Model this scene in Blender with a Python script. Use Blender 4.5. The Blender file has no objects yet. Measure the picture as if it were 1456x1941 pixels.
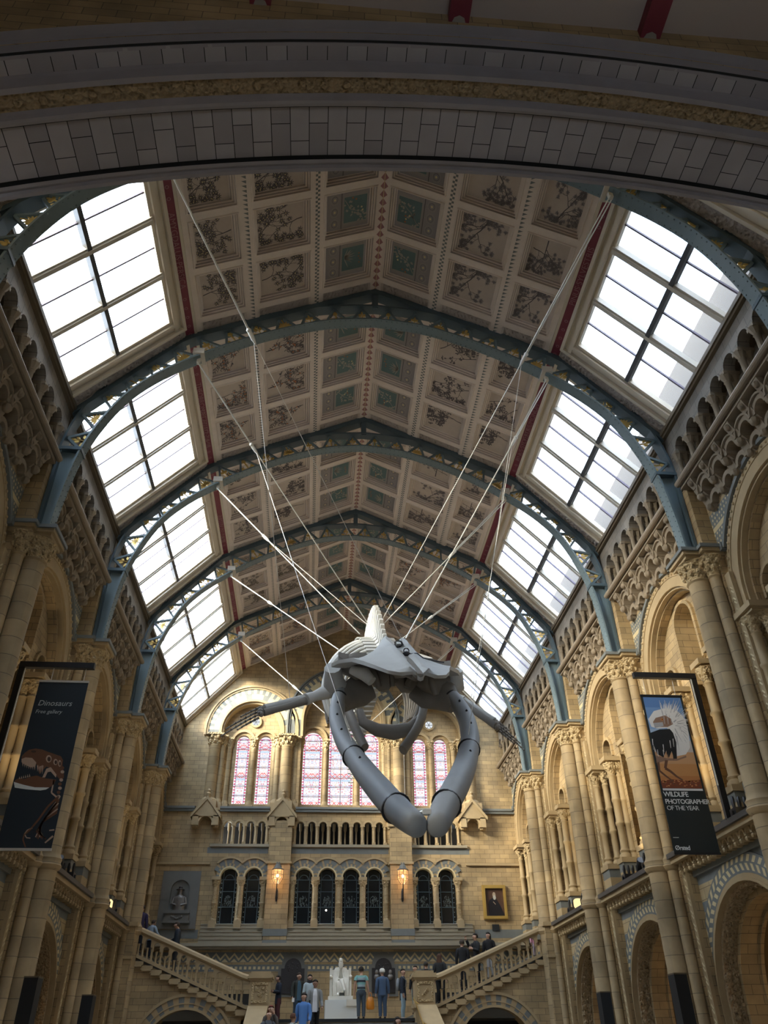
import bpy, bmesh, math, random
from mathutils import Vector, Matrix, Euler
R = random.Random(7)
PI = math.pi
scene = bpy.context.scene

# ------------------------------------------------------------------ camera
cam_d = bpy.data.cameras.new('camera'); cam = bpy.data.objects.new('camera', cam_d)
scene.collection.objects.link(cam); scene.camera = cam
cam_d.sensor_fit = 'AUTO'; cam_d.sensor_width = 36.0; cam_d.lens = 1463.7 / 1941 * 36.0
cam_d.clip_start = 0.05; cam_d.clip_end = 300
rgt, upv, fwd = Vector((0.99666, -0.08089, -0.01123)), Vector((-0.03799, -0.58098, 0.81303)), Vector((0.07229, 0.80989, 0.58212))
mw = Matrix((rgt, upv, -fwd)).transposed().to_4x4(); mw.translation = Vector((-1.23, 0, 1.6))
cam.matrix_world = mw

# ------------------------------------------------------------------ view, world, sun
scene.view_settings.view_transform = 'Standard'
scene.view_settings.look = 'None'
scene.view_settings.exposure = 1.4
scene.view_settings.gamma = 1.0
scene.view_settings.use_curve_mapping = False
SKY = 3.6
world = bpy.data.worlds.new('sky'); scene.world = world; world.use_nodes = True
wn = world.node_tree; wn.nodes.clear()
wo = wn.nodes.new('ShaderNodeOutputWorld'); wb = wn.nodes.new('ShaderNodeBackground')
wt = wn.nodes.new('ShaderNodeTexCoord'); wz = wn.nodes.new('ShaderNodeTexNoise'); wr = wn.nodes.new('ShaderNodeValToRGB')
wz.inputs['Scale'].default_value = 3.0; wz.inputs['Detail'].default_value = 5.0
wr.color_ramp.elements[0].position = 0.36; wr.color_ramp.elements[0].color = (0.50, 0.72, 1.0, 1)
wr.color_ramp.elements[1].position = 0.60; wr.color_ramp.elements[1].color = (0.93, 0.97, 1.0, 1)
wn.links.new(wt.outputs['Generated'], wz.inputs['Vector']); wn.links.new(wz.outputs['Fac'], wr.inputs['Fac'])
wn.links.new(wr.outputs['Color'], wb.inputs['Color']); wb.inputs['Strength'].default_value = SKY
wd = wn.nodes.new('ShaderNodeVectorMath'); wd.operation = 'DOT_PRODUCT'; wd.inputs[1].default_value = (-.80, -.35, .35)      # the hazy sky is brighter towards the sun
wm = wn.nodes.new('ShaderNodeMapRange'); wm.inputs[1].default_value = -.8; wm.inputs[2].default_value = .95; wm.inputs[3].default_value = SKY * .45; wm.inputs[4].default_value = SKY * 1.7
wn.links.new(wt.outputs['Generated'], wd.inputs[0]); wn.links.new(wd.outputs['Value'], wm.inputs[0]); wn.links.new(wm.outputs[0], wb.inputs['Strength'])
wn.links.new(wb.outputs['Background'], wo.inputs['Surface'])
SUN_DIR = Vector((1.0, 0.58, -0.40)).normalized()
sd = bpy.data.lights.new('sun', 'SUN'); sd.energy = 11.5; sd.angle = math.radians(24); sd.color = (1.0, 0.88, 0.66)
so = bpy.data.objects.new('sun', sd); scene.collection.objects.link(so)
so.rotation_euler = SUN_DIR.to_track_quat('-Z', 'Y').to_euler(); so.location = (-30, 0, 40)

# ------------------------------------------------------------------ hall dimensions (metres)
YE = 39.46                       # end wall
RIBS = [9.98, 15.98, 21.98, 27.98, 33.98]
BAYC = {'E': 36.98, 'D': 30.98, 'C': 24.98, 'B': 18.98, 'A': 12.98, 'Z': 6.98}
WX = 8.75                        # plane of the side walls
pd = bpy.data.lights.new('added_door_portal', 'AREA'); pd.shape = 'RECTANGLE'; pd.size = 7.6; pd.size_y = 4.4; pd.cycles.is_portal = True
po = bpy.data.objects.new('added_door_portal', pd); scene.collection.objects.link(po); po.location = (0, -7.95, 2.2); po.rotation_euler = (math.radians(-90), 0, math.radians(180))  # portal for the unseen door openings added behind the camera
for _s in (-1, 1):               # sky portals in the skylights (guide the daylight, give none of their own)
    for _y in (12.9, 18.9, 24.9, 30.9, 36.9):
        pd = bpy.data.lights.new('skylight_portal', 'AREA'); pd.shape = 'RECTANGLE'; pd.size = 5.4; pd.size_y = 4.2
        pd.cycles.is_portal = True
        po = bpy.data.objects.new('skylight_portal', pd); scene.collection.objects.link(po)
        po.location = (_s * 7.05, _y, 17.7)
        nrm = Vector((-_s * 3.05, 0, -2.74)).normalized()
        zax = -nrm; xax = Vector((0, 1, 0)); yax = zax.cross(xax)
        m = Matrix((xax, yax, zax)).transposed().to_4x4(); m.translation = po.location; po.matrix_world = m

# ------------------------------------------------------------------ helpers
COL = scene.collection
class MB:
    """collects faces, then links them as one mesh object"""
    def __init__(s): s.v = []; s.f = []; s.m = []; s.uv = {}
    def add(s, vs, fs, mat=0, uvs=None):
        o = len(s.v); s.v.extend([tuple(p) for p in vs])
        for i, f in enumerate(fs):
            if uvs: s.uv[len(s.f)] = [uvs[k] for k in f]
            s.f.append(tuple(k + o for k in f)); s.m.append(mat)
        return s
    def box(s, x0, x1, y0, y1, z0, z1, mat=0, tf=None):
        vs = [(x, y, z) for x in (x0, x1) for y in (y0, y1) for z in (z0, z1)]
        if tf: vs = [tf(*p) for p in vs]
        return s.add(vs, [(0, 1, 3, 2), (4, 6, 7, 5), (0, 4, 5, 1), (2, 3, 7, 6), (0, 2, 6, 4), (1, 5, 7, 3)], mat)
    def quad(s, a, b, c, d, mat=0): return s.add([a, b, c, d], [(0, 1, 2, 3)], mat)
    def prism(s, poly, f, w0, w1, mat=0):
        n = len(poly); vs = [f(u, v, w0) for u, v in poly] + [f(u, v, w1) for u, v in poly]
        return s.add(vs, [tuple(range(n)), tuple(range(2 * n - 1, n - 1, -1))] + [(i, (i + 1) % n, (i + 1) % n + n, i + n) for i in range(n)], mat)
    def lathe(s, prof, c=(0, 0, 0), n=12, mat=0, a0=0.0, a1=2 * PI, sx=1, sy=1):
        full = abs(a1 - a0 - 2 * PI) < 1e-6; k = n if full else n + 1
        vs = [(c[0] + r * math.cos(a0 + (a1 - a0) * i / n) * sx, c[1] + r * math.sin(a0 + (a1 - a0) * i / n) * sy, c[2] + z) for r, z in prof for i in range(k)]
        fs = [(j * k + i, j * k + (i + 1) % k, (j + 1) * k + (i + 1) % k, (j + 1) * k + i) for j in range(len(prof) - 1) for i in range(n)]
        if full: fs += [tuple(range(k - 1, -1, -1)), tuple(range((len(prof) - 1) * k, len(prof) * k))]
        return s.add(vs, fs, mat)
    def loft(s, rings, mat=0, caps=True, closed=True):
        k = len(rings[0]); vs = [p for r in rings for p in r]
        fs = [(j * k + i, j * k + (i + 1) % k, (j + 1) * k + (i + 1) % k, (j + 1) * k + i) for j in range(len(rings) - 1) for i in range(k if closed else k - 1)]
        if caps and closed: fs += [tuple(range(k - 1, -1, -1)), tuple(range((len(rings) - 1) * k, len(rings) * k))]
        return s.add(vs, fs, mat)
    def tube(s, pts, rad, n=8, mat=0, flat=None, up=None):
        pts = [Vector(p) for p in pts]; N = len(pts)
        if not hasattr(rad, '__len__'): rad = [rad] * N
        ref = Vector(up) if up else None; rings = []
        for i, p in enumerate(pts):
            t = (pts[min(i + 1, N - 1)] - pts[max(i - 1, 0)]).normalized()
            if ref is None: ref = Vector((0, 0, 1)) if abs(t.z) < .9 else Vector((1, 0, 0))
            b = t.cross(ref)
            if b.length < 1e-5: b = t.cross(Vector((0, 1, 0)))
            b.normalize(); c = b.cross(t).normalized()
            if not up: ref = c
            ra, rb = (rad[i] if hasattr(rad[i], '__len__') else (rad[i], rad[i] * (flat or 1)))
            rings.append([p + b * ra * math.cos(2 * PI * k / n) + c * rb * math.sin(2 * PI * k / n) for k in range(n)])
        return s.loft(rings, mat)
    def ring(s, f, cu, cv, r0, r1, w0, w1, n=20, a0=0, a1=PI, mat=0, stilt=0, mats=None):
        """arched band in the u-v plane from radius r0 to r1, depth w0 to w1, with straight legs of length stilt"""
        P = []
        if stilt: P.append((1, -stilt / max(r0, 1e-6), True))
        ang = [a0 + (a1 - a0) * i / n for i in range(n + 1)]
        sect = []
        if stilt: sect.append([(cu + r0, cv - stilt), (cu + r1, cv - stilt)])
        for a in ang: sect.append([(cu + r0 * math.cos(a), cv + r0 * math.sin(a)), (cu + r1 * math.cos(a), cv + r1 * math.sin(a))])
        if stilt: sect.append([(cu - r0, cv - stilt), (cu - r1, cv - stilt)])
        for i in range(len(sect) - 1):
            (a, b), (c, d) = sect[i], sect[i + 1]
            vs = [f(*a, w0), f(*b, w0), f(*d, w0), f(*c, w0), f(*a, w1), f(*b, w1), f(*d, w1), f(*c, w1)]
            fs = [(4, 5, 6, 7), (0, 4, 7, 3), (1, 2, 6, 5), (0, 3, 2, 1)]
            if i == 0: fs.append((0, 1, 5, 4))
            if i == len(sect) - 2: fs.append((3, 7, 6, 2))
            s.add(vs, fs, mats[i % len(mats)] if mats else mat)
        return s
    def wall_arch(s, f, u0, u1, v0, v1, cu, cv, r, w=0, n=20, mat=0, vb=None):
        """flat wall u0..u1, v0..v1 with a round-headed hole"""
        vb = v0 if vb is None else vb
        q = lambda a, b, c, d: s.quad(f(a, b, w), f(c, b, w), f(c, d, w), f(a, d, w), mat)
        if cu - r > u0: q(u0, v0, cu - r, v1)
        if cu + r < u1: q(cu + r, v0, u1, v1)
        if vb > v0: q(cu - r, v0, cu + r, vb)
        for i in range(n):
            a, b = PI - PI * i / n, PI - PI * (i + 1) / n
            pa, pb = (cu + r * math.cos(a), cv + r * math.sin(a)), (cu + r * math.cos(b), cv + r * math.sin(b))
            s.quad(f(*pa, w), f(*pb, w), f(pb[0], v1, w), f(pa[0], v1, w), mat)
        return s
    def ico(s, c, r, mat=0, n=6, m=4, sx=1, sy=1, sz=1):
        vs = [(c[0], c[1], c[2] + r * sz)] + [(c[0] + r * sx * math.sin(PI * j / m) * math.cos(2 * PI * i / n), c[1] + r * sy * math.sin(PI * j / m) * math.sin(2 * PI * i / n), c[2] + r * sz * math.cos(PI * j / m)) for j in range(1, m) for i in range(n)] + [(c[0], c[1], c[2] - r * sz)]
        fs = [(0, 1 + i, 1 + (i + 1) % n) for i in range(n)]
        fs += [(1 + j * n + i, 1 + (j + 1) * n + i, 1 + (j + 1) * n + (i + 1) % n, 1 + j * n + (i + 1) % n) for j in range(m - 2) for i in range(n)]
        fs += [(len(vs) - 1, 1 + (m - 2) * n + (i + 1) % n, 1 + (m - 2) * n + i) for i in range(n)]
        return s.add(vs, fs, mat)
    def build(s, name, mats, parent=None, smooth=None, loc=None, fix=True):
        me = bpy.data.meshes.new(name); me.from_pydata(s.v, [], s.f)
        for m in (mats if isinstance(mats, (list, tuple)) else [mats]): me.materials.append(m)
        me.polygons.foreach_set('material_index', s.m)
        if s.uv:
            ul = me.uv_layers.new(name='UVMap')
            for p in me.polygons:
                if p.index in s.uv:
                    for k, li in enumerate(p.loop_indices): ul.data[li].uv = s.uv[p.index][k]
        if fix:
            bm = bmesh.new(); bm.from_mesh(me); bmesh.ops.recalc_face_normals(bm, faces=bm.faces); bm.to_mesh(me); bm.free()
        if smooth:
            me.shade_smooth(); me.set_sharp_from_angle(angle=math.radians(smooth))
        me.update()
        o = bpy.data.objects.new(name, me); COL.objects.link(o)
        if parent: o.parent = parent
        if loc: o.location = loc
        return o
def empty(name, loc=(0, 0, 0)):
    o = bpy.data.objects.new(name, None); COL.objects.link(o); o.location = loc; o.empty_display_size = .2; return o
def tag(o, label=None, cat=None, group=None, kind=None):
    if label: o['label'] = label
    if cat: o['category'] = cat
    if group: o['group'] = group
    if kind: o['kind'] = kind
    return o
def copy_tree(o, parent=None):
    c = o.copy(); COL.objects.link(c)
    if parent: c.parent = parent
    for ch in list(o.children): copy_tree(ch, c)
    return c
class Proto:
    """first use places the thing itself, later uses place copies of it and of its parts"""
    def __init__(s, o): s.o = o; s.used = False
    def put(s, loc, mirror=False, label=None, group=None):
        o = copy_tree(s.o) if s.used else s.o
        s.used = True; o.location = loc; o.scale = (-1 if mirror else 1, 1, 1)
        if label: o['label'] = label
        if group: o['group'] = group
        return o
fR = lambda u, v, w: (WX - w, u, v)            # side wall (built on the right, mirrored for the left): u along hall, v up, w into the nave
fE = lambda u, v, w: (u, YE - w, v)            # end wall

# ------------------------------------------------------------------ materials
def newmat(name):
    m = bpy.data.materials.new(name); m.use_nodes = True; nt = m.node_tree; nt.nodes.clear()
    o = nt.nodes.new('ShaderNodeOutputMaterial'); b = nt.nodes.new('ShaderNodeBsdfPrincipled')
    nt.links.new(b.outputs['BSDF'], o.inputs['Surface']); return m, nt, b
def N(nt, t, **kw):
    n = nt.nodes.new(t)
    for k, v in kw.items():
        if k in n.inputs: n.inputs[k].default_value = v
        else: setattr(n, k, v)
    return n
def plain(name, col, rough=.6, metal=0, bump=0, scale=20, var=0.0, coat=0):
    m, nt, b = newmat(name); b.inputs['Base Color'].default_value = (*col, 1); b.inputs['Roughness'].default_value = rough; b.inputs['Metallic'].default_value = metal
    if var or bump:
        g = N(nt, 'ShaderNodeNewGeometry'); z = N(nt, 'ShaderNodeTexNoise', Scale=scale, Detail=4.0); nt.links.new(g.outputs['Position'], z.inputs['Vector'])
        if var:
            mx = N(nt, 'ShaderNodeMix', data_type='RGBA'); nt.links.new(z.outputs['Fac'], mx.inputs[0])
            mx.inputs[6].default_value = (*[max(0, c * (1 - var)) for c in col], 1); mx.inputs[7].default_value = (*[min(1, c * (1 + var)) for c in col], 1)
            nt.links.new(mx.outputs[2], b.inputs['Base Color'])
        if bump:
            bp = N(nt, 'ShaderNodeBump', Strength=bump, Distance=.03); nt.links.new(z.outputs['Fac'], bp.inputs['Height']); nt.links.new(bp.outputs['Normal'], b.inputs['Normal'])
    return m
def boxmap(nt):
    """world position laid on the wall's own plane: (along, up)"""
    g = N(nt, 'ShaderNodeNewGeometry'); sp = N(nt, 'ShaderNodeSeparateXYZ'); nt.links.new(g.outputs['Position'], sp.inputs[0])
    sn = N(nt, 'ShaderNodeSeparateXYZ'); nt.links.new(g.outputs['True Normal'], sn.inputs[0])
    def ab(o): a = N(nt, 'ShaderNodeMath', operation='ABSOLUTE'); nt.links.new(o, a.inputs[0]); return a.outputs[0]
    ax, ay, az = ab(sn.outputs[0]), ab(sn.outputs[1]), ab(sn.outputs[2])
    gt = N(nt, 'ShaderNodeMath', operation='GREATER_THAN'); nt.links.new(ax, gt.inputs[0]); nt.links.new(ay, gt.inputs[1])
    hz = N(nt, 'ShaderNodeMath', operation='GREATER_THAN'); nt.links.new(az, hz.inputs[0]); hz.inputs[1].default_value = .75
    def mix(fac, a, b):
        m = N(nt, 'ShaderNodeMix', data_type='FLOAT'); nt.links.new(fac, m.inputs[0]); nt.links.new(a, m.inputs[2]); nt.links.new(b, m.inputs[3]); return m.outputs[0]
    u = mix(gt.outputs[0], sp.outputs[0], sp.outputs[1]); u = mix(hz.outputs[0], u, sp.outputs[0]); v = mix(hz.outputs[0], sp.outputs[2], sp.outputs[1])
    cb = N(nt, 'ShaderNodeCombineXYZ'); nt.links.new(u, cb.inputs[0]); nt.links.new(v, cb.inputs[1]); return cb.outputs[0], g, sp
def brick(name, c1, c2, mortar, bw=.48, rh=.205, msize=.007, tint=None, band=None, off=.5, rough=.75, bump=.35):
    m, nt, b = newmat(name); vec, g, sp = boxmap(nt)
    t = N(nt, 'ShaderNodeTexBrick', **{'Scale': 1.0, 'Mortar Size': msize, 'Mortar Smooth': .2, 'Brick Width': bw, 'Row Height': rh, 'Bias': 0.0}); t.offset = off
    t.inputs['Color1'].default_value = (*c1, 1); t.inputs['Color2'].default_value = (*c2, 1); t.inputs['Mortar'].default_value = (*mortar, 1)
    nt.links.new(vec, t.inputs['Vector']); col = t.outputs['Color']
    z = N(nt, 'ShaderNodeTexNoise', Scale=1.3, Detail=6.0); nt.links.new(g.outputs['Position'], z.inputs['Vector'])
    rp = N(nt, 'ShaderNodeMapRange'); rp.inputs[1].default_value = .3; rp.inputs[2].default_value = .7; rp.inputs[3].default_value = .72; rp.inputs[4].default_value = 1.18
    nt.links.new(z.outputs['Fac'], rp.inputs[0])
    mu = N(nt, 'ShaderNodeMix', data_type='RGBA', blend_type='MULTIPLY'); mu.inputs[0].default_value = 1.0
    nt.links.new(col, mu.inputs[6]); nt.links.new(rp.outputs[0], mu.inputs[7]); col = mu.outputs[2]
    if band:     # blue terracotta courses at fixed heights: period, share, phase, colour
        per, share, ph, bc = band
        a = N(nt, 'ShaderNodeMath', operation='ADD'); a.inputs[1].default_value = ph; nt.links.new(sp.outputs[2], a.inputs[0])
        d = N(nt, 'ShaderNodeMath', operation='DIVIDE'); d.inputs[1].default_value = per; nt.links.new(a.outputs[0], d.inputs[0])
        fr = N(nt, 'ShaderNodeMath', operation='FRACT'); nt.links.new(d.outputs[0], fr.inputs[0])
        lt = N(nt, 'ShaderNodeMath', operation='LESS_THAN'); lt.inputs[1].default_value = share; nt.links.new(fr.outputs[0], lt.inputs[0])
        mb = N(nt, 'ShaderNodeMix', data_type='RGBA'); nt.links.new(lt.outputs[0], mb.inputs[0]); nt.links.new(col, mb.inputs[6])
        mb2 = N(nt, 'ShaderNodeMix', data_type='RGBA', blend_type='MULTIPLY'); mb2.inputs[0].default_value = 1.0; mb2.inputs[6].default_value = (*bc, 1); nt.links.new(rp.outputs[0], mb2.inputs[7])
        nt.links.new(mb2.outputs[2], mb.inputs[7]); col = mb.outputs[2]
    nt.links.new(col, b.inputs['Base Color']); b.inputs['Roughness'].default_value = rough
    bp = N(nt, 'ShaderNodeBump', Strength=bump, Distance=.02); bp.invert = True; nt.links.new(t.outputs['Fac'], bp.inputs['Height']); nt.links.new(bp.outputs['Normal'], b.inputs['Normal'])
    return m
M = {}
BUFF1, BUFF2, GROUT = (.455, .33, .17), (.34, .25, .135), (.16, .12, .075)
M['stone'] = brick('buff_terracotta_blocks', BUFF1, BUFF2, GROUT)
M['shaft'] = brick('buff_terracotta_drums', (.44, .325, .175), (.335, .25, .14), (.19, .145, .09), bw=7.0, rh=.42, msize=.009)
M['rounds'] = plain('buff_terracotta', (.40, .30, .165), .7, var=.18, scale=2.5, bump=.05)
M['spandrel'] = brick('banded_terracotta', (.52, .41, .24), (.44, .34, .19), GROUT, bw=.7, rh=.26, band=(.62, .36, .28, (.19, .215, .225)))
M['dado'] = brick('dado_terracotta', BUFF1, BUFF2, GROUT, bw=.55, rh=.215)
M['blue'] = plain('blue_grey_terracotta', (.165, .178, .172), .65, var=.15, scale=5)
M['cream'] = plain('cream_terracotta', (.60, .50, .29), .7, var=.1, scale=6)
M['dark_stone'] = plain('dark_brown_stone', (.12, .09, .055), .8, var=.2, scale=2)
def carved(name, c, c2, scale=9, dist=.08):
    m, nt, b = newmat(name); g = N(nt, 'ShaderNodeNewGeometry'); z = N(nt, 'ShaderNodeTexVoronoi', Scale=scale); nt.links.new(g.outputs['Position'], z.inputs['Vector'])
    z2 = N(nt, 'ShaderNodeTexNoise', Scale=scale * .8, Detail=5.0); nt.links.new(g.outputs['Position'], z2.inputs['Vector'])
    ad = N(nt, 'ShaderNodeMath', operation='ADD'); nt.links.new(z.outputs['Distance'], ad.inputs[0]); nt.links.new(z2.outputs['Fac'], ad.inputs[1])
    rp = N(nt, 'ShaderNodeValToRGB'); rp.color_ramp.elements[0].position = .45; rp.color_ramp.elements[0].color = (*c2, 1); rp.color_ramp.elements[1].position = .85; rp.color_ramp.elements[1].color = (*c, 1)
    nt.links.new(ad.outputs[0], rp.inputs[0]); nt.links.new(rp.outputs[0], b.inputs['Base Color'])
    bp = N(nt, 'ShaderNodeBump', Strength=1.0, Distance=dist); nt.links.new(ad.outputs[0], bp.inputs['Height']); nt.links.new(bp.outputs['Normal'], b.inputs['Normal'])
    b.inputs['Roughness'].default_value = .8; return m
M['carved'] = carved('carved_foliage_stone', (.40, .30, .175), (.16, .115, .065), 15, .06)
M['carved_fine'] = carved('carved_capital_stone', (.50, .38, .21), (.22, .155, .08), 16, .05)
M['carved_ceiling'] = carved('carved_ceiling_strip', (.52, .45, .40), (.27, .225, .20))
M['steel'] = plain('blue_grey_painted_iron', (.135, .185, .205), .5, var=.1, scale=3)
M['steel_dark'] = plain('dark_blue_painted_iron', (.065, .10, .12), .5)
M['gilt'] = plain('gilded_iron', (.72, .50, .16), .35, metal=.55, var=.2, scale=12)
M['cream_paint'] = plain('cream_painted_wood', (.60, .53, .42), .5, var=.08, scale=3)
M['sash'] = plain('off_white_painted_frame', (.56, .52, .45), .5)
M['bar'] = plain('dark_glazing_bar', (.05, .055, .06), .5)
M['thin_bar'] = plain('violet_grey_glazing_bar', (.16, .14, .20), .5)
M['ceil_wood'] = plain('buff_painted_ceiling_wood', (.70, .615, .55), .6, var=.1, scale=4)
M['ceil_shadow'] = plain('ceiling_brown_and_step_shade', (.48, .415, .375), .7)  # darker ceiling tone; also puts shade into the coffer steps by colour
M['corbel_stone'] = plain('brown_grey_corbel_terracotta', (.255, .205, .145), .75, var=.2, scale=3)
M['arcade_stone'] = brick('grey_arcade_blocks', (.25, .22, .185), (.20, .18, .155), (.11, .095, .08), bw=.4, rh=.3)
M['panel'] = plain('beige_painted_panel', (.52, .445, .385), .7, var=.14, scale=3)
M['teal'] = plain('teal_painted_panel', (.115, .185, .195), .7, var=.1, scale=4)
M['ornament_grey'] = plain('grey_painted_border', (.30, .275, .275), .7)
M['paint_dark'] = plain('dark_branch_paint', (.085, .075, .08), .7)
M['paint_leaf'] = plain('grey_leaf_paint', (.145, .125, .125), .7)
M['paint_pale'] = plain('pale_leaf_paint', (.36, .33, .29), .7)
M['paint_flower'] = plain('cream_flower_paint', (.66, .56, .30), .6)
M['paint_fruit'] = plain('orange_fruit_paint', (.42, .16, .07), .7)
M['crimson'] = plain('crimson_painted_band', (.21, .035, .055), .6, var=.1, scale=5)
M['pink'] = plain('faded_pink_paint', (.34, .16, .17), .7)
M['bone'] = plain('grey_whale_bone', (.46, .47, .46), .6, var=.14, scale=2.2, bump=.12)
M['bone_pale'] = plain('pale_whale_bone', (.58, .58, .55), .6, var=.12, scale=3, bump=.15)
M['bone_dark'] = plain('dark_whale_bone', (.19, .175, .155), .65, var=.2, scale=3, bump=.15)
M['jaw'] = plain('slate_grey_jaw_bone', (.275, .292, .305), .62, var=.12, scale=2.5, bump=.06)
M['black'] = plain('black_painted_metal', (.012, .013, .016), .45)
M['black_matt'] = plain('black_matt_panel', (.010, .012, .014), .7)
M['cable'] = plain('bright_steel_cable', (.78, .78, .74), .4, metal=.3)
M['void'] = plain('recess_shade', (.022, .019, .016), .9)  # near-black colour stands in for shade inside the recesses
M['white'] = plain('white_painted_plinth', (.66, .70, .70), .5)
M['marble'] = plain('white_marble', (.74, .71, .62), .45, var=.06, scale=6)
M['bronze'] = plain('dark_bronze', (.055, .050, .050), .35, metal=.6, bump=.2, scale=14)
M['bronze_lit'] = plain('lit_bronze', (.22, .21, .20), .35, metal=.5, bump=.3, scale=12)  # paler copy of the bronze, its lit tone put into the colour
M['slate'] = plain('grey_stone_memorial', (.16, .16, .145), .7, var=.1, scale=4)
M['gold_frame'] = plain('gold_picture_frame', (.62, .42, .12), .35, metal=.6, bump=.4, scale=25)
M['roof_slate'] = plain('blue_slate_roof', (.013, .023, .036), .7)
M['lens'] = plain('bluish_lens', (.25, .32, .45), .2)
M['sill_stone'] = plain('grey_buff_sill_stone', (.33, .29, .21), .7, var=.1, scale=4)
M['arch_block'] = plain('hazed_terracotta', (.37, .355, .375), .75, var=.15, scale=2)  # bluish haze over the arch put into the block colour as mauve
M['arch_block2'] = plain('hazed_terracotta_dark', (.30, .285, .305), .75, var=.15, scale=2)  # darker block with the same haze tint in its colour
M['ext_stone'] = plain('exterior_stone', (.024, .021, .018), .8)
M['floor'] = brick('mosaic_floor_tiles', (.34, .28, .20), (.30, .25, .18), (.15, .13, .1), bw=.5, rh=.5, off=0)
M['skin'] = plain('skin', (.50, .30, .21), .55)
M['skin_dark'] = plain('tanned_skin', (.33, .185, .12), .55)
M['eye'] = plain('dark_eye', (.01, .01, .01), .3)
M['lip'] = plain('lip', (.30, .11, .09), .5)
M['brass'] = plain('brass_handrail', (.65, .45, .15), .3, metal=.8)
_cl = {}
def cloth(r, g, b):
    k = (r, g, b)
    if k not in _cl: _cl[k] = plain('cloth', k, .85)
    return _cl[k]
def emit(name, col, st):
    m = bpy.data.materials.new(name); m.use_nodes = True; nt = m.node_tree; nt.nodes.clear()
    o = nt.nodes.new('ShaderNodeOutputMaterial'); e = nt.nodes.new('ShaderNodeEmission'); e.inputs[0].default_value = (*col, 1); e.inputs[1].default_value = st
    nt.links.new(e.outputs[0], o.inputs[0]); return m
M['flame'] = emit('lantern_bulb', (1.0, .62, .28), 5)
M['lamp_lens'] = emit('lit_spotlight_lens', (1.0, .72, .34), .55)
M['spark'] = emit('small_bright_lamp', (1.0, .93, .8), 2.5)
def glassmat(name, tint, gloss=.06, frost=0.0):
    m = bpy.data.materials.new(name); m.use_nodes = True; nt = m.node_tree; nt.nodes.clear()
    o = nt.nodes.new('ShaderNodeOutputMaterial'); t = nt.nodes.new('ShaderNodeBsdfTransparent'); t.inputs[0].default_value = (*tint, 1)
    g = nt.nodes.new('ShaderNodeBsdfGlossy'); g.inputs['Roughness'].default_value = .08; mx = nt.nodes.new('ShaderNodeMixShader'); mx.inputs[0].default_value = gloss
    nt.links.new(t.outputs[0], mx.inputs[1]); nt.links.new(g.outputs[0], mx.inputs[2]); src = mx.outputs[0]
    if frost:
        d = nt.nodes.new('ShaderNodeBsdfTranslucent'); d.inputs[0].default_value = (.8, .88, 1, 1); m2 = nt.nodes.new('ShaderNodeMixShader'); m2.inputs[0].default_value = frost
        nt.links.new(src, m2.inputs[1]); nt.links.new(d.outputs[0], m2.inputs[2]); src = m2.outputs[0]
    nt.links.new(src, o.inputs[0]); return m
M['sky_glass'] = glassmat('skylight_glass', (.95, .97, 1.0), .03, .03)
M['dark_glass'] = plain('dark_leaded_glass', (.008, .011, .014), .12)
M['pane'] = glassmat('lantern_glass', (1, .85, .7), .08)
_t = M['pane'].node_tree; _a = _t.nodes.new('ShaderNodeAddShader'); _e = _t.nodes.new('ShaderNodeEmission'); _e.inputs[0].default_value = (1, .55, .25, 1); _e.inputs[1].default_value = .16
_o = [n for n in _t.nodes if n.type == 'OUTPUT_MATERIAL'][0]; _s = _o.inputs[0].links[0].from_socket; _t.links.new(_s, _a.inputs[0]); _t.links.new(_e.outputs[0], _a.inputs[1]); _t.links.new(_a.outputs[0], _o.inputs[0])
M['ledge_dark'] = plain('dark_ledge_slab', (.085, .075, .065), .6)
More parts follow.
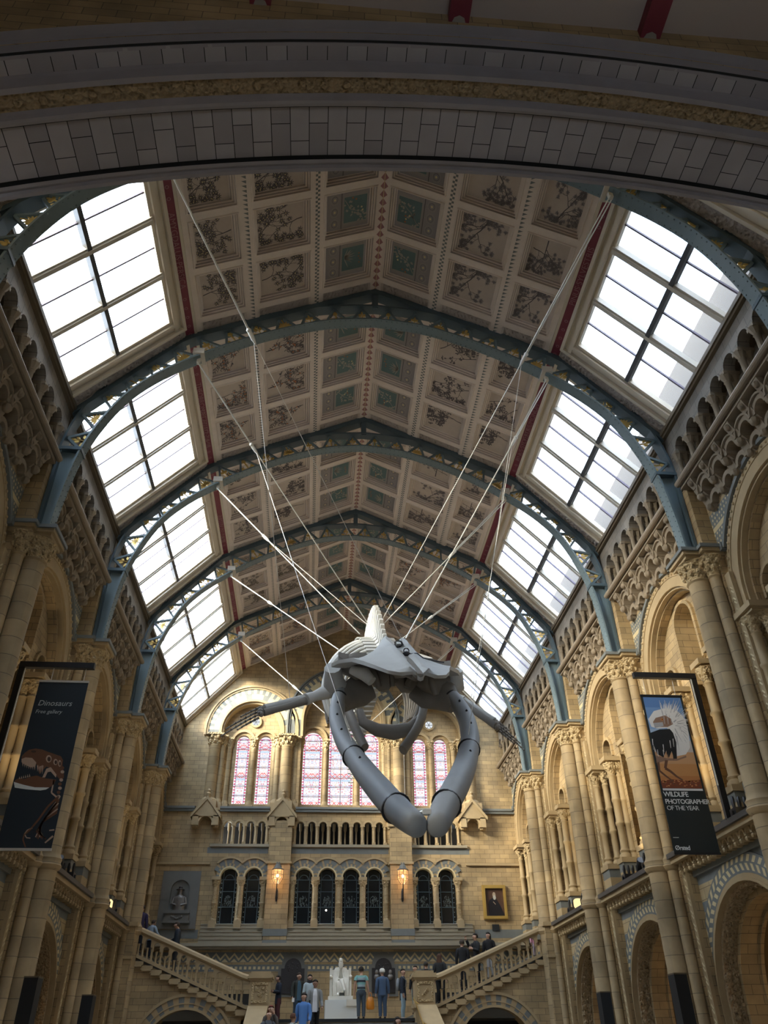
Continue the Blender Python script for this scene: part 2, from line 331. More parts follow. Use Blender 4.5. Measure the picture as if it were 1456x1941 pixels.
def stained():
    m = bpy.data.materials.new('stained_glass'); m.use_nodes = True; nt = m.node_tree; nt.nodes.clear(); L = nt.links.new
    o = N(nt, 'ShaderNodeOutputMaterial'); e = N(nt, 'ShaderNodeEmission', Strength=.44); L(e.outputs[0], o.inputs[0])  # emission stands in for daylight coming through the glass
    uv = N(nt, 'ShaderNodeUVMap'); sp = N(nt, 'ShaderNodeSeparateXYZ'); L(uv.outputs[0], sp.inputs[0])     # u: metres from the light's centre, v: metres up, third edge distance folded into u
    def mth(op, a, b=None, c=None):
        n = N(nt, 'ShaderNodeMath', operation=op)
        for i, x in enumerate((a, b, c)):
            if x is None: continue
            if hasattr(x, 'links'): L(x, n.inputs[i])
            else: n.inputs[i].default_value = x
        return n.outputs[0]
    U, V = sp.outputs[0], sp.outputs[1]
    def mixc(f, a, b):
        n = N(nt, 'ShaderNodeMix', data_type='RGBA'); L(f, n.inputs[0])
        for i, x in ((6, a), (7, b)):
            if hasattr(x, 'links'): L(x, n.inputs[i])
            else: n.inputs[i].default_value = (*x, 1)
        return n.outputs[2]
    vo = N(nt, 'ShaderNodeTexVoronoi', Scale=22.0); mp = N(nt, 'ShaderNodeCombineXYZ'); L(mth('ABSOLUTE', U), mp.inputs[0]); L(V, mp.inputs[1]); L(mp.outputs[0], vo.inputs['Vector'])
    sep = N(nt, 'ShaderNodeSeparateColor'); L(vo.outputs['Color'], sep.inputs[0])
    rp = N(nt, 'ShaderNodeValToRGB'); cr = rp.color_ramp; cr.interpolation = 'CONSTANT'
    cols = [(0, (1.0, .98, 1.0)), (.42, (.95, .66, .66)), (.54, (1.0, .97, .93)), (.66, (.58, .72, .92)), (.74, (1.0, .86, .62)), (.84, (.98, .96, 1.0)), (.93, (.80, .25, .28))]
    while len(cr.elements) < len(cols): cr.elements.new(.5)
    for el, (p, c) in zip(cr.elements, cols): el.position = p; el.color = (*c, 1)
    L(sep.outputs[0], rp.inputs[0]); col = rp.outputs[0]
    vd = N(nt, 'ShaderNodeTexVoronoi', Scale=22.0, feature='DISTANCE_TO_EDGE'); L(mp.outputs[0], vd.inputs['Vector'])
    col = mixc(mth('LESS_THAN', vd.outputs['Distance'], .045), col, (.62, .58, .72))
    # figured bands
    fr = mth('FRACT', mth('DIVIDE', V, 1.42)); bd = mth('LESS_THAN', mth('ABSOLUTE', mth('SUBTRACT', fr, .62)), .10)
    ring = mth('SINE', mth('MULTIPLY', mth('ADD', mth('ABSOLUTE', U), mth('MULTIPLY', V, 1.0)), 26.0)); ring2 = mth('SINE', mth('MULTIPLY', mth('SUBTRACT', mth('ABSOLUTE', U), V), 26.0))
    xx = mth('GREATER_THAN', mth('MAXIMUM', ring, ring2), .8)
    col = mixc(mth('MULTIPLY', bd, xx), col, (.86, .20, .20))
    bl = mth('LESS_THAN', mth('ABSOLUTE', mth('SUBTRACT', fr, .47)), .035); col = mixc(mth('MULTIPLY', bl, .7), col, (.42, .66, .86))
    # border of red darts, lead lines
    wv = mth('ABSOLUTE', mth('SUBTRACT', mth('FRACT', mth('MULTIPLY', V, 7.0)), .5))
    edge = N(nt, 'ShaderNodeAttribute', attribute_name='edge'); ED = edge.outputs['Fac']
    bor = mth('LESS_THAN', ED, .105); dart = mth('LESS_THAN', wv, mth('MULTIPLY', ED, 4.2))
    bc = mixc(dart, (.98, .95, .98), (.72, .10, .20)); col = mixc(bor, col, bc)
    ln = mth('LESS_THAN', mth('ABSOLUTE', mth('SUBTRACT', ED, .112)), .010)
    hb = mth('LESS_THAN', mth('FRACT', mth('DIVIDE', V, .47)), .045)
    col = mixc(mth('MAXIMUM', ln, hb), col, (.26, .30, .48)); L(col, e.inputs[0]); return m
M['stained'] = stained()
# ------------------------------------------------------------------ walls with openings
def wall_cols(mb, f, u0, u1, v0, top, holes=(), w=0.0, mat=0, n=16, kinks=()):
    tp = top if callable(top) else (lambda u: top)
    us = {u0, u1} | {k for k in kinks if u0 < k < u1}
    for cu, cv, r, vb in holes:
        us |= {cu + r * math.cos(PI * i / n) for i in range(n + 1)}
    us = sorted(u for u in us if u0 - 1e-6 <= u <= u1 + 1e-6)
    for a, b in zip(us, us[1:]):
        if b - a < 1e-5: continue
        m = (a + b) / 2; h = [x for x in holes if abs(m - x[0]) < x[2]]
        if not h: mb.quad(f(a, v0, w), f(b, v0, w), f(b, tp(b), w), f(a, tp(a), w), mat); continue
        cu, cv, r, vb = h[0]; ar = lambda u: cv + math.sqrt(max(0, r * r - (u - cu) ** 2))
        mb.quad(f(a, ar(a), w), f(b, ar(b), w), f(b, tp(b), w), f(a, tp(a), w), mat)
        if vb > v0: mb.quad(f(a, v0, w), f(b, v0, w), f(b, vb, w), f(a, vb, w), mat)

# side walls: mats 0 spandrel, 1 block stone, 2 dark
def side_wall(name, sgn):
    mb = MB()
    for key, yc in BAYC.items():
        f = lambda u, v, w, yc=yc: (sgn * (WX - w), yc + u, v)
        y1 = 3.0 if key != 'E' else YE - yc
        if key == 'E':
            wall_cols(mb, f, -3, y1, 0, 6.0, mat=1)
        else:
            wall_cols(mb, f, -3, 3, 0, 5.95, holes=[(0, 2.75, 2.32, 0)], mat=0)
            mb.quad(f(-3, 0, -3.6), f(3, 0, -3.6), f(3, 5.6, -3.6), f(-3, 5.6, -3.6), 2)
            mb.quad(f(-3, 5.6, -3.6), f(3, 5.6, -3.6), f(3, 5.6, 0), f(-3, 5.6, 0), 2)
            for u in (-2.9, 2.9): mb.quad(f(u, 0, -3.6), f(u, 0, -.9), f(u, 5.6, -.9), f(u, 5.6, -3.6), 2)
        # triforium stage: front order, recessed screen, blind back
        wall_cols(mb, f, -3, y1, 5.95, 14.0, holes=[(0, 10.5, 2.25, 5.95)] if key != 'E' else [(0, 10.5, 2.25, 5.95)], w=.15, mat=1)
        wall_cols(mb, f, -2.3, 2.3, 5.95, 13.0, holes=[(-1.55, 10.6, .36, 6.9), (0, 11.75, .56, 6.9), (1.55, 10.6, .36, 6.9)], w=-.3, mat=1)
        mb.quad(f(-3, 5.9, -1.1), f(y1, 5.9, -1.1), f(y1, 13.2, -1.1), f(-3, 13.2, -1.1), 1)
        mb.quad(f(-3, 5.9, -1.1), f(y1, 5.9, -1.1), f(y1, 5.9, .15), f(-3, 5.9, .15), 1)
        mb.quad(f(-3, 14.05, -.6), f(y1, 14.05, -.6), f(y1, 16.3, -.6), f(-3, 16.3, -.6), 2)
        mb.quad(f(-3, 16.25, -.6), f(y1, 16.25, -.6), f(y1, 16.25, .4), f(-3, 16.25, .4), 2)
        mb.quad(f(-3, 14.02, -.6), f(y1, 14.02, -.6), f(y1, 14.02, .4), f(-3, 14.02, .4), 1)
    f = lambda u, v, w: (sgn * (WX - w), u, v)
    wall_cols(mb, f, -8, 3.98, 0, 15.2, mat=1)
    mb.quad(f(33.98, 0, -1.1), f(33.98, 6, -1.1), f(33.98, 6, .1), f(33.98, 0, .1), 1)
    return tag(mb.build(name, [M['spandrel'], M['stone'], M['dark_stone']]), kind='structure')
side_wall('wall_right', 1); side_wall('wall_left', -1)

# end wall: mats 0 block stone, 1 blue, 2 dado, 3 dark
def roofline(u):
    a = abs(u)
    return 21.72 - a * .4676 if a < 5.56 else 19.1 - (a - 5.56) * 1.113
mb = MB()
wall_cols(mb, fE, -9.6, 9.6, 0, 5.82, mat=2)
LOW = [-5.16, -4.05, -1.70, -.62, .51, 1.59, 3.94, 5.02]
wall_cols(mb, fE, -9.6, 9.6, 5.82, 9.9, holes=[(c, 8.77, .40, 6.8) for c in LOW], mat=0)
UPP = [-5.45 + .54 * i for i in range(4)] + [-1.98 + .547 * i for i in range(8)] + [3.83 + .54 * i for i in range(4)]
wall_cols(mb, fE, -9.6, 9.6, 9.9, 11.72, holes=[(c, 11.06, .185, 10.22) for c in UPP], mat=0)
wall_cols(mb, fE, -9.6, 9.6, 11.72, roofline, holes=[(-4.72, 15.75, 1.6, 11.95), (0, 16.35, 2.15, 11.95), (4.72, 15.75, 1.6, 11.95)], mat=0, n=28, kinks=(-5.56, 0, 5.56))
LANC = [(-5.14, 15.3, .345), (-4.02, 15.3, .345), (-1.55, 15.42, .50), (-.07, 16.3, .63), (1.40, 15.42, .50), (4.02, 15.3, .345), (5.14, 15.3, .345)]
for c, h in ((-4.72, 1.75), (0, 2.25), (4.72, 1.75)):
    wall_cols(mb, fE, c - h, c + h, 11.6, 18.8, holes=[(a, b, r + .06, 12.1) for a, b, r in LANC if abs(a - c) < h], w=-.5, mat=0)
    mb.quad(fE(c - h, 11.95, -.5), fE(c + h, 11.95, -.5), fE(c + h, 11.95, 0), fE(c - h, 11.95, 0), 0)
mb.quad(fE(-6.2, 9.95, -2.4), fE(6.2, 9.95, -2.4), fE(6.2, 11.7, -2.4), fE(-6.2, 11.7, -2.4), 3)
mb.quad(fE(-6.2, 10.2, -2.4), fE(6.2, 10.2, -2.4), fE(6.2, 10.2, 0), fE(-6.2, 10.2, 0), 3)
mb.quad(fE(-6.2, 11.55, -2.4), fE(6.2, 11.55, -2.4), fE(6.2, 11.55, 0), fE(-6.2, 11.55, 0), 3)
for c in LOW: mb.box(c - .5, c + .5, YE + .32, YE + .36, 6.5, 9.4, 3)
# blue courses set flush in the dado and under the arcade
for a, b, z0, z1 in ((-9, -6.3, 6.25, 6.6), (6.2, 9, 6.25, 6.6), (-9, -6.3, 5.85, 6.08), (6.2, 9, 5.85, 6.08), (-6.3, -3.45, 9.80, 10.06), (-2.38, 2.28, 9.80, 10.06), (3.35, 6.2, 9.80, 10.06), (-9, 9, 4.98, 5.24), (-9, 9, 5.33, 5.72)):
    mb.quad(fE(a, z0, .004), fE(b, z0, .004), fE(b, z1, .004), fE(a, z1, .004), 1)
for i in range(44):              # cream zigzag on the blue course
    x = -8.8 + .4 * i
    mb.add([fE(x, 5.38, .008), fE(x + .2, 5.60, .008), fE(x + .2, 5.70, .008), fE(x, 5.48, .008)], [(0, 1, 2, 3)], 4)
    mb.add([fE(x + .2, 5.60, .008), fE(x + .4, 5.38, .008), fE(x + .4, 5.48, .008), fE(x + .2, 5.70, .008)], [(0, 1, 2, 3)], 4)
    mb.add([fE(x + .05, 5.34, .008), fE(x + .35, 5.34, .008), fE(x + .2, 5.47, .008)], [(0, 1, 2)], 4)
    mb.quad(fE(x + .06, 5.06, .008), fE(x + .17, 5.06, .008), fE(x + .17, 5.17, .008), fE(x + .06, 5.17, .008), 4)
    mb.quad(fE(x + .26, 5.06, .008), fE(x + .37, 5.06, .008), fE(x + .37, 5.17, .008), fE(x + .26, 5.17, .008), 4)
tag(mb.build('wall_end', [M['stone'], M['blue'], M['dado'], M['void'], M['cream']]), kind='structure')

# floor, landing is built with the stairs; vestibule and entrance arch
mb = MB(); mb.box(-13, 13, -8, 41, -.2, 0); tag(mb.build('floor', M['floor']), kind='structure')
mb = MB()
AX, AZ, AR = 1.47, -5.34, 19.1                       # centre and radius of the great entrance arch
def farc(a, r, y): return (AX + r * math.cos(a), y, AZ + r * math.sin(a))
NA = 60; aa = [math.radians(38 + 104 * i / NA) for i in range(NA + 1)]
for r0, r1, y0, y1 in ():
    pass
for a, b in zip(aa, aa[1:]):
    # north face up to the roof, hidden above the arch
    t0, t1 = farc(a, AR, 7), farc(b, AR, 7)
    mb.quad(t0, t1, (t1[0], 7, 22.5), (t0[0], 7, 22.5), 0)
fF = lambda u, v, w: (u, -8 - w, v)
wall_cols(mb, fF, -13, 13, 0, 15.2, holes=[(-2.2, 1.9, 1.05, 0), (2.2, 1.9, 1.05, 0)])      # unseen door openings added and sized to bring daylight under the arch
for c in (-2.2, 2.2): mb.ring(fF, c, 1.9, 1.05, 1.35, -.1, .4, n=16, stilt=1.9)
tag(mb.build('wall_front', [M['stone']]), kind='structure')
mb = MB()
mb.box(-13, 13, -8, 5.6, 14.95, 15.2, 0)
for i in range(7):                                    # painted beams and cross ribs of the entrance ceiling
    x = -9 + 3.05 * i + .35
    mb.box(x - .16, x + .16, -8, 5.55, 14.72, 14.95, 1)
    for k in range(14):
        y = 5.2 - k * .95
        mb.lathe([(.02, -.004), (.11, -.004), (.11, 0)], (x, y, 14.72), 8, 2)
for k in range(5): mb.box(-13, 13, 4.1 - 2.6 * k, 4.4 - 2.6 * k, 14.78, 14.95, 3)
tag(mb.build('ceiling_entrance', [M['ceil_shadow'], M['crimson'], M['paint_pale'], M['ceil_wood']]), kind='structure')

# ------------------------------------------------------------------ ceiling
def gc(s, t, h, sg=1): return (sg * (s - .4236 * h), t, 21.7 - .4676 * s - .9058 * h)
SB = [0, 1.83, 3.70, 5.30]; TB = [-2.58, -.90, .76, 2.43]
def ceiling_bay():
    mb = MB()                     # mats 0 buff, 1 shadow, 2 carved strip, 3 blue, 4 pink, 5 cream
    for sg in (1, -1):
        G = lambda s, t, h: gc(s, t, h, sg)
        q = lambda s0, s1, t0, t1, m, h=0: mb.quad(G(s0, t0, h), G(s1, t0, h), G(s1, t1, h), G(s0, t1, h), m)
        for s in SB: q(max(0, s - .17), min(5.32, s + .17), -3, 3, 0)
        for i in range(3):
            a, b = SB[i] + .17, SB[i + 1] - .17
            for t in TB: q(a, b, t - .10, t + .10, 0)
            for t0, t1 in ((-3, TB[0] - .10), (TB[3] + .10, 3)):      # carved strips beside the iron ribs
                e = .05
                for (x0, y0, x1, y1) in ((a, t0, b, t0), (a, t1, b, t1)): pass
                rg = [[G(a, t0, 0), G(b, t0, 0), G(b, t1, 0), G(a, t1, 0)], [G(a + e, t0 + e, -.06), G(b - e, t0 + e, -.06), G(b - e, t1 - e, -.06), G(a + e, t1 - e, -.06)]]
                mb.loft(rg, 0, caps=False); mb.add(rg[1], [(0, 1, 2, 3)], 2)
                k = int((b - a) / .12)
                for j in range(k):
                    s = a + .1 + j * (b - a - .2) / k
                    mb.add([G(s, t0 + .1, -.055), G(s + .05, t0 + .1, -.055), G(s + .11, (t0 + t1) / 2, -.03), G(s + .05, t1 - .1, -.055), G(s, t1 - .1, -.055), G(s + .05, (t0 + t1) / 2, -.03)], [(0, 1, 2, 5), (5, 2, 3, 4)], 1)
            for j in range(3):
                t0, t1 = TB[j] + .10, TB[j + 1] - .10
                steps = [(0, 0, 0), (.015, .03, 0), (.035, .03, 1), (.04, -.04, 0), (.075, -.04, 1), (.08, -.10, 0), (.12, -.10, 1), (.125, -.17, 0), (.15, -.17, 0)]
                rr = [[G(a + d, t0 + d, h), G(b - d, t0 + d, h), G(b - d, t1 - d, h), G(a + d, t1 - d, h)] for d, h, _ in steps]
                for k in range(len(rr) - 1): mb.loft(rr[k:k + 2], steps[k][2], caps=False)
        for k in range(46):       # painted triangles, chequers and the ridge zigzag
            t = -2.95 + k * .13
            mb.add([G(3.64, t, .003), G(3.76, t, .003), G(3.64, t + .09, .003)], [(0, 1, 2)], 3)
            mb.quad(G(1.77, t, .003), G(1.83, t, .003), G(1.83, t + .065, .003), G(1.77, t + .065, .003), 3)
            mb.quad(G(1.83, t + .065, .003), G(1.89, t + .065, .003), G(1.89, t + .13, .003), G(1.83, t + .13, .003), 3)
            if k % 2 == 0: mb.add([G(0.0, t, .003), G(.11, t + .13, .003), G(.0, t + .26, .003)], [(0, 1, 2)], 4)
        q(0, .012, -3, 3, 5, .004)
    return mb
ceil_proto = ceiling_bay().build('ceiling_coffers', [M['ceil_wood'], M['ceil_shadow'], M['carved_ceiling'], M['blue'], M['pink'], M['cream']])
ceiling = tag(empty('ceiling', (0, 0, 0)), kind='structure')
ceil_proto.parent = ceiling
for k, key in enumerate('ABCDEZ'):
    o = ceil_proto if k == 0 else ceil_proto.copy()
    if k: COL.objects.link(o); o.parent = ceiling
    o.location = (0, BAYC[key] - (.06 if key == 'E' else 0), 0)
mb = MB()                        # boarding above the coffers keeps the sky out
for sg in (1, -1):
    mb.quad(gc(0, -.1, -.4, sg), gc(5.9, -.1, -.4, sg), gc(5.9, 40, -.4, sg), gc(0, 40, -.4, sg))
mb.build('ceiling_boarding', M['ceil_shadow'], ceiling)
# painted panels
def strip2(mb, pts, w0, w1, z, mat):
    n = len(pts)
    for i in range(n - 1):
        a, b = Vector(pts[i]), Vector(pts[i + 1]); d = (b - a)
        if d.length < 1e-6: continue
        p = Vector((-d.y, d.x)).normalized(); wa, wb = w0 + (w1 - w0) * i / (n - 1), w0 + (w1 - w0) * (i + 1) / (n - 1)
        mb.add([(*(a + p * wa), z), (*(a - p * wa), z), (*(b - p * wb), z), (*(b + p * wb), z)], [(0, 1, 2, 3)], mat)
def leaf2(mb, x, y, ang, l, w, z, mat):
    c, s = math.cos(ang), math.sin(ang)
    P = [(0, 0), (l * .3, w), (l * .7, w * .8), (l, 0), (l * .7, -w * .8), (l * .3, -w)]
    mb.add([(x + a * c - b * s, y + a * s + b * c, z) for a, b in P], [(0, 1, 2, 3, 4, 5)], mat)
PW, PH = .63, .54               # half size of the outer painted panels
def painted(style, seed):
    r = random.Random(seed); mb = MB(); Z = .003
    mb.add([(-PW - .02, -PH - .02, 0), (PW + .02, -PH - .02, 0), (PW + .02, PH + .02, 0), (-PW - .02, PH + .02, 0)], [(0, 1, 2, 3)], 0)
    inb = lambda x, y, m=.05: abs(x) < PW - m and abs(y) < PH - m
    tips = []
    def grow(x, y, a, L, w, dep):
        pts = [(x, y)]; n = 5
        for i in range(n):
            a += r.uniform(-.28, .28); x2, y2 = x + L / n * math.cos(a), y + L / n * math.sin(a)
            if not inb(x2, y2): a += 1.3 * r.choice((-1, 1)); x2, y2 = x + L / n * math.cos(a), y + L / n * math.sin(a)
            if not inb(x2, y2, .02): break
            x, y = x2, y2; pts.append((x, y))
            if dep > 0 and i in (1, 3): grow(x, y, a + r.choice((-1, 1)) * r.uniform(.6, 1.1), L * .62, w * .6, dep - 1)
        if len(pts) > 1: strip2(mb, pts, w, w * .55, Z, 1)
        tips.append((x, y, a, dep))
        if dep > 0: grow(x, y, a + r.uniform(-.4, .4), L * .7, w * .65, dep - 1)
    x0 = -PW + .05; side = r.choice((0, 1))
    if style == 'pine': grow(.0 + r.uniform(-.2, .2), -PH + .06, PI / 2 + r.uniform(-.3, .3), .62, .019, 3); grow(PW - .1, r.uniform(-.3, .1), PI + r.uniform(-.5, .3), .5, .014, 3)
    else:
        grow(x0, r.uniform(-.3, .0), r.uniform(-.1, .5), .7, .015, 3); grow(-x0, r.uniform(-.1, .35), PI + r.uniform(-.2, .6), .5, .013, 2)
    for x, y, a, dep in tips:
        if not inb(x, y, .03): continue
        zz = Z + .001 + .0005 * r.random()
        if style == 'rosette':
            n = r.randint(7, 10)
            for k in range(n): leaf2(mb, x, y, a + 2 * PI * k / n + r.uniform(-.2, .2), r.uniform(.08, .12), .013, zz, 1 if r.random() < .6 else 2)
            mb.add([(x + .016 * math.cos(2 * PI * k / 8), y + .016 * math.sin(2 * PI * k / 8), zz + .002) for k in range(8)], [tuple(range(8))], 3)
        elif style == 'pine':
            for k in range(16): leaf2(mb, x, y, r.uniform(0, 2 * PI), r.uniform(.05, .10), .004, zz, 2)
            mb.add([(x + (.05 + .012 * math.sin(3 * k)) * math.cos(2 * PI * k / 12), y + .045 * math.sin(2 * PI * k / 12), Z - .001) for k in range(12)], [tuple(range(12))], 4)
        elif style == 'lance':
            for k in range(6): leaf2(mb, x + r.uniform(-.06, .06), y + r.uniform(-.06, .06), a + r.uniform(-1.3, 1.3), r.uniform(.08, .13), .014, zz, 1 if r.random() < .5 else 2)
            if r.random() < .3: mb.add([(x + .035 * math.cos(2 * PI * k / 8), y + .025 * math.sin(2 * PI * k / 8), zz + .002) for k in range(8)], [tuple(range(8))], 5)
        else:
            for k in range(7): leaf2(mb, x + r.uniform(-.05, .05), y + r.uniform(-.05, .05), r.uniform(0, 2 * PI), r.uniform(.06, .09), .020, zz, 1 if r.random() < .6 else 2)
    return mb
pm = [M['panel'], M['paint_dark'], M['paint_leaf'], M['paint_flower'], M['ornament_grey'], M['paint_fruit']]
PAINT = {st: [painted(st, 11 * i + sd).build('painted_panel', pm, ceiling, fix=False) for i in range(3)] for st, sd in (('rosette', 3), ('pine', 8), ('lance', 21), ('leafy', 34))}
def teal_panel(seed):
    r = random.Random(seed); mb = MB(); Z = .003      # mats 0 teal 1 grey border 2 pale 3 flower 4 fruit 5 dark
    mb.add([(-.64, -.56, 0), (.64, -.56, 0), (.64, .56, 0), (-.64, .56, 0)], [(0, 1, 2, 3)], 1)
    mb.add([(-.58, -.40, Z), (.14, -.40, Z), (.14, .40, Z), (-.58, .40, Z)], [(0, 1, 2, 3)], 2)
    mb.add([(-.56, -.38, Z * 2), (.12, -.38, Z * 2), (.12, .38, Z * 2), (-.56, .38, Z * 2)], [(0, 1, 2, 3)], 0)
    for sy in (-1, 1):
        for k in range(16): mb.add([(-.57 + k * .045, sy * .44 - .03, Z), (-.55 + k * .045, sy * .44 - .03, Z), (-.55 + k * .045, sy * .44 + .03, Z), (-.57 + k * .045, sy * .44 + .03, Z)], [(0, 1, 2, 3)], 2)
    mb.add([(.185, -.56, Z), (.205, -.56, Z), (.205, .56, Z), (.185, .56, Z)], [(0, 1, 2, 3)], 5)
    for k in range(3):
        y = -.36 + .36 * k
        for rr, m, z in ((.155, 2, Z), (.14, 1, Z * 1.5), (.10, 5, Z * 2), (.09, 1, Z * 2.5), (.035, 3, Z * 3)):
            mb.add([(.40 + rr * .85 * math.cos(2 * PI * i / 14), y + rr * math.sin(2 * PI * i / 14), z) for i in range(14)], [tuple(range(14))], m)
    Z = .009
    if seed % 3 == 0:
        for k in range(14): 
            a = PI + r.uniform(-1.2, 1.2); leaf2(mb, .06, -.05, a, r.uniform(.25, .40), .016, Z, 2)
        for k in range(4): leaf2(mb, -.45 + r.uniform(-.05, .05), .1 + .1 * k - .2, r.uniform(0, 6), .06, .025, Z, 4)
    else:
        pts = [(.10, -.3)]
        for i in range(6): pts.append((pts[-1][0] - .095, pts[-1][1] + r.uniform(.02, .16)))
        strip2(mb, pts, .010, .006, Z, 2)
        for x, y in pts[1:]:
            for k in range(5):
                a = r.uniform(0, 2 * PI); d = r.uniform(.03, .13); px, py = max(-.5, min(.06, x + d * math.cos(a))), max(-.33, min(.33, y + d * math.sin(a)))
                leaf2(mb, px, py, a, r.uniform(.07, .11), .028, Z + .001, 2)
        for k in range(4): leaf2(mb, r.uniform(-.5, -.1), r.uniform(-.32, .1), r.uniform(0, 6), .06, .03, Z + .002, 4 if k % 2 else 3)
    return mb
TEAL = [teal_panel(i).build('painted_panel', [M['teal'], M['ornament_grey'], M['paint_pale'], M['paint_flower'], M['paint_fruit'], M['paint_dark']], ceiling, fix=False) for i in (1, 2, 3)]
_used = set(); R.seed(5)
STY = {'A': ('rosette', 'pine'), 'B': ('lance', 'leafy'), 'C': ('leafy', 'pine'), 'D': ('rosette', 'lance'), 'E': ('lance', 'leafy'), 'Z': ('rosette', 'pine')}
for key in 'ABCDE':
    for sg in (-1, 1):
        for col in range(3):
            for row in range(3):
                src = R.choice(TEAL) if col == 0 else R.choice(PAINT[STY[key][0 if sg < 0 else 1]])
                o = src if src.name not in _used else src.copy()
                if src.name in _used: COL.objects.link(o); o.parent = ceiling
                _used.add(src.name)
                s = (SB[col] + SB[col + 1]) / 2; t = BAYC[key] + (TB[row] + TB[row + 1]) / 2
                p = Vector(gc(s, t, -.175, sg)); xa = Vector((sg, 0, -.4676)).normalized(); za = Vector((-sg * .4236, 0, -.9058)); ya = za.cross(xa)
                if col > 0 and R.random() < .5: xa, ya = -xa, -ya
                sc = Vector((1.104 * (SB[col + 1] - SB[col] - .62) / 2 / (PW if col else .64), (1.48 - .28) / 2 / (PH if col else .56), 1))
                m4 = Matrix((xa * abs(sc.x), ya * sc.y, za)).transposed().to_4x4(); m4.translation = p
                o.matrix_world = m4
# ------------------------------------------------------------------ skylights
def gs(s, t, h): return (8.3 - .668 * s - .744 * h, t, 16.05 + .744 * s - .668 * h)
def skylight():
    root = tag(empty('window_1'), kind='structure')
    T0, T1, S1 = -2.68, 2.02, 3.55
    mb = MB(); mb.add([gs(-.05, T0, -.05), gs(S1, T0, -.05), gs(S1, T1, -.05), gs(-.05, T1, -.05)], [(0, 1, 2, 3)]); mb.build('glass', M['sky_glass'], root)
    bx = lambda mb, s0, s1, t0, t1, h0, h1, m=0: mb.box(s0, s1, t0, t1, h0, h1, m, tf=gs)
    mb = MB()                    # moulded frame
    for d, w, h in ((0, .10, .06), (.10, .12, .14), (.22, .13, .09), (.35, .10, .20)):
        bx(mb, S1 + d, S1 + d + w, T0 - .3, T1 + .45, -.1, h); bx(mb, -.1, S1 + d, T1 + d, T1 + d + w * .9, -.1, h)
    bx(mb, -.1, 4.0, -2.98, T0, -.1, .12)
    bx(mb, -.1, 4.0, T1 + .44, 2.98, -.1, .05, 1); bx(mb, -.1, 4.0, T1 + .44, T1 + .50, -.1, .10); bx(mb, -.1, 4.0, 2.9, 2.98, -.1, .10)
    for k in range(30):
        s = .1 + k * .128; mb.add([gs(s, T1 + .53, .06), gs(s + .06, T1 + .53, .06), gs(s + .12, T1 + .69, .085), gs(s + .06, 2.87, .06), gs(s, 2.87, .06), gs(s + .06, T1 + .69, .085)], [(0, 1, 2, 5), (5, 2, 3, 4)], 1)
    mb.build('frame', [M['cream_paint'], M['carved_ceiling']], root)
    for t in (-1.23, .42):
        mb = MB(); bx(mb, -.08, S1 + .05, t - .10, t + .10, -.08, .10); bx(mb, -.08, S1 + .02, t - .05, t + .05, .10, .15); mb.build('transom', M['sash'], root)
    mb = MB(); bx(mb, 1.68, 1.80, T0, T1, -.08, .14); mb.build('purlin', M['bar'], root)
    ts = [T0, -1.23, .42, T1]
    for a, b in zip(ts, ts[1:]):
        mb = MB(); bx(mb, -.05, S1, (a + b) / 2 - .022, (a + b) / 2 + .022, -.06, .0); mb.build('glazing_bar', M['thin_bar'], root)
    return root
sk = Proto(skylight())
for key in 'ABCDEZ':
    for sg in (1, -1): sk.put((0, BAYC[key], 0), sg < 0)
# crimson bands with the painted plant names
mb = MB()
mb.box(5.32, 5.60, -3, 3, 0, .02, 0, tf=lambda a, b, c: (a, b, 21.7 - .4676 * a - c - (0.0 if a < 5.4 else .02)))
mb.box(5.27, 5.34, -3, 3, -.01, .05, 1, tf=lambda a, b, c: (a, b, 21.7 - .4676 * a - c))
mb.box(5.58, 5.66, -3, 3, -.01, .05, 1, tf=lambda a, b, c: (a, b, 21.7 - .4676 * a - c))
for k in range(5):
    for e in (-1, 1):
        for rr, m in ((.05, 2), (.03, 0)):
            mb.add([(5.46 + rr * math.cos(2 * PI * i / 10), e * (1.55 + .32 * k) + rr * math.sin(2 * PI * i / 10), 21.7 - .4676 * (5.46 + rr * math.cos(2 * PI * i / 10)) - (.034 if m == 2 else .036)) for i in range(10)], [tuple(range(10))], m)
band = Proto(tag(mb.build('trim_1', [M['crimson'], M['cream_paint'], M['pink']]), kind='structure'))
TXT = {('A', -1): 'AMYGDALUS·PERSICA', ('A', 1): 'PINUS·SYLVESTRIS', ('B', -1): 'THEOBROMA·CACAO', ('B', 1): 'CITRUS·LIMONUM'}
def text(body, name, mat, size, mw, parent=None, align='CENTER', ext=.001, bold=0.0, shear=0.0, space=1.0):
    cu = bpy.data.curves.new(name, 'FONT'); cu.body = body; cu.size = size; cu.align_x = align; cu.align_y = 'CENTER'; cu.extrude = ext; cu.resolution_u = 3
    cu.offset = bold; cu.shear = shear; cu.space_character = space
    tmp = bpy.data.objects.new(name, cu); COL.objects.link(tmp); dg = bpy.context.evaluated_depsgraph_get()
    me = bpy.data.meshes.new_from_object(tmp.evaluated_get(dg)); COL.objects.unlink(tmp); bpy.data.objects.remove(tmp)
    me.materials.clear(); me.materials.append(mat); o = bpy.data.objects.new(name, me); COL.objects.link(o)
    if parent: o.parent = parent; o.matrix_parent_inverse = parent.matrix_basis.inverted()
    o.matrix_basis = mw; return o
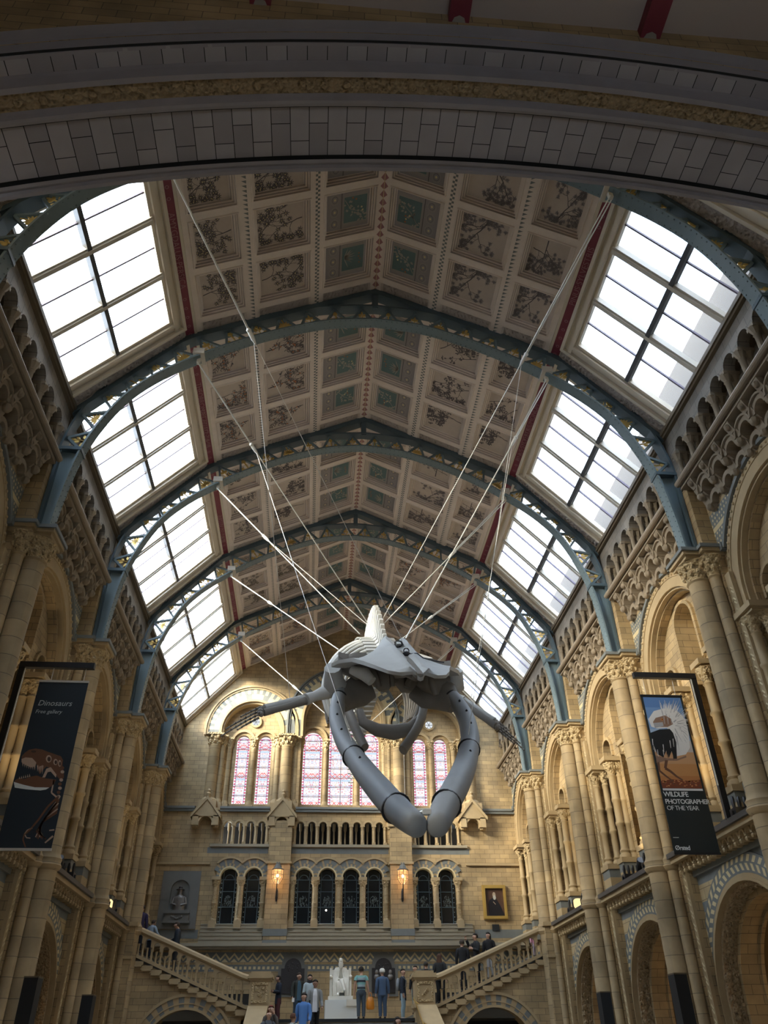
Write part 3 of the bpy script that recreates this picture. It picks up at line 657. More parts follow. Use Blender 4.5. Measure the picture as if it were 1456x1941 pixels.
for key in 'ABCDEZ':
    for sg in (1, -1):
        o = band.put((0, BAYC[key], 0), sg < 0)
        if (key, sg) in TXT:
            xa = Vector((0, -sg, 0)); ya = Vector((-sg, 0, .4676)).normalized(); za = xa.cross(ya)
            m4 = Matrix((xa, ya, za)).transposed().to_4x4(); m4.translation = Vector((sg * 5.46, BAYC[key], 21.7 - .4676 * 5.46 - .045))
            text(TXT[key, sg], 'lettering', M['pink'], .24, m4, parent=o)
# parapets and slate roofs of the ranges outside the skylights
mb = MB()
for sg in (1, -1):
    top = 19.6 if sg > 0 else 16.9
    mb.box(*sorted((sg * 9.6, sg * 10.0)), -4, 46, 12, top, 0)
    mb.quad((sg * 10, -4, top), (sg * 10, 46, top), (sg * 14, 46, top + (4.5 if sg > 0 else 1.2)), (sg * 14, -4, top + (4.5 if sg > 0 else 1.2)), 1)
tag(mb.build('trim_parapet', [M['ext_stone'], M['roof_slate']]), kind='structure')
# ------------------------------------------------------------------ iron roof ribs
def spl(P, n):
    P = [Vector(p) for p in P]; out = []
    for i in range(len(P) - 1):
        p0, p1, p2, p3 = P[max(i - 1, 0)], P[i], P[i + 1], P[min(i + 2, len(P) - 1)]
        for k in range(n):
            t = k / n; out.append(.5 * ((2 * p1) + (p2 - p0) * t + (2 * p0 - 5 * p1 + 4 * p2 - p3) * t * t + (3 * p1 - p0 - 3 * p2 + p3) * t ** 3))
    out.append(P[-1]); return out
BOT = spl([(7.88, 12.0), (7.82, 13.2), (7.66, 14.5), (7.32, 15.65), (6.8, 16.7), (6.05, 17.55), (5.1, 18.28), (4.0, 18.98), (2.8, 19.58), (1.4, 20.08), (0, 20.26)], 4)
TOP = spl([(8.16, 14.65), (8.0, 15.6), (7.6, 16.65), (7.0, 17.55), (6.3, 18.25), (5.5, 18.88), (4.4, 19.62), (3.0, 20.28), (1.5, 20.72), (0, 20.88)], 4)
BOT2 = BOT + [Vector((-p.x, p.y)) for p in BOT[-2::-1]]; TOP2 = TOP + [Vector((-p.x, p.y)) for p in TOP[-2::-1]]
def chord(mb, P, hw, th, mat=0):
    rings = []
    for i, p in enumerate(P):
        t = (P[min(i + 1, len(P) - 1)] - P[max(i - 1, 0)]).normalized(); nn = Vector((-t.y, t.x))
        a, b = p, p - nn * th
        rings.append([(a.x, -hw, a.y), (a.x, hw, a.y), (b.x, hw, b.y), (b.x, -hw, b.y)])
    mb.loft(rings, mat)
def at_len(P, d):
    for i in range(len(P) - 1):
        L = (P[i + 1] - P[i]).length
        if d <= L or i == len(P) - 2: return P[i] + (P[i + 1] - P[i]) * min(1, d / L), (P[i + 1] - P[i]).normalized()
        d -= L
def plen(P): return sum((P[i + 1] - P[i]).length for i in range(len(P) - 1))
def gilt_leaf(kind, seed):
    r = random.Random(seed); mb = MB()     # in x-z plane around origin, about .4 wide, .45 high, stem at bottom
    def leaf(x, z, a, l, w):
        c, s = math.cos(a), math.sin(a); P = [(0, 0), (l * .3, w), (l * .7, w * .8), (l, 0), (l * .7, -w * .8), (l * .3, -w)]
        mb.prism([(x + p * c - q * s, z + p * s + q * c) for p, q in P], lambda u, v, w_: (u, w_, v), -.012, .012)
    mb.tube([(0, 0, 0), (.01, 0, .2), (0, 0, .36)], .014, 6)
    if kind == 0:
        for x, z in ((-.13, .14), (.13, .14), (0, .36), (-.07, .27), (.08, .27)): leaf(x * .4, z * .7, math.atan2(z - .1, x), .14, .030)
    elif kind == 1:
        for x, z in ((-.14, .12), (.14, .12), (0, .33)):
            mb.lathe([(.055, -.015), (.062, 0), (.055, .015)], (0, 0, 0), 10, 0); k = 2 * 10
            for j in range(len(mb.v) - 30, len(mb.v)):
                p = mb.v[j]; mb.v[j] = (p[0] + x, p[2], p[1] + z)
            mb.tube([(0, 0, .08), (x, 0, z)], .012, 5)
    elif kind == 2:
        for s in (-1, 1):
            pts = [(s * (.10 + (.085 - .010 * i) * math.cos(i * .75)), 0, .13 + (.085 - .010 * i) * math.sin(i * .75)) for i in range(9)]; mb.tube(pts, .010, 5)
        for a in (.6, 1.57, 2.5): leaf(0, .22, a, .14, .028)
    else:
        for k in range(7): leaf(0, .14, PI * (.02 + k * .16), .16, .022)
    return mb
GILT = [gilt_leaf(k, k) for k in range(4)]
def roof_rib():
    root = empty('roof_rib')
    mb = MB(); chord(mb, BOT2, .18, .05)
    Lb = plen(BOT2); k = int(Lb / .16)
    mb.build('bottom_chord', M['steel'], root)
    mb = MB()
    for i in range(k):
        p, t = at_len(BOT2, .1 + i * .16); nn = Vector((t.y, -t.x)) if False else Vector((-t.y, t.x))
        for y in (-.12, .12): mb.ico((p.x + nn.x * .004, y, p.y + nn.y * .004), .02, 0, 5, 3)
    tag(mb.build('rivets', M['steel'], root), kind='stuff')
    mb = MB(); chord(mb, TOP2, .17, .06)
    for y in (-.17, .17):
        pass
    mb.build('top_chord', M['steel_dark'], root)
    mb = MB()                     # rafter against the ceiling and skylight frames
    for s in (-1, 1):
        pts = [(s * 8.12, 15.9), (s * 5.52, 19.02), (0, 21.60)]
        for (x0, z0), (x1, z1) in zip(pts, pts[1:]):
            mb.add([(x, y, z + d) for x, z in ((x0, z0), (x1, z1)) for y in (-.17, .17) for d in (-.10, .12)], [(0, 1, 3, 2), (4, 6, 7, 5), (0, 4, 5, 1), (2, 3, 7, 6), (0, 2, 6, 4), (1, 5, 7, 3)])
    mb.build('rafter', M['steel_dark'], root)
    mb = MB(); mb.box(-.09, .09, -.12, .12, 20.85, 21.6); mb.box(-.14, .14, -.16, .16, 21.45, 21.56); mb.build('king_post', M['steel_dark'], root)
    for s in (-1, 1):
        mb = MB(); mb.prism([(s * 7.90, 12.0), (s * 8.2, 12.0), (s * 8.2, 14.62), (s * 7.68, 14.5), (s * 7.83, 13.2)], lambda u, v, w: (u, w, v), -.05, .05)
        mb.build('leg_plate', M['steel'], root)
        mb = MB(); mb.box(*sorted((s * 7.62, s * 8.22)), -.2, .2, 14.56, 14.66); mb.box(*sorted((s * 8.12, s * 8.2)), -.18, .18, 12, 14.6); mb.build('leg_bracket', M['steel_dark'], root)
    # lattice: braces between the chords and gilt foliage in every second bay of it
    nb = 13; b0 = 2.62; Lh = plen(BOT); Lt = plen(TOP)
    for s in (-1, 1):
        for i in range(nb):
            pb, _ = at_len(BOT, b0 + (Lh - b0) * i / nb); pt, _ = at_len(TOP, Lt * (i + .5) / nb); pb2, _ = at_len(BOT, b0 + (Lh - b0) * (i + 1) / nb)
            for a, b in ((pb + (pt - pb).normalized() * .05, pt), (pt, pb2 + (pt - pb2).normalized() * .05)):
                mb = MB(); d = (b - a).normalized(); n_ = Vector((-d.y, d.x)) * .035
                mb.add([(s * (p + n_ * e).x, y, (p + n_ * e).y) for p in (a, b) for y in (-.05, .05) for e in (-1, 1)], [(0, 1, 3, 2), (4, 6, 7, 5), (0, 4, 5, 1), (2, 3, 7, 6), (0, 2, 6, 4), (1, 5, 7, 3)])
                mb.build('brace', M['steel'], root)
            mid = (pb + pb2) / 2; mid = mid + (pt - mid).normalized() * .055; up = (pt - mid); ang = math.atan2(s * up.x, up.y); g = GILT[(i * 3 + (s > 0)) % 4]; sc = up.length / .46
            c, s_ = math.cos(ang), math.sin(ang); m2 = MB()
            m2.add([(s * mid.x + (x * c + z * s_) * sc, y, mid.y + (-x * s_ + z * c) * sc) for x, y, z in g.v], g.f)
            m2.build('gilt_foliage', M['gilt'], root)
    for s in (-1, 1):            # pale clamp that carries the hanging rods
        mb = MB(); mb.box(s * 5.12 - .16, s * 5.12 + .16, -.24, .24, 18.30, 18.50); mb.box(s * 5.12 - .05, s * 5.12 + .05, -.05, .05, 18.1, 18.3); mb.build('cable_clamp', M['sash'], root)
    return root
rp = Proto(roof_rib()); ORD = ['nearest the entrance arch', 'second from the entrance arch', 'third from the entrance arch', 'fourth from the entrance arch', 'nearest the end wall']
for i, y in enumerate(RIBS):
    o = rp.put((0, y, 0), False, 'blue grey iron lattice roof rib with gilt foliage, ' + ORD[i], 'iron roof ribs'); tag(o, cat='roof rib')

# ------------------------------------------------------------------ clustered piers
def arch_prof(r): return [(r + .05, 0), (r + .07, .06), (r + .02, .12), (r + .05, .17), (r, .22)]
def pier():
    root = empty('clustered_pier'); L = lambda x: x
    SH = [(8.05, 0, .26, 'main_shaft'), (8.30, -.34, .14, 'side_shaft'), (8.30, .34, .14, 'side_shaft')]
    mb = MB(); mb.box(8.25, 9.0, -.40, .40, 0, 12.0); mb.box(8.42, 8.95, -.50, .50, 0, 11.8); mb.box(8.55, 8.95, -.72, .72, 0, 11.0); mb.build('core', M['stone'], root)
    for x, y, r, nm in SH:
        mb = MB(); mb.lathe([(r + .12, 0), (r + .12, .25), (r + .05, .35), (r, .45), (r, 5.72), (r + .05, 5.76), (r + .09, 5.84), (r + .05, 5.92), (r + .07, 6.0), (r + .02, 6.08), (r, 6.14), (r, 11.2), (r + .04, 11.24), (r, 11.28)], (x, y, 0), 16 if r > .2 else 10)
        mb.build(nm, M['shaft'], root, smooth=40)
    for x, y, r, nm in SH:
        mb = MB(); mb.lathe([(r, 11.26), (r + .02, 11.34), (r + .05, 11.5), (r + .12, 11.68), (r + .17, 11.74), (r + .15, 11.78)], (x, y, 0), 12)
        rr = random.Random(3)
        for k in range(10 if r > .2 else 7):
            for j in range(2):
                a = 2 * PI * (k + .5 * j) / (10 if r > .2 else 7); mb.ico((x + (r + .05 + .05 * j) * math.cos(a), y + (r + .05 + .05 * j) * math.sin(a), 11.45 + .17 * j), .062, 0, 6, 4, 1, 1, 1.4)
        mb.build('capital', M['carved_fine'], root, smooth=50)
    mb = MB()
    for z0, z1, e in ((11.76, 11.84, .02), (11.84, 11.93, .09), (11.93, 12.02, .14)):
        mb.prism([(7.70 - e, -.36 - e), (7.70 - e, .36 + e), (8.10 - e, .36 + e), (8.10 - e, .56 + e), (8.62, .56 + e), (8.62, -.56 - e), (8.10 - e, -.56 - e), (8.10 - e, -.36 - e)], lambda u, v, w: (u, v, w), z0, z1, 1 if e > .1 else 0)
    mb.build('abacus', [M['rounds'], M['blue']], root)
    mb = MB(); mb.box(8.22, 8.75, -.40, .40, 12.0, 14.0); mb.build('upper_pilaster', M['stone'], root)
    for y in (-.60, .60):        # strip carved with zigzags beside the shafts
        mb = MB(); mb.box(8.46, 8.56, y - .13, y + .13, .3, 11.2)
        for k in range(36):
            z = .5 + k * .29
            for j in range(2):
                z2 = z + .1 * j; mb.add([(8.455, y - .09, z2), (8.455, y, z2 + .09), (8.44, y, z2 + .05), (8.44, y - .09, z2 - .04)], [(0, 1, 2, 3)], 1); mb.add([(8.455, y + .09, z2), (8.455, y, z2 + .09), (8.44, y, z2 + .05), (8.44, y + .09, z2 - .04)], [(0, 1, 2, 3)], 1)
        mb.build('zigzag_strip', [M['rounds'], M['cream']], root)
    return root
SIDE = {1: 'ostrich banner wall', -1: 'dinosaur banner wall'}
RN = ['closest to the entrance arch', 'just in front of the hanging banner', 'just beyond the hanging banner', 'two beyond the hanging banner', 'standing at the stair head']
pp = Proto(pier())
for sg in (1, -1):
    for i, y in enumerate(RIBS):
        o = pp.put((0, y, 0), sg < 0, 'buff clustered pier %s, %s' % (RN[i], SIDE[sg]), 'clustered piers'); tag(o, cat='pier', kind='thing')

# ------------------------------------------------------------------ bay features
def ground_arch():
    root = empty('ground_arch'); f = fR; Z = 2.75
    mb = MB(); nseg = 34; mb.ring(f, 0, Z, 2.40, 2.84, 0, .05, n=nseg, mat=0, stilt=2.65)
    for j in range(2):           # two rows of cream dashes laid like a plait
        r0, r1 = (2.45, 2.60) if j == 0 else (2.64, 2.79); n = 54
        def pt(i, r):
            L = 2.6; tot = 2 * L / 2.6 + PI; a = tot * i / n - L / 2.6
            if a < 0: return (r, Z + a * 2.6)
            if a > PI: return (-r, Z - (a - PI) * 2.6)
            return (r * math.cos(a), Z + r * math.sin(a))
        for i in range(n):
            sl = .35 if j else -.35
            P = [pt(i + .1, r0), pt(i + .58, r0), pt(i + .58 + sl, r1), pt(i + .1 + sl, r1)]
            mb.add([f(u, v, .056) for u, v in P], [(0, 1, 2, 3)], 1)
    mb.build('plaited_band', [M['blue'], M['cream']], root)
    mb = MB(); mb.ring(f, 0, Z, 2.29, 2.40, -.1, .06, n=24, stilt=2.7); mb.ring(f, 0, Z, 2.24, 2.30, -.1, .10, n=24, stilt=2.7); mb.build('roll_moulding', M['rounds'], root)
    mb = MB(); mb.ring(f, 0, Z, 2.14, 2.31, -.42, -.06, n=24, stilt=2.73)
    rr = random.Random(4)
    for k in range(150):
        w = rr.uniform(-.38, -.1)
        if rr.random() < .5: z = rr.uniform(.3, Z); sg = rr.choice((-1, 1)); p = f(sg * 2.13, z, w)
        else: a = PI * rr.random(); p = f(2.13 * math.cos(a), Z + 2.13 * math.sin(a), w)
        mb.ico(p, rr.uniform(.03, .075), 0, 5, 3)
    mb.build('carved_band', M['carved'], root)
    mb = MB(); mb.ring(f, 0, Z, 2.0, 2.2, -.95, -.42, n=24, stilt=2.73); mb.ring(f, 0, Z, 1.96, 2.02, -1.0, -.92, n=24, stilt=2.73); mb.build('soffit', M['stone'], root)
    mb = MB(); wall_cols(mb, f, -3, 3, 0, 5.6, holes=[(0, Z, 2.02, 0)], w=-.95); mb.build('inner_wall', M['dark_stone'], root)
    return root
def balcony():
    root = empty('balcony_ledge')
    mb = MB(); mb.box(8.12, 8.9, -2.45, 2.45, 5.96, 6.08); mb.build('ledge_slab', M['ledge_dark'], root)
    mb = MB(); mb.box(8.2, 8.85, -2.45, 2.45, 5.84, 5.96); mb.build('rail_moulding', M['rounds'], root)
    n = 17; mb = MB()
    for i in range(n):
        u = -2.32 + 4.64 * i / (n - 1)
        mb.box(8.40, 8.75, u - .05, u + .05, 5.62, 5.88, 0); mb.ico((8.38, u, 5.62), .06, 0, 6, 4); mb.box(8.34, 8.6, u - .04, u + .04, 5.68, 5.75, 0)
        if i < n - 1: mb.ring(lambda a, b, w: (8.5 - w, a, b), u + .145, 5.72, .09, .145, 0, .16, n=6); 
    mb.box(8.66, 8.75, -2.4, 2.4, 5.50, 5.64, 1)
    mb.build('arcaded_corbels', [M['rounds'], M['blue']], root)
    return root
def blind_arch():
    root = empty('blind_arch'); f = fR
    mb = MB(); mb.ring(f, 0, 10.5, 2.58, 2.68, .15, .26, n=26, a0=.55, a1=PI - .55); mb.ring(f, 0, 10.5, 2.68, 2.74, .15, .22, n=26, a0=.55, a1=PI - .55)
    for s in (-1, 1): mb.box(8.46, 8.62, *sorted((s * 2.24, s * 2.36)), 11.82, 12.02)
    mb.build('hood_moulding', M['blue'], root)
    mb = MB(); mb.ring(f, 0, 10.5, 2.42, 2.56, .15, .19, n=26, stilt=.4)
    for i in range(40):
        a = PI * (i + .5) / 40; mb.ico(f(2.49 * math.cos(a), 10.5 + 2.49 * math.sin(a), .19), .05, 0, 5, 3)
    mb.build('beaded_band', M['rounds'], root, smooth=60)
    mb = MB(); mb.ring(f, 0, 10.5, 2.12, 2.42, -.05, .17, n=26, stilt=.4); mb.ring(f, 0, 10.5, 2.06, 2.14, -.05, .10, n=26, stilt=.4); mb.build('voussoirs', M['rounds'], root)
    mb = MB(); mb.ring(f, 0, 10.5, 2.0, 2.25, -.3, -.05, n=26, stilt=.4); mb.build('inner_order', M['stone'], root)
    mb = MB()
    for cu, cv, r, st in ((-1.55, 10.6, .36, 3.6), (0, 11.75, .56, 1.5), (1.55, 10.6, .36, 3.6)):
        mb.ring(f, cu, cv, r, r + .10, -.32, -.22, n=14, stilt=.3 if r < .5 else 1.3); mb.ring(f, cu, cv, r, r + .04, -1.1, -.3, n=14, stilt=st + .1)
    mb.build('light_surrounds', M['stone'], root)
    return root
def frieze(): 
    root = empty('frieze'); f = fR
    for s in (-1, 1):            # blue spandrels with cream lozenges either side of the arch crown
        mb = MB()
        for j in range(7):
            z = 12.1 + .13 * j
            u0 = math.sqrt(max(0, 2.76 ** 2 - (z - 10.5) ** 2)) if z < 13.2 else 0
            if u0 > 2.55: continue
            a, b = sorted((s * (u0 + .02), s * 2.58)); c = .02
            m = 0 if j not in (3,) else 1
            mb.quad(f(a, z, .156), f(b, z, .156), f(b, z + .13, .156), f(a, z + .13, .156), m)
            k = int((b - a) / .13)
            if m == 0:
                for i in range(k):
                    u = a + .065 + i * .13 + (.0 if j % 2 else .05); mb.add([f(u - .035, z + .065, .162), f(u, z + .02, .162), f(u + .035, z + .065, .162), f(u, z + .11, .162)], [(0, 1, 2, 3)], 1)
        mb.build('lozenge_band', [M['blue'], M['cream']], root)
    return root
def corbel_table():
    root = empty('corbel_table'); f = fR
    mb = MB(); mb.box(7.98, 8.75, -2.6, 2.6, 13.98, 14.08); mb.lathe([(.08, -2.6), (.08, 2.6)], (0, 0, 0), 10)
    for i in range(len(mb.v) - 20, len(mb.v)):
        p = mb.v[i]; mb.v[i] = (7.99 + p[0], p[2], 14.03 + p[1])
    mb.box(8.06, 8.75, -2.6, 2.6, 13.88, 13.98); mb.build('ledge', M['corbel_stone'], root)
    for i in range(7):
        u = -2.16 + .72 * i; mb = MB()
        # three tiers stepping out: shell bracket, scrolled bracket, boss
        mb.prism([(8.62, 12.95), (8.5, 13.0), (8.42, 13.12), (8.36, 13.3), (8.62, 13.3)], lambda a, b, w: (a, w, b), u - .13, u + .13)
        mb.prism([(8.62, 13.28), (8.40, 13.3), (8.30, 13.42), (8.22, 13.62), (8.62, 13.62)], lambda a, b, w: (a, w, b), u - .15, u + .15)
        mb.ico((8.30, u, 13.34), .12, 0, 7, 5); mb.ico((8.44, u, 13.02), .1, 0, 7, 5)
        mb.prism([(8.62, 13.62), (8.2, 13.62), (8.13, 13.74), (8.08, 13.88), (8.62, 13.88)], lambda a, b, w: (a, w, b), u - .11, u + .11); mb.ico((8.12, u, 13.76), .09, 0, 7, 5)
        mb.build('corbel', M['corbel_stone'], root, smooth=40)
    mb = MB()
    for i in range(6):
        u = -1.80 + .72 * i
        mb.ring(lambda a, b, w: (8.62 - w, a, b), u, 13.42, .2, .34, 0, .36, n=10); mb.ring(lambda a, b, w: (8.62 - w, a, b), u, 13.42, .32, .37, .3, .42, n=10)
        mb.ring(lambda a, b, w: (8.62 - w, a, b), u, 13.05, .16, .28, 0, .2, n=8)
    mb.build('corbel_arches', M['corbel_stone'], root); return root
def dwarf_arcade():
    root = empty('dwarf_arcade'); f = lambda u, v, w: (8.2 - w, u, v); mb = MB()
    wall_cols(mb, f, -2.98, 2.98, 15.1, 16.05, holes=[(.75 * i, 15.16, .24, 15.1) for i in range(-3, 4)], mat=0, n=12)
    for i in range(-3, 4): mb.ring(f, .75 * i, 15.16, .24, .29, -.28, .02, n=12, stilt=.04)
    mb.box(8.2, 8.5, -2.98, -2.6, 14.08, 15.1); mb.box(8.2, 8.5, 2.6, 2.98, 14.08, 15.1); mb.build('arch_screen', [M['arcade_stone']], root)
    mb = MB(); mb.box(8.10, 8.7, -2.98, 2.98, 15.86, 15.94); mb.box(8.05, 8.7, -2.98, 2.98, 15.94, 16.06); mb.build('cornice', M['dark_stone'], root)
    for i in range(-4, 4):
        u = .75 * i + .375; mb = MB()
        for x in (8.27, 8.47): mb.lathe([(.11, 14.08), (.11, 14.22), (.075, 14.3), (.075, 14.86), (.10, 14.89), (.075, 14.92), (.14, 15.08), (.15, 15.12)], (x, u, 0), 8)
        mb.box(8.16, 8.58, u - .14, u + .14, 15.08, 15.17); mb.build('colonnette_pair', M['corbel_stone'], root, smooth=40)
    return root
def cluster(us, r, name='colonnette_cluster'):
    root = empty(name); f = fR
    a, b = min(p[0] for p in us) - .2, max(p[0] for p in us) + .2; x0 = min(p[1] for p in us) - .2; x1 = max(p[1] for p in us) + .2
    mb = MB(); mb.box(x0, x1, a, b, 5.98, 6.25, 0); mb.box(x0, x1, a, b, 6.25, 6.5, 1); mb.box(x0, x1, a, b, 6.5, 6.75, 0); mb.box(x0 - .04, x1, a - .04, b + .04, 6.75, 6.9, 1); mb.build('plinth', [M['blue'], M['rounds']], root)
    for u, x in us:
        mb = MB(); pr = [(r + .08, 6.9), (r + .08, 7.0), (r + .03, 7.06), (r + .06, 7.12), (r, 7.2)]
        for z in (7.9, 8.65): pr += [(r, z), (r + .035, z + .04), (r + .035, z + .1), (r, z + .14)]
        pr += [(r, 9.45), (r + .03, 9.5), (r, 9.55)]; mb.lathe(pr, (x, u, 0), 10); o = mb.build('shaft', M['rounds'], root, smooth=40)
        mb = MB(); mb.lathe([(r, 9.53), (r + .03, 9.66), (r + .12, 9.86), (r + .14, 9.92)], (x, u, 0), 8)
        for k in range(6): mb.ico((x + (r + .06) * math.cos(k * PI / 3), u + (r + .06) * math.sin(k * PI / 3), 9.78), .055, 0, 5, 4, 1, 1, 1.5)
        mb.build('capital', M['carved_fine'], root, smooth=50)
    mb = MB(); mb.box(x0 + .02, x1, a + .02, b - .02, 9.9, 9.98); mb.box(x0 - .05, x1, a - .05, b + .05, 9.98, 10.12); mb.build('abacus', M['rounds'], root)
    return root
PR = {'arch': (ground_arch, 'round ground arch with plaited blue band', 'arch', 'ground floor arches'),
      'balcony': (balcony, 'corbelled balcony ledge over the ground arch', 'balcony ledge', 'balcony ledges'),
      'blind': (blind_arch, 'tall blind arch with beaded hood', 'arch', 'blind arches of the upper stage'),
      'frieze': (frieze, 'blue and cream lozenge frieze', 'frieze', 'lozenge friezes'),
      'corbel': (corbel_table, 'ledge on tiers of scrolled corbels', 'corbel table', 'corbel tables'),
      'arcade': (dwarf_arcade, 'dwarf arcade of paired colonnettes', 'arcade', 'dwarf arcades'),
      'jamb_far': (lambda: cluster([(2.22, 8.62), (1.98, 8.86), (2.26, 8.94)], .105), 'three banded colonnettes at the far jamb', 'colonnettes', 'colonnette clusters'),
      'mull_far': (lambda: cluster([(.92, 8.74), (.92, 9.0)], .12), 'banded colonnettes beyond the middle light', 'colonnettes', 'colonnette clusters'),
      'mull_near': (lambda: cluster([(-.92, 8.74), (-.92, 9.0)], .12), 'banded colonnettes before the middle light', 'colonnettes', 'colonnette clusters'),
      'jamb_near': (lambda: cluster([(-2.22, 8.62), (-1.98, 8.86)], .105), 'two banded colonnettes at the near jamb', 'colonnettes', 'colonnette clusters')}
BAYN = {'A': 'bay nearest the entrance', 'B': 'bay with the banner', 'C': 'bay past the banner', 'D': 'last bay before the stair', 'E': 'bay above the stair'}
for nm, (fn, lab, cat, grp) in PR.items():
    p = Proto(fn())
    for key in 'ABCDE':
        if key == 'E' and nm in ('arch', 'balcony'): continue
        for sg in (1, -1):
            o = p.put((0, BAYC[key] - (.05 if key == 'E' else 0), 0), sg < 0, '%s, %s, %s' % (lab, BAYN[key], SIDE[sg]), grp); tag(o, cat=cat, kind='thing')
# entrance arch as one structure of rings: soffit blocks, mouldings, carved order
FA = lambda a, r, y: farc(a, r, y)
def arc_band(mb, r0, y0, r1, y1, mat, a0=38, a1=142, n=60):
    for i in range(n):
        a, b = math.radians(a0 + (a1 - a0) * i / n), math.radians(a0 + (a1 - a0) * (i + 1) / n)
        mb.quad(FA(a, r0, y0), FA(b, r0, y0), FA(b, r1, y1), FA(a, r1, y1), mat)
root = tag(empty('trim_entrance_arch'), kind='structure')
mb = MB()
pr = [(19.10, 7.05, 0), (19.00, 7.03, 0), (19.00, 6.97, 0), (19.06, 6.95, 0), (19.03, 6.90, 0), (19.03, 6.84, 0), (19.12, 6.82, 1), (19.12, 6.04, 1), (19.04, 6.0, 0), (19.02, 5.95, 0), (19.02, 5.90, 0), (19.10, 5.88, 0), (19.16, 5.86, 0), (19.16, 5.62, 2), (19.10, 5.60, 0), (19.10, 5.52, 0), (19.3, 5.50, 0), (19.36, 5.48, 0), (19.36, 5.28, 1), (19.36, 5.24, 0), (19.62, 5.2, 0), (19.68, 5.18, 0), (19.68, 5.06, 0), (20.6, 5.04, 1)]
for (r0, y0, _), (r1, y1, m) in zip(pr, pr[1:]):
    if m == 1: continue
    arc_band(mb, r0, y0, r1, y1, m)
mb.build('mouldings', [M['arch_block2'], M['stone'], M['carved']], root)
mb = MB()                        # dressed soffit blocks with open joints, in two courses broken turn and turn about
nb = 118
for i in range(nb):
    a, b = math.radians(38 + 104 * (i + .02) / nb), math.radians(38 + 104 * (i + .98) / nb)
    sp = 6.30 if i % 2 else 6.58
    for y0, y1 in ((6.05, sp - .006), (sp + .006, 6.82)): 
        mb.quad(FA(a, 19.12, y0), FA(b, 19.12, y0), FA(b, 19.12, y1), FA(a, 19.12, y1), R.choice((0, 0, 1)))
    for r, y0, y1 in ((19.36, 5.24, 5.48),): mb.quad(FA(a, r, y0), FA(b, r, y0), FA(b, r, y1), FA(a, r, y1), R.choice((0, 1)))
mb.build('soffit_blocks', [M['arch_block'], M['arch_block2']], root)
mb = MB(); arc_band(mb, 19.14, 5.9, 19.14, 6.95, 0); arc_band(mb, 19.38, 5.2, 19.38, 5.6, 0)
for i in range(60): 
    a = math.radians(60 + 60 * i / 60); p = FA(a, 19.13, 5.74); mb.ico(p, .07, 1, 6, 4, 1, 1, .5)
arc_band(mb, 19.6, 5.2, 28, 5.0, 2); mb.build('joint_backing', [M['black_matt'], M['carved'], M['stone']], root)
# ------------------------------------------------------------------ end wall: stained glass
def glass_light(n, cu, cv, r, vb, mull=False):
    root = tag(empty('window_%d' % n), kind='structure'); Y = YE + .72
    verts, faces, edge, uvs = [], [], [], []
    def V(u, v, e): verts.append((cu + u, Y, v)); edge.append(e); uvs.append((u, v)); return len(verts) - 1
    seg = 10
    for k in range(seg):
        v0, v1 = vb + (cv - vb) * k / seg, vb + (cv - vb) * (k + 1) / seg
        for s in (-1, 1):
            a, b, c, d = V(s * r, v0, 0), V(0, v0, r), V(0, v1, r), V(s * r, v1, 0); faces.append((a, b, c, d))
    for k in range(16):
        a0, a1 = PI * k / 16, PI * (k + 1) / 16
        a, b, c = V(0, cv, r), V(r * math.cos(a0), cv + r * math.sin(a0), 0), V(r * math.cos(a1), cv + r * math.sin(a1), 0); faces.append((a, b, c))
    me = bpy.data.meshes.new('glass'); me.from_pydata(verts, [], faces); me.materials.append(M['stained'])
    at = me.attributes.new('edge', 'FLOAT', 'POINT'); at.data.foreach_set('value', edge)
    ul = me.uv_layers.new(name='UVMap')
    for l in me.loops: ul.data[l.index].uv = uvs[l.vertex_index]
    o = bpy.data.objects.new('glass', me); COL.objects.link(o); o.parent = root
    if r > .2:
        mb = MB()
        for k in range(int((cv + r * .6 - vb) / .47) + 1): mb.box(cu - r, cu + r, Y - .03, Y - .012, vb + .47 * k - .012, vb + .47 * k + .012)
        if mull: mb.box(cu - .015, cu + .015, Y - .03, Y - .01, vb, cv + r)
        mb.build('saddle_bars', M['thin_bar'], root)
    mb = MB(); mb.ring(fE, cu, cv, r - .005, r + .14, -.80, -.46, n=18, stilt=cv - vb); mb.box(cu - r - .05, cu + r + .05, YE + .4, YE + .8, vb - .25, vb); mb.build('frame', M['stone'], root)
    return root
for i, (a, b, r) in enumerate(LANC): glass_light(10 + i, a, b, r, 12.16, mull=(i == 3))
for i, c in enumerate((-4.58, 4.58)):
    Y = YE + .45; root = tag(empty('window_%d' % (20 + i)), kind='structure')
    mb = MB(); mb.add([(c + .2 * math.cos(2 * PI * k / 20), Y - .01, 16.35 + .2 * math.sin(2 * PI * k / 20)) for k in range(20)], [tuple(range(20))]); mb.build('glass', M['white_glow'] if 'white_glow' in M else emit('daylit_pale_glass', (.9, .95, 1.0), .33), root)
    mb = MB(); mb.ring(fE, c, 16.35, .2, .30, -.6, -.42, n=20, a1=2 * PI); mb.build('frame', M['rounds'], root)
    mb = MB()
    for k in range(3): mb.box(c - .2, c + .2, Y - .03, Y - .015, 16.34, 16.36, tf=lambda x, y, z, k=k, c=c: (c + (x - c) * math.cos(k * PI / 3) - (z - 16.35) * math.sin(k * PI / 3), y, 16.35 + (x - c) * math.sin(k * PI / 3) + (z - 16.35) * math.cos(k * PI / 3)))
    mb.build('saddle_bars', M['bar'], root)
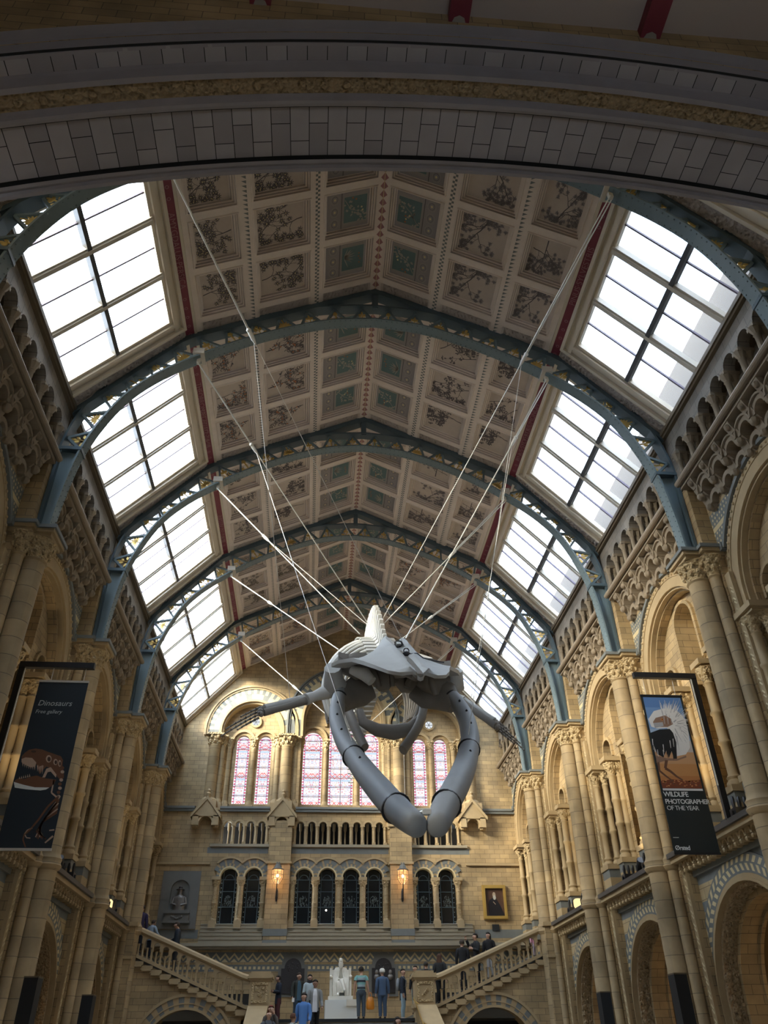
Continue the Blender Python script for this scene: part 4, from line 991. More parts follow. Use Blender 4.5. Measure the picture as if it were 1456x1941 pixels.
# great window arches
def great_arch(c, z, r, name_l, lab):
    root = tag(empty('window_arch'), lab, 'arch', 'arches over the stained glass', 'thing'); st = z - 15.45
    w0 = .06 if abs(c) < 1 else .02
    mb = MB(); mb.ring(fE, c, z, r + .72, r + .80, 0, w0 + .10, n=34, stilt=st); mb.ring(fE, c, z, r + .62, r + .70, 0, w0 + .05, n=34, stilt=st); mb.build('hood_moulding', M['blue'] if abs(c) < 1 else M['rounds'], root)
    mb = MB(); n = int(r * 26); mb.ring(fE, c, z, r + .36, r + .62, 0, w0 + .01, n=n, stilt=st, mats=[0, 1]); mb.build('dashed_voussoirs', [M['blue'], M['cream']], root)
    mb = MB(); mb.ring(fE, c, z, r + .06, r + .36, 0, w0 + .005, n=int(r * 12), stilt=st, mats=[1, 1, 0]); mb.build('block_voussoirs', [M['blue'], M['cream']], root)
    mb = MB(); mb.ring(fE, c, z, r - .06, r + .06, -.05, w0 + .06, n=30, stilt=st); mb.ring(fE, c, z, r - .16, r - .02, -.52, -.05, n=30, stilt=st); mb.build('inner_roll', M['rounds'], root)
    for a, b, q in LANC:
        if abs(a - c) < r:
            mb = MB(); mb.ring(fE, a, b, q + .14, q + .26, -.5, -.36, n=16, stilt=.15); mb.build('light_hood', M['rounds'], root)
for c, z, r, lab in ((-4.72, 15.75, 1.6, 'round blue and cream arch over the pair of stained lights beside the dinosaur banner wall'), (0, 16.35, 2.15, 'widest blue and cream arch over the three stained lights behind the whale'), (4.72, 15.75, 1.6, 'round blue and cream arch over the pair of stained lights beside the ostrich banner wall')):
    great_arch(c, z, r, '', lab)
# window columns: thick ones on the pier faces, thin ones in the recesses
def wcol(r, z0=12.2, z1=15.45):
    root = empty('window_column'); mb = MB(); mb.box(-r * 1.5, r * 1.5, -r * 1.5, r * 1.5, 11.75, z0 - .1); mb.lathe([(r * 1.5, z0 - .1), (r * 1.4, z0), (r * 1.05, z0 + .1)], (0, 0, 0), 12); mb.build('base', M['rounds'], root)
    mb = MB(); mb.lathe([(r, z0), (r, z1 - .62), (r * 1.12, z1 - .58), (r, z1 - .54)], (0, 0, 0), 12); mb.build('shaft', M['shaft'], root, smooth=40)
    mb = MB(); mb.lathe([(r, z1 - .56), (r * 1.1, z1 - .4), (r * 1.5, z1 - .12), (r * 1.5, z1 - .1)], (0, 0, 0), 10)
    for k in range(8):
        for j in range(2): mb.ico((r * (1.1 + .3 * j) * math.cos(k * PI / 4 + j * .4), r * (1.1 + .3 * j) * math.sin(k * PI / 4 + j * .4), z1 - .4 + .2 * j), r * .3, 0, 5, 4, 1, 1, 1.4)
    mb.box(-r * 1.6, r * 1.6, -r * 1.6, r * 1.6, z1 - .1, z1); mb.build('capital', M['carved_fine'], root, smooth=50); return root
WC = {'thick': Proto(wcol(.28)), 'mid': Proto(wcol(.15)), 'thin': Proto(wcol(.12))}
spots = [('thick', -6.5, .05), ('thick', -2.85, .05), ('thick', 2.85, .05), ('thick', 6.5, .05)]
spots += [('mid', s * x, w) for s in (-1, 1) for x, w in ((6.12, -.12), (3.30, -.12), (2.38, -.12))]
spots += [('thin', s * x, -.42) for s in (-1, 1) for x in (5.78, 4.58, 3.50, 2.15)] + [('thin', -.86, -.42), ('thin', .74, -.42)]
WL = {'thick': 'thick buff window column', 'mid': 'medium window column', 'thin': 'slender window column'}
def where(x):
    a = abs(x); sd = 'dinosaur banner side' if x < 0 else 'ostrich banner side'
    p = 'outermost' if a > 6.3 else 'outer jamb of the pair' if a > 5.9 else 'beside the outer light of the pair' if a > 5 else 'between the two lights of the pair' if a > 4 else 'beside the inner light of the pair' if a > 3.4 else 'inner jamb of the pair' if a > 3 else 'on the pier by the middle lights' if a > 2.6 else 'jamb of the middle lights' if a > 2.3 else 'outside the middle three lights' if a > 1.5 else 'next to the middle light'
    return '%s, %s' % (p, sd)
for k, x, w in spots:
    o = WC[k].put((x, YE - w, 0), False, WL[k] + ', ' + where(x), 'window columns'); tag(o, cat='column', kind='thing')
# piers with gabled caps
def gable(pier_):
    root = empty('gabled_pier'); 
    if pier_:
        mb = MB(); mb.box(-.52, .52, -.42, .02, 5.9, 11.2, 0); mb.box(-.54, .54, -.44, 0, 6.3, 6.58, 1); mb.box(-.54, .54, -.44, 0, 5.98, 6.14, 1); mb.box(-.58, .58, -.48, 0, 9.28, 9.38, 2); mb.build('shaft', [M['stone'], M['blue'], M['rounds']], root)
    mb = MB(); F = lambda u, v, w: (u, -w, v)
    mb.prism([(-.62, 11.35), (.62, 11.35), (0, 12.15)], F, 0, .5); 
    for s in (-1, 1):
        mb.prism([(s * .70, 11.28), (s * .72, 11.42), (0, 12.30), (0, 12.13)], F, 0, .56); mb.prism([(s * .62, 10.95), (s * .34, 10.95), (s * .34, 11.4), (s * .62, 11.4)], F, 0, .5); mb.lathe([(.13, -.06), (.16, 0), (.13, .06)], (s * .48, -.28, 10.93), 8)
    mb.ring(F, 0, 11.05, .30, .40, 0, .46, n=12, stilt=.1); mb.lathe([(.05, 12.2), (.10, 12.3), (.13, 12.42), (.06, 12.5), (.09, 12.58), (.02, 12.66)], (0, -.4, 0), 8)
    mb.build('gable', M['rounds'], root)
    if not pier_: pass
    return root
gp, gq = Proto(gable(True)), Proto(gable(False))
for p, x, lab in ((gp, -2.88, 'tall buff pier with a gabled cap and a lantern, dinosaur banner side'), (gp, 2.85, 'tall buff pier with a gabled cap and a lantern, ostrich banner side'), (gq, -6.5, 'small gabled corbel under the outermost column above the bust memorial'), (gq, 6.42, 'small gabled corbel under the outermost column above the portrait')):
    o = p.put((x, YE, 0), False, lab, 'gabled piers and corbels'); tag(o, cat='pier' if p is gp else 'corbel', kind='thing')
# string courses and ledges
mb = MB()
for a, b in ((-9, -7.1), (-5.9, -3.5), (-2.25, 2.25), (3.5, 5.8), (7.0, 9)): mb.box(a, b, YE - .14, YE, 11.68, 11.80); mb.box(a, b, YE - .2, YE, 11.80, 11.9)
tag(mb.build('trim_1', M['blue']), kind='structure')
mb = MB()
for a, b in ((-9, -6.1), (6.0, 9)): mb.box(a, b, YE - .1, YE, 9.30, 9.40)
tag(mb.build('trim_2', M['rounds']), kind='structure')
mb = MB()
for a, b in ((-6.2, -3.42), (-2.34, 2.32), (3.38, 6.1)):
    for k in range(5): w = .48 - .1 * k; mb.box(a, b, YE - w, YE, 6.02 + .16 * k, 6.15 + .16 * k); mb.box(a, b, YE - w - .035, YE, 6.15 + .16 * k, 6.18 + .16 * k)
    mb.box(a, b, YE - .12, YE, 10.08, 10.2)
mb.box(-9, 9, YE - .54, YE, 5.9, 6.02); mb.box(-9, 9, YE - .42, YE, 5.80, 5.9)
tag(mb.build('trim_3', M['sill_stone']), kind='structure')
# lower arcade: round arches on carved columns, leaded glass behind
def leaded(n, c):
    root = tag(empty('window_%d' % n), kind='structure'); mb = MB(); mb.box(c - .42, c + .42, YE + .28, YE + .30, 6.7, 9.3); mb.build('glass', M['dark_glass'], root)
    mb = MB()
    for x in (-.27, .27): mb.box(c + x - .012, c + x + .012, YE + .25, YE + .28, 6.8, 9.1)
    for z in (7.55, 8.2, 8.7): mb.box(c - .4, c + .4, YE + .25, YE + .28, z - .012, z + .012)
    mb.ring(fE, c, 8.7, .2, .23, -.28, -.25, n=14); mb.build('leads', M['steel_dark'], root)
    rr = random.Random(n); mb = MB()
    for s in (-1, 1):
        for k in range(9): mb.ico((c + s * .335, YE + .26, 6.95 + .2 * k), .02, 0, 5, 3)
    cx = rr.uniform(-.08, .08)
    for j in range(12):
        x = -.2 + .036 * j; top = 7.62 + .42 * math.sqrt(max(.05, 1 - (x / .24) ** 2)); z = 7.58
        while z < top:
            L = rr.uniform(.02, .11)
            if rr.random() < .75 - 1.8 * abs(x - cx): mb.box(c + x - .005, c + x + .005, YE + .27, YE + .28, z, min(top, z + L))  # pale upright bars imitate shimmer on the leaded glass
            z += L + rr.uniform(.012, .03)
    tag(mb.build('beads_and_shimmer', M['ornament_pale'] if 'ornament_pale' in M else plain('pale_bead_shimmer', (.30, .36, .36), .2), root), kind='stuff')
    mb = MB(); mb.box(c - .42, c + .42, YE - .02, YE + .3, 6.76, 6.84); mb.build('window_sill', M['white'], root)
for i, c in enumerate(LOW): leaded(30 + i, c)
mb = MB(); mb.ico((-.62, YE + .22, 7.42), .04, 0, 6, 4); tag(mb.build('lamp_glint', M['spark']), 'small bright lamp seen in the dark window left of centre', 'lamp')
def low_arch():
    root = empty('arcade_arch'); F = lambda u, v, w: (u, -w, v)
    mb = MB(); mb.ring(F, 0, 8.77, .40, .46, -.3, .08, n=18); mb.build('inner_roll', M['cream'], root)
    mb = MB(); mb.ring(F, 0, 8.77, .46, .60, 0, .05, n=19, mats=[0, 1]); mb.build('dogtooth', [M['blue'], M['rounds']], root)
    mb = MB(); mb.ring(F, 0, 8.80, .56, .76, 0, .06, n=18, a0=.35, a1=PI - .35, mats=[0, 0, 0, 1]); mb.ring(F, 0, 8.80, .76, .84, 0, .12, n=18, a0=.75, a1=PI - .75, mat=1); mb.build('hood_moulding', [M['blue'], M['rounds']], root)
    return root
la = Proto(low_arch())
LN = ['outermost of the pair beside the bust', 'inner of the pair beside the bust', 'first of the middle four from the bust', 'second of the middle four from the bust', 'third of the middle four from the bust', 'last of the middle four from the bust', 'inner of the pair on the portrait side', 'nearest the portrait']
for c, n in zip(LOW, LN): tag(la.put((c, YE, 0), False, 'blue dogtooth arch over a dark window, ' + n, 'lower arcade arches'), cat='arch', kind='thing')
def low_col():
    root = empty('arcade_column'); r = .11; mb = MB(); mb.box(-.16, .16, -.2, .12, 6.2, 6.95); mb.lathe([(.16, 6.9), (.15, 7.0), (.12, 7.04)], (0, -.04, 0), 10); mb.build('pedestal', M['rounds'], root)
    mb = MB(); mb.lathe([(r, 7.0), (r, 7.6), (r + .03, 7.63), (r + .03, 7.68), (r, 7.7), (r, 8.35)], (0, -.04, 0), 10)
    for k in range(26):
        a = k * .9; mb.ico((r * math.cos(a), -.04 + r * math.sin(a), 7.72 + .024 * k), .03, 0, 5, 3); mb.ico((r * math.cos(a + PI), -.04 + r * math.sin(a + PI), 7.06 + .02 * k), .03, 0, 5, 3)
    mb.build('carved_shaft', M['rounds'], root, smooth=50)
    mb = MB(); mb.lathe([(r, 8.33), (r + .05, 8.5), (r + .1, 8.62)], (0, -.04, 0), 10)
    for k in range(6): mb.ico((.15 * math.cos(k * PI / 3), -.04 + .15 * math.sin(k * PI / 3), 8.52), .05, 0, 5, 4, 1, 1, 1.4)
    mb.build('capital', M['carved_fine'], root, smooth=50)
    mb = MB(); mb.box(-.19, .19, -.24, .15, 8.62, 8.76); mb.build('abacus', M['rounds'], root); return root
lc = Proto(low_col())
xs = [-5.72, -4.60, -3.55, -2.25, -1.16, -.055, 1.05, 2.15, 3.45, 4.48, 5.55]
LCN = ['outermost on the bust memorial side', 'middle of the pair beyond the bust memorial', 'against the first lantern pier, bust side', 'against the first lantern pier, middle side', 'first free one of the middle group', 'central one of the middle group', 'last free one of the middle group', 'against the second lantern pier, middle side', 'against the second lantern pier, portrait side', 'middle of the pair towards the portrait', 'nearest the portrait']
for x, n in zip(xs, LCN): tag(lc.put((x, YE + .02, 0), False, 'short carved column on a pedestal, ' + n, 'lower arcade columns'), cat='column', kind='thing')
# dwarf arcade on the end wall
def dwarf_end(us, nm, lab):
    root = tag(empty('dwarf_arcade'), lab, 'arcade', 'end wall dwarf arcades', 'thing'); mb = MB()
    for c in us: mb.ring(fE, c, 11.06, .185, .245, -.2, .05, n=12); mb.ring(fE, c, 11.06, .245, .275, 0, .03, n=12)
    mb.build('arches', M['rounds'], root)
    st = us[1] - us[0]
    for i in range(len(us) + 1):
        u = us[0] - st / 2 + st * i; mb = MB(); mb.box(u - .085, u + .085, YE - .09, YE + .08, 10.18, 10.30); mb.lathe([(.085, 10.3), (.055, 10.36), (.052, 10.88), (.07, 10.9), (.052, 10.92), (.095, 11.03)], (u, YE - .02, 0), 8); mb.box(u - .11, u + .11, YE - .1, YE + .1, 11.02, 11.08); mb.build('colonnette', M['rounds'], root, smooth=40)
    for c in us:
        mb = MB(); mb.lathe([(.06, 10.22), (.04, 10.3), (.04, 10.9), (.07, 11.0), (.08, 11.3)], (c, YE + .6, 0), 8); mb.build('rear_colonnette', M['rounds'], root, smooth=40)
dwarf_end(UPP[:4], '', 'dwarf arcade of four openings above the pair of windows by the bust memorial')
dwarf_end(UPP[4:12], '', 'dwarf arcade of eight openings between the two lantern piers')
dwarf_end(UPP[12:], '', 'dwarf arcade of four openings half hidden by the whale jaw tips')
# wall lanterns
def lantern():
    root = empty('wall_lantern'); z = 8.62
    mb = MB(); mb.lathe([(.25, z + .30), (.27, z + .34), (.18, z + .40), (.12, z + .54), (.06, z + .57)], (0, -.42, 0), 8)
    for k in range(6): mb.lathe([(.022, z + .54), (.03, z + .58), (.005, z + .66)], (.07 * math.cos(k * PI / 3), -.42 + .07 * math.sin(k * PI / 3), 0), 5)
    mb.build('crown', M['slate'], root)
    mb = MB(); mb.lathe([(.11, z - .26), (.235, z - .06), (.245, z + .30)], (0, -.42, 0), 8); mb.build('glass', M['pane'], root)
    mb = MB()
    for k in range(8):
        a = k * PI / 4; mb.tube([(.11 * math.cos(a), -.42 + .11 * math.sin(a), z - .26), (.24 * math.cos(a), -.42 + .24 * math.sin(a), z - .06), (.25 * math.cos(a), -.42 + .25 * math.sin(a), z + .30)], .011, 4)
    for r, zz in ((.242, z - .06), (.246, z + .10)): mb.tube([(r * math.cos(k * PI / 4), -.42 + r * math.sin(k * PI / 4), zz) for k in range(9)], .009, 4)
    mb.build('cage', M['black'], root)
    mb = MB(); mb.ico((0, -.42, z + .06), .06, 0, 8, 6, 1, 1, 1.5); mb.build('bulb', M['flame'], root)
    mb = MB(); mb.tube([(0, -.42, z - .24), (0, -.42, z - .42), (0, -.36, z - .62), (0, -.16, z - .74), (0, -.05, z - .7)], .025, 6); mb.lathe([(.03, z - .95), (.06, z - .8), (.05, z - .5), (.02, z - .4)], (0, -.06, 0), 8); mb.build('bracket', M['black'], root)
    return root
ln = Proto(lantern())
for x, s in ((-2.90, 'dinosaur banner side'), (2.86, 'ostrich banner side')):
    tag(ln.put((x, YE - .42, 0), False, 'lit glass lantern on a black bracket on the pier, ' + s, 'wall lanterns'), cat='lantern')
    l = bpy.data.lights.new('lantern_light', 'POINT'); l.energy = 40; l.color = (1, .65, .32); l.shadow_soft_size = .07
    lo = bpy.data.objects.new('lantern_light', l); COL.objects.link(lo); lo.location = (x, YE - .42 - .42, 8.68)
# portrait
root = tag(empty('framed_portrait'), 'gold framed dark portrait of a bearded figure in black', 'painting')
F = lambda u, v, w: (7.22 + u, YE - .03 - w, 7.72 + v)
mb = MB()
for a, b, c, d in ((-.56, -.44, -.72, .72), (.44, .56, -.72, .72), (-.44, .44, -.72, -.60), (-.44, .44, .60, .72)): mb.box(7.22 + a, 7.22 + b, YE - .14, YE - .02, 7.72 + c, 7.72 + d); mb.box(7.22 + a * .97, 7.22 + b * .97, YE - .17, YE - .1, 7.72 + c * .97, 7.72 + d * .97)
mb.build('frame', M['gold_frame'], root)
mb = MB(); mb.quad(F(-.45, -.62, .03), F(.45, -.62, .03), F(.45, .62, .03), F(-.45, .62, .03), 0)
mb.add([F(x, y, .036) for x, y in ((-.30, -.60), (.42, -.60), (.40, -.45), (.25, -.12), (.14, .08), (.06, .2), (-.06, .2), (-.22, .1), (-.32, -.08))], [tuple(range(9))], 1)
mb.add([F(.0 + .075 * math.cos(k * PI / 8), .31 + .12 * math.sin(k * PI / 8), .042) for k in range(16)], [tuple(range(16))], 2)
mb.add([F(.01 + .07 * math.cos(k * PI / 8), .20 + .10 * math.sin(k * PI / 8), .045) for k in range(16)], [tuple(range(16))], 3)
mb.add([F(x, y, .044) for x, y in ((-.08, .02), (-.05, .03), (.05, -.08), (.03, -.1))], [(0, 1, 2, 3)], 2)
mb.build('canvas', [plain('brown_painted_ground', (.085, .045, .03), .4, var=.3, scale=5), plain('black_painted_cloak', (.012, .012, .016), .4), plain('painted_flesh', (.42, .33, .24), .4), plain('painted_beard', (.50, .48, .42), .4)], root)
mb = MB(); mb.box(7.02, 7.34, YE - .07, YE - .01, 6.55, 6.80); tag(mb.build('wall_speaker', M['black_matt']), 'small black box fixed under the gold portrait', 'box')
# bust memorial
root = tag(empty('bust_memorial'), 'grey stone memorial with a dark bronze bust in a niche', 'memorial')
mb = MB(); F = lambda u, v, w: (-7.3 + u, YE - w, v); wall_cols(mb, F, -.86, .86, 6.70, 9.0, holes=[(0, 8.2, .42, 7.35)], w=.1); mb.box(-8.16, -6.44, YE - .1, YE, 6.62, 6.70)
mb.ring(F, 0, 8.2, .42, .425, -.2, .1, n=16, stilt=.85); mb.quad(F(-.45, 7.3, 0.005), F(.45, 7.3, .005), F(.45, 8.7, .005), F(-.45, 8.7, .005)); 
for s in (-1, 1):
    for k in range(5): mb.box(-7.3 + s * .66 - .14, -7.3 + s * .66 + .14, YE - .107, YE - .1, 7.75 + .08 * k, 7.775 + .08 * k)
mb.build('slab', M['slate'], root)
mb = MB(); mb.box(-7.86, -6.74, YE - .32, YE - .05, 7.22, 7.34); mb.box(-7.82, -6.78, YE - .25, YE - .05, 6.92, 7.22); mb.box(-7.9, -6.7, YE - .32, YE - .05, 6.84, 6.92)
for k in range(7): mb.ico((-7.3 + .07 * (k - 3), YE - .26, 7.05 + .04 * math.cos(k)), .06, 0, 6, 4)
mb.build('shelf', M['slate'], root)
mb = MB(); mb.loft([[(-7.28 + a * math.cos(2 * PI * k / 14), YE - .14 + b * math.sin(2 * PI * k / 14), z) for k in range(14)] for z, a, b in ((7.34, .27, .09), (7.42, .25, .10), (7.6, .28, .12), (7.82, .31, .12), (7.92, .24, .11), (7.98, .11, .08), (8.02, .075, .075), (8.10, .085, .10), (8.2, .09, .105), (8.26, .085, .10))])
for s in (-1, 1): mb.tube([(-7.28 + s * .24, YE - .16, 7.88), (-7.28 + s * .32, YE - .2, 7.62), (-7.28 + s * .1, YE - .27, 7.55)], [.07, .06, .045], 8)
mb.build('bust', M['bronze_lit'], root, smooth=60)
mb = MB(); mb.lathe([(.2, 8.2), (.19, 8.22), (.1, 8.24), (.09, 8.32), (.03, 8.35)], (-7.28, YE - .16, 0), 14); mb.build('hat', M['bronze'], root, smooth=50)
# bronze wall plaques
def plaque(x, lab, busts):
    root = tag(empty('bronze_plaque'), lab, 'plaque', 'plaques on the landing wall'); F = lambda u, v, w: (x + u, YE - w, v)
    def outline(h, rr, z0, zs): return [(-h, z0), (h, z0), (h, zs), (rr, zs)] + [(rr * math.cos(PI * k / 14), zs + .02 + rr * math.sin(PI * k / 14)) for k in range(1, 14)] + [(-rr, zs), (-h, zs)]
    mb = MB(); mb.prism(outline(.64, .50, 4.02, 5.20), F, 0, .06); mb.build('stone_surround', M['slate'], root)
    mb = MB(); mb.prism(outline(.51, .37, 4.14, 5.08), F, .05, .10); rr = random.Random(int(x * 10))
    for k in range(22): mb.ico((x + rr.uniform(-.24, .24), YE - .10, 5.12 + rr.uniform(-.12, .16)), rr.uniform(.02, .045), 0, 6, 4, 1, .3, 1)
    for k in range(6): mb.box(x - .34, x + .34, YE - .104, YE - .1, 4.3 + .075 * k, 4.315 + .075 * k)
    if busts:
        for s in (-1, 1): mb.ico((x + .30 * s, YE - .12, 4.92), .085, 1, 8, 6, 1, .7, 1.2); mb.ico((x + .30 * s, YE - .11, 4.74), .13, 1, 8, 6, 1, .5, .9)
    mb.build('relief', [M['bronze'], M['bronze_lit']], root, smooth=40)
plaque(-2.0, 'dark bronze plaque with arched top behind the phone reader', False)
plaque(1.98, 'black bronze plaque with two heads in relief behind the white cap', True)

# ------------------------------------------------------------------ stairs
LZ = 3.0
mb = MB()
mb.box(-3.7, 3.7, 34.1, YE, 2.4, LZ, 0)
for k in range(20): mb.box(-2.75, 2.75, 34.1 - .4 * (k + 1), 34.1 - .4 * k, 0, LZ - .15 * (k + 1), 1)
mb.box(-2.75, 2.75, 34.02, 34.1, LZ - .1, LZ, 2)
tag(mb.build('floor_landing', [M['stone'], M['slate'], M['black_matt']]), kind='structure')
SX0, SLOPE = 3.42, .395
zs = lambda a: 3.32 + SLOPE * (a - SX0)          # foot of the balustrade above the front wall
def side_stair(sg):
    sd = SIDE[sg]; P = lambda x, y, z: (sg * x, y, z)
    root = tag(empty('side_stair'), 'stone side stair climbing to the gallery, ' + sd, 'stair', kind='thing'); mb = MB()
    f = lambda u, v, w: (sg * u, 34.1 - w, v)
    wall_cols(mb, f, 2.6, 9.0, 0, lambda u: min(5.2, max(LZ, zs(u) - .12)), holes=[(5.72, 1.9, 1.5, 0)], w=0, n=24)
    mb.build('front_wall', M['stone'], root)
    mb = MB(); mb.ring(f, 5.72, 1.9, 1.5, 1.83, 0, .03, n=27, stilt=1.8, mats=[0, 1]); mb.ring(f, 5.72, 1.9, 1.60, 1.64, .03, .05, n=24, stilt=1.8); mb.build('arch_voussoirs', [M['rounds'], M['blue']], root)
    mb = MB(); mb.ring(f, 5.72, 1.9, 1.83, 1.92, 0, .08, n=24); mb.ring(f, 5.72, 1.9, 1.42, 1.5, -.8, .06, n=24, stilt=1.8); mb.build('arch_moulding', M['rounds'], root)
    mb = MB(); mb.quad(f(3.5, 0, -3), f(8.5, 0, -3), f(8.5, 4, -3), f(3.5, 4, -3)); mb.quad(f(3.5, 3.42, -3), f(8.5, 3.42, -3), f(8.5, 3.42, -.05), f(3.5, 3.42, -.05)); mb.build('underside', M['void'], root)  # black sheets stand in for the shade under the stair
    mb = MB()
    for i in range(14):
        a = 2.75 + .39 * i; z = LZ + .157 * (i + 1)
        mb.box(*sorted((sg * a, sg * 8.7)), 34.5 if a < 3.5 else 34.16, 37.5, z - .157, z)
    mb.build('treads', M['slate'], root)
    mb = MB()
    for i in range(13):
        a = 3.55 + .36 * i; z = zs(a) - .05
        mb.box(*sorted((sg * (a - .02), sg * (a + .42))), 34.0, 34.12, z - .14, z - .02); mb.box(*sorted((sg * (a + .02), sg * (a + .36))), 33.95, 34.12, z - .20, z - .14)
    mb.build('step_ends', M['rounds'], root)
    # balustrade
    bl = tag(empty('stair_balustrade'), 'pierced stone balustrade rising along the side stair, ' + sd, 'balustrade', kind='thing')
    prof = [(-.16, 0), (-.14, .10), (-.06, .16), (.06, .16), (.14, .10), (.16, 0), (.10, -.06), (-.10, -.06)]
    mb = MB(); rr = []
    for a, z in ((3.45, zs(3.45) + 1.0), (3.75, zs(3.6) + 1.02), (7.95, zs(7.95) + .92), (8.25, zs(7.95) + .95)): rr.append([P(a, 34.1 + u, z + v - .1) for u, v in prof])
    mb.loft(rr); mb.build('handrail', M['rounds'], bl)
    mb = MB(); rr = [[P(a, 34.1 + u, zs(a) + v) for u, v in ((-.11, -.06), (.11, -.06), (.11, .06), (-.11, .06))] for a in (3.45, 8.05)]; mb.loft(rr); mb.build('base_rail', M['rounds'], bl)
    k = 12; st = (7.95 - 3.75) / k
    g = lambda u, v, w: (sg * u, 34.1 - w, v)
    for i in range(k):
        c = 3.75 + st * (i + .5); z = zs(c); mb = MB()
        top = z + .80
        for s in (-1, 1):                        # pierced arch panel that follows the slope
            for j in range(8):
                a0, a1 = PI / 2 * j / 8, PI / 2 * (j + 1) / 8
                p0, p1 = (c + s * .115 * math.cos(a0), z + .60 + .115 * math.sin(a0)), (c + s * .115 * math.cos(a1), z + .60 + .115 * math.sin(a1))
                tz = lambda u: top + SLOPE * (u - c) + .06
                for w in (-.06, .06): mb.quad(g(*p0, w), g(*p1, w), g(p1[0], tz(p1[0]), w), g(p0[0], tz(p0[0]), w))
                mb.quad(g(*p0, -.06), g(*p1, -.06), g(*p1, .06), g(*p0, .06))
            u0, u1 = c + s * .115, c + s * st / 2
            for w in (-.06, .06): mb.quad(g(u0, z + .42, w), g(u1, z + .42 + 0, w), g(u1, top + SLOPE * (u1 - c) + .06, w), g(u0, top + SLOPE * (u0 - c) + .06, w))
            mb.quad(g(u0, z + .42, -.06), g(u0, z + .60, -.06), g(u0, z + .60, .06), g(u0, z + .42, .06))
        mb.build('pierced_panel', M['rounds'], bl)
        mb = MB(); u = c - st / 2; zz = zs(u); mb.lathe([(.07, .05), (.045, .1), (.042, .36), (.06, .38), (.045, .40), (.075, .46)], (sg * u, 34.1, zz), 8); mb.build('baluster', M['rounds'], bl, smooth=40)
        mb = MB(); mb.lathe([(.05, .05), (.035, .1), (.035, .34), (.055, .42)], (sg * c, 34.14, z), 8); mb.build('baluster', M['rounds'], bl, smooth=40)
    # newel
    nw = tag(empty('newel_post'), 'square stone newel with a carved panel at the stair foot, ' + sd, 'newel post', kind='thing')
    mb = MB(); mb.box(*sorted((sg * 2.70, sg * 3.45)), 33.72, 34.45, 2.6, 4.2); mb.box(*sorted((sg * 2.62, sg * 3.53)), 33.64, 34.53, 3.30, 3.42); mb.build('block', M['rounds'], nw)
    mb = MB()
    for e, z0, z1 in ((.04, 4.2, 4.27), (.10, 4.27, 4.35), (.06, 4.35, 4.42), (-.02, 4.42, 4.5)): mb.box(*sorted((sg * (2.70 - e), sg * (3.45 + e))), 33.72 - e, 34.45 + e, z0, z1)
    mb.build('cap', M['rounds'], nw)
    mb = MB(); f2 = lambda u, v, w: (sg * u, 33.72 - w, v)
    for a, b, c, d in ((2.78, 3.37, 3.5, 3.58), (2.78, 3.37, 4.06, 4.14), (2.78, 2.86, 3.58, 4.06), (3.29, 3.37, 3.58, 4.06)): mb.box(*sorted((sg * a, sg * b)), 33.68, 33.73, c, d)
    rr = random.Random(2)
    if sg < 0:
        for k in range(14): mb.ico((sg * rr.uniform(2.92, 3.22), 33.71, rr.uniform(3.64, 4.0)), rr.uniform(.03, .06), 0, 6, 4)
    else:
        mb.tube([f2(2.95, 3.68, .02), f2(3.2, 3.95, .02)], .035, 6)
        for k in range(3): mb.tube([f2(3.02 + .05 * k, 3.75 + .06 * k, .02), f2(3.12 + .05 * k, 3.72 + .06 * k, .02)], .02, 5)
    mb.build('carved_panel', M['carved_fine'], nw)
    # sloping parapet of the main flight
    pt = tag(empty('stair_parapet'), 'sloping stone parapet beside the main flight, below the newel, ' + sd, 'parapet', kind='thing')
    mb = MB(); mb.prism([(33.7, 3.3), (33.7, 0), (25.0, 0), (25.0, .2)], lambda u, v, w: (sg * w, u, v), 2.82, 3.38); mb.build('wall', M['stone'], pt)
    mb = MB(); mb.prism([(33.7, 3.30), (33.7, 3.42), (25.0, .32), (25.0, .2)], lambda u, v, w: (sg * w, u, v), 2.74, 3.46); mb.build('coping', M['rounds'], pt)
    if sg > 0:
        mb = MB(); mb.tube([(2.62, 33.6, 3.55), (2.62, 33.5, 3.6), (2.62, 26, .95)], .025, 8)
        for k in range(4): mb.tube([(2.62, 33.2 - 2 * k, 3.48 - .70 * k), (2.76, 33.2 - 2 * k, 3.40 - .70 * k)], .015, 5)
        tag(mb.build('brass_handrail', M['brass']), 'thin brass handrail along the main flight below the newel', 'handrail')
for sg in (1, -1): side_stair(sg)
mb = MB()
for sg in (1, -1):
    mb.box(*sorted((sg * 7.9, sg * 9.8)), 33.6, 34.2, 0, 6.0, 0); mb.box(*sorted((sg * 7.82, sg * 9.8)), 33.5, 34.28, 5.98, 6.12, 1); mb.box(*sorted((sg * 7.88, sg * 9.8)), 33.55, 34.22, 4.9, 5.0, 1)
tag(mb.build('wall_stair_end', [M['stone'], M['rounds']]), kind='structure')
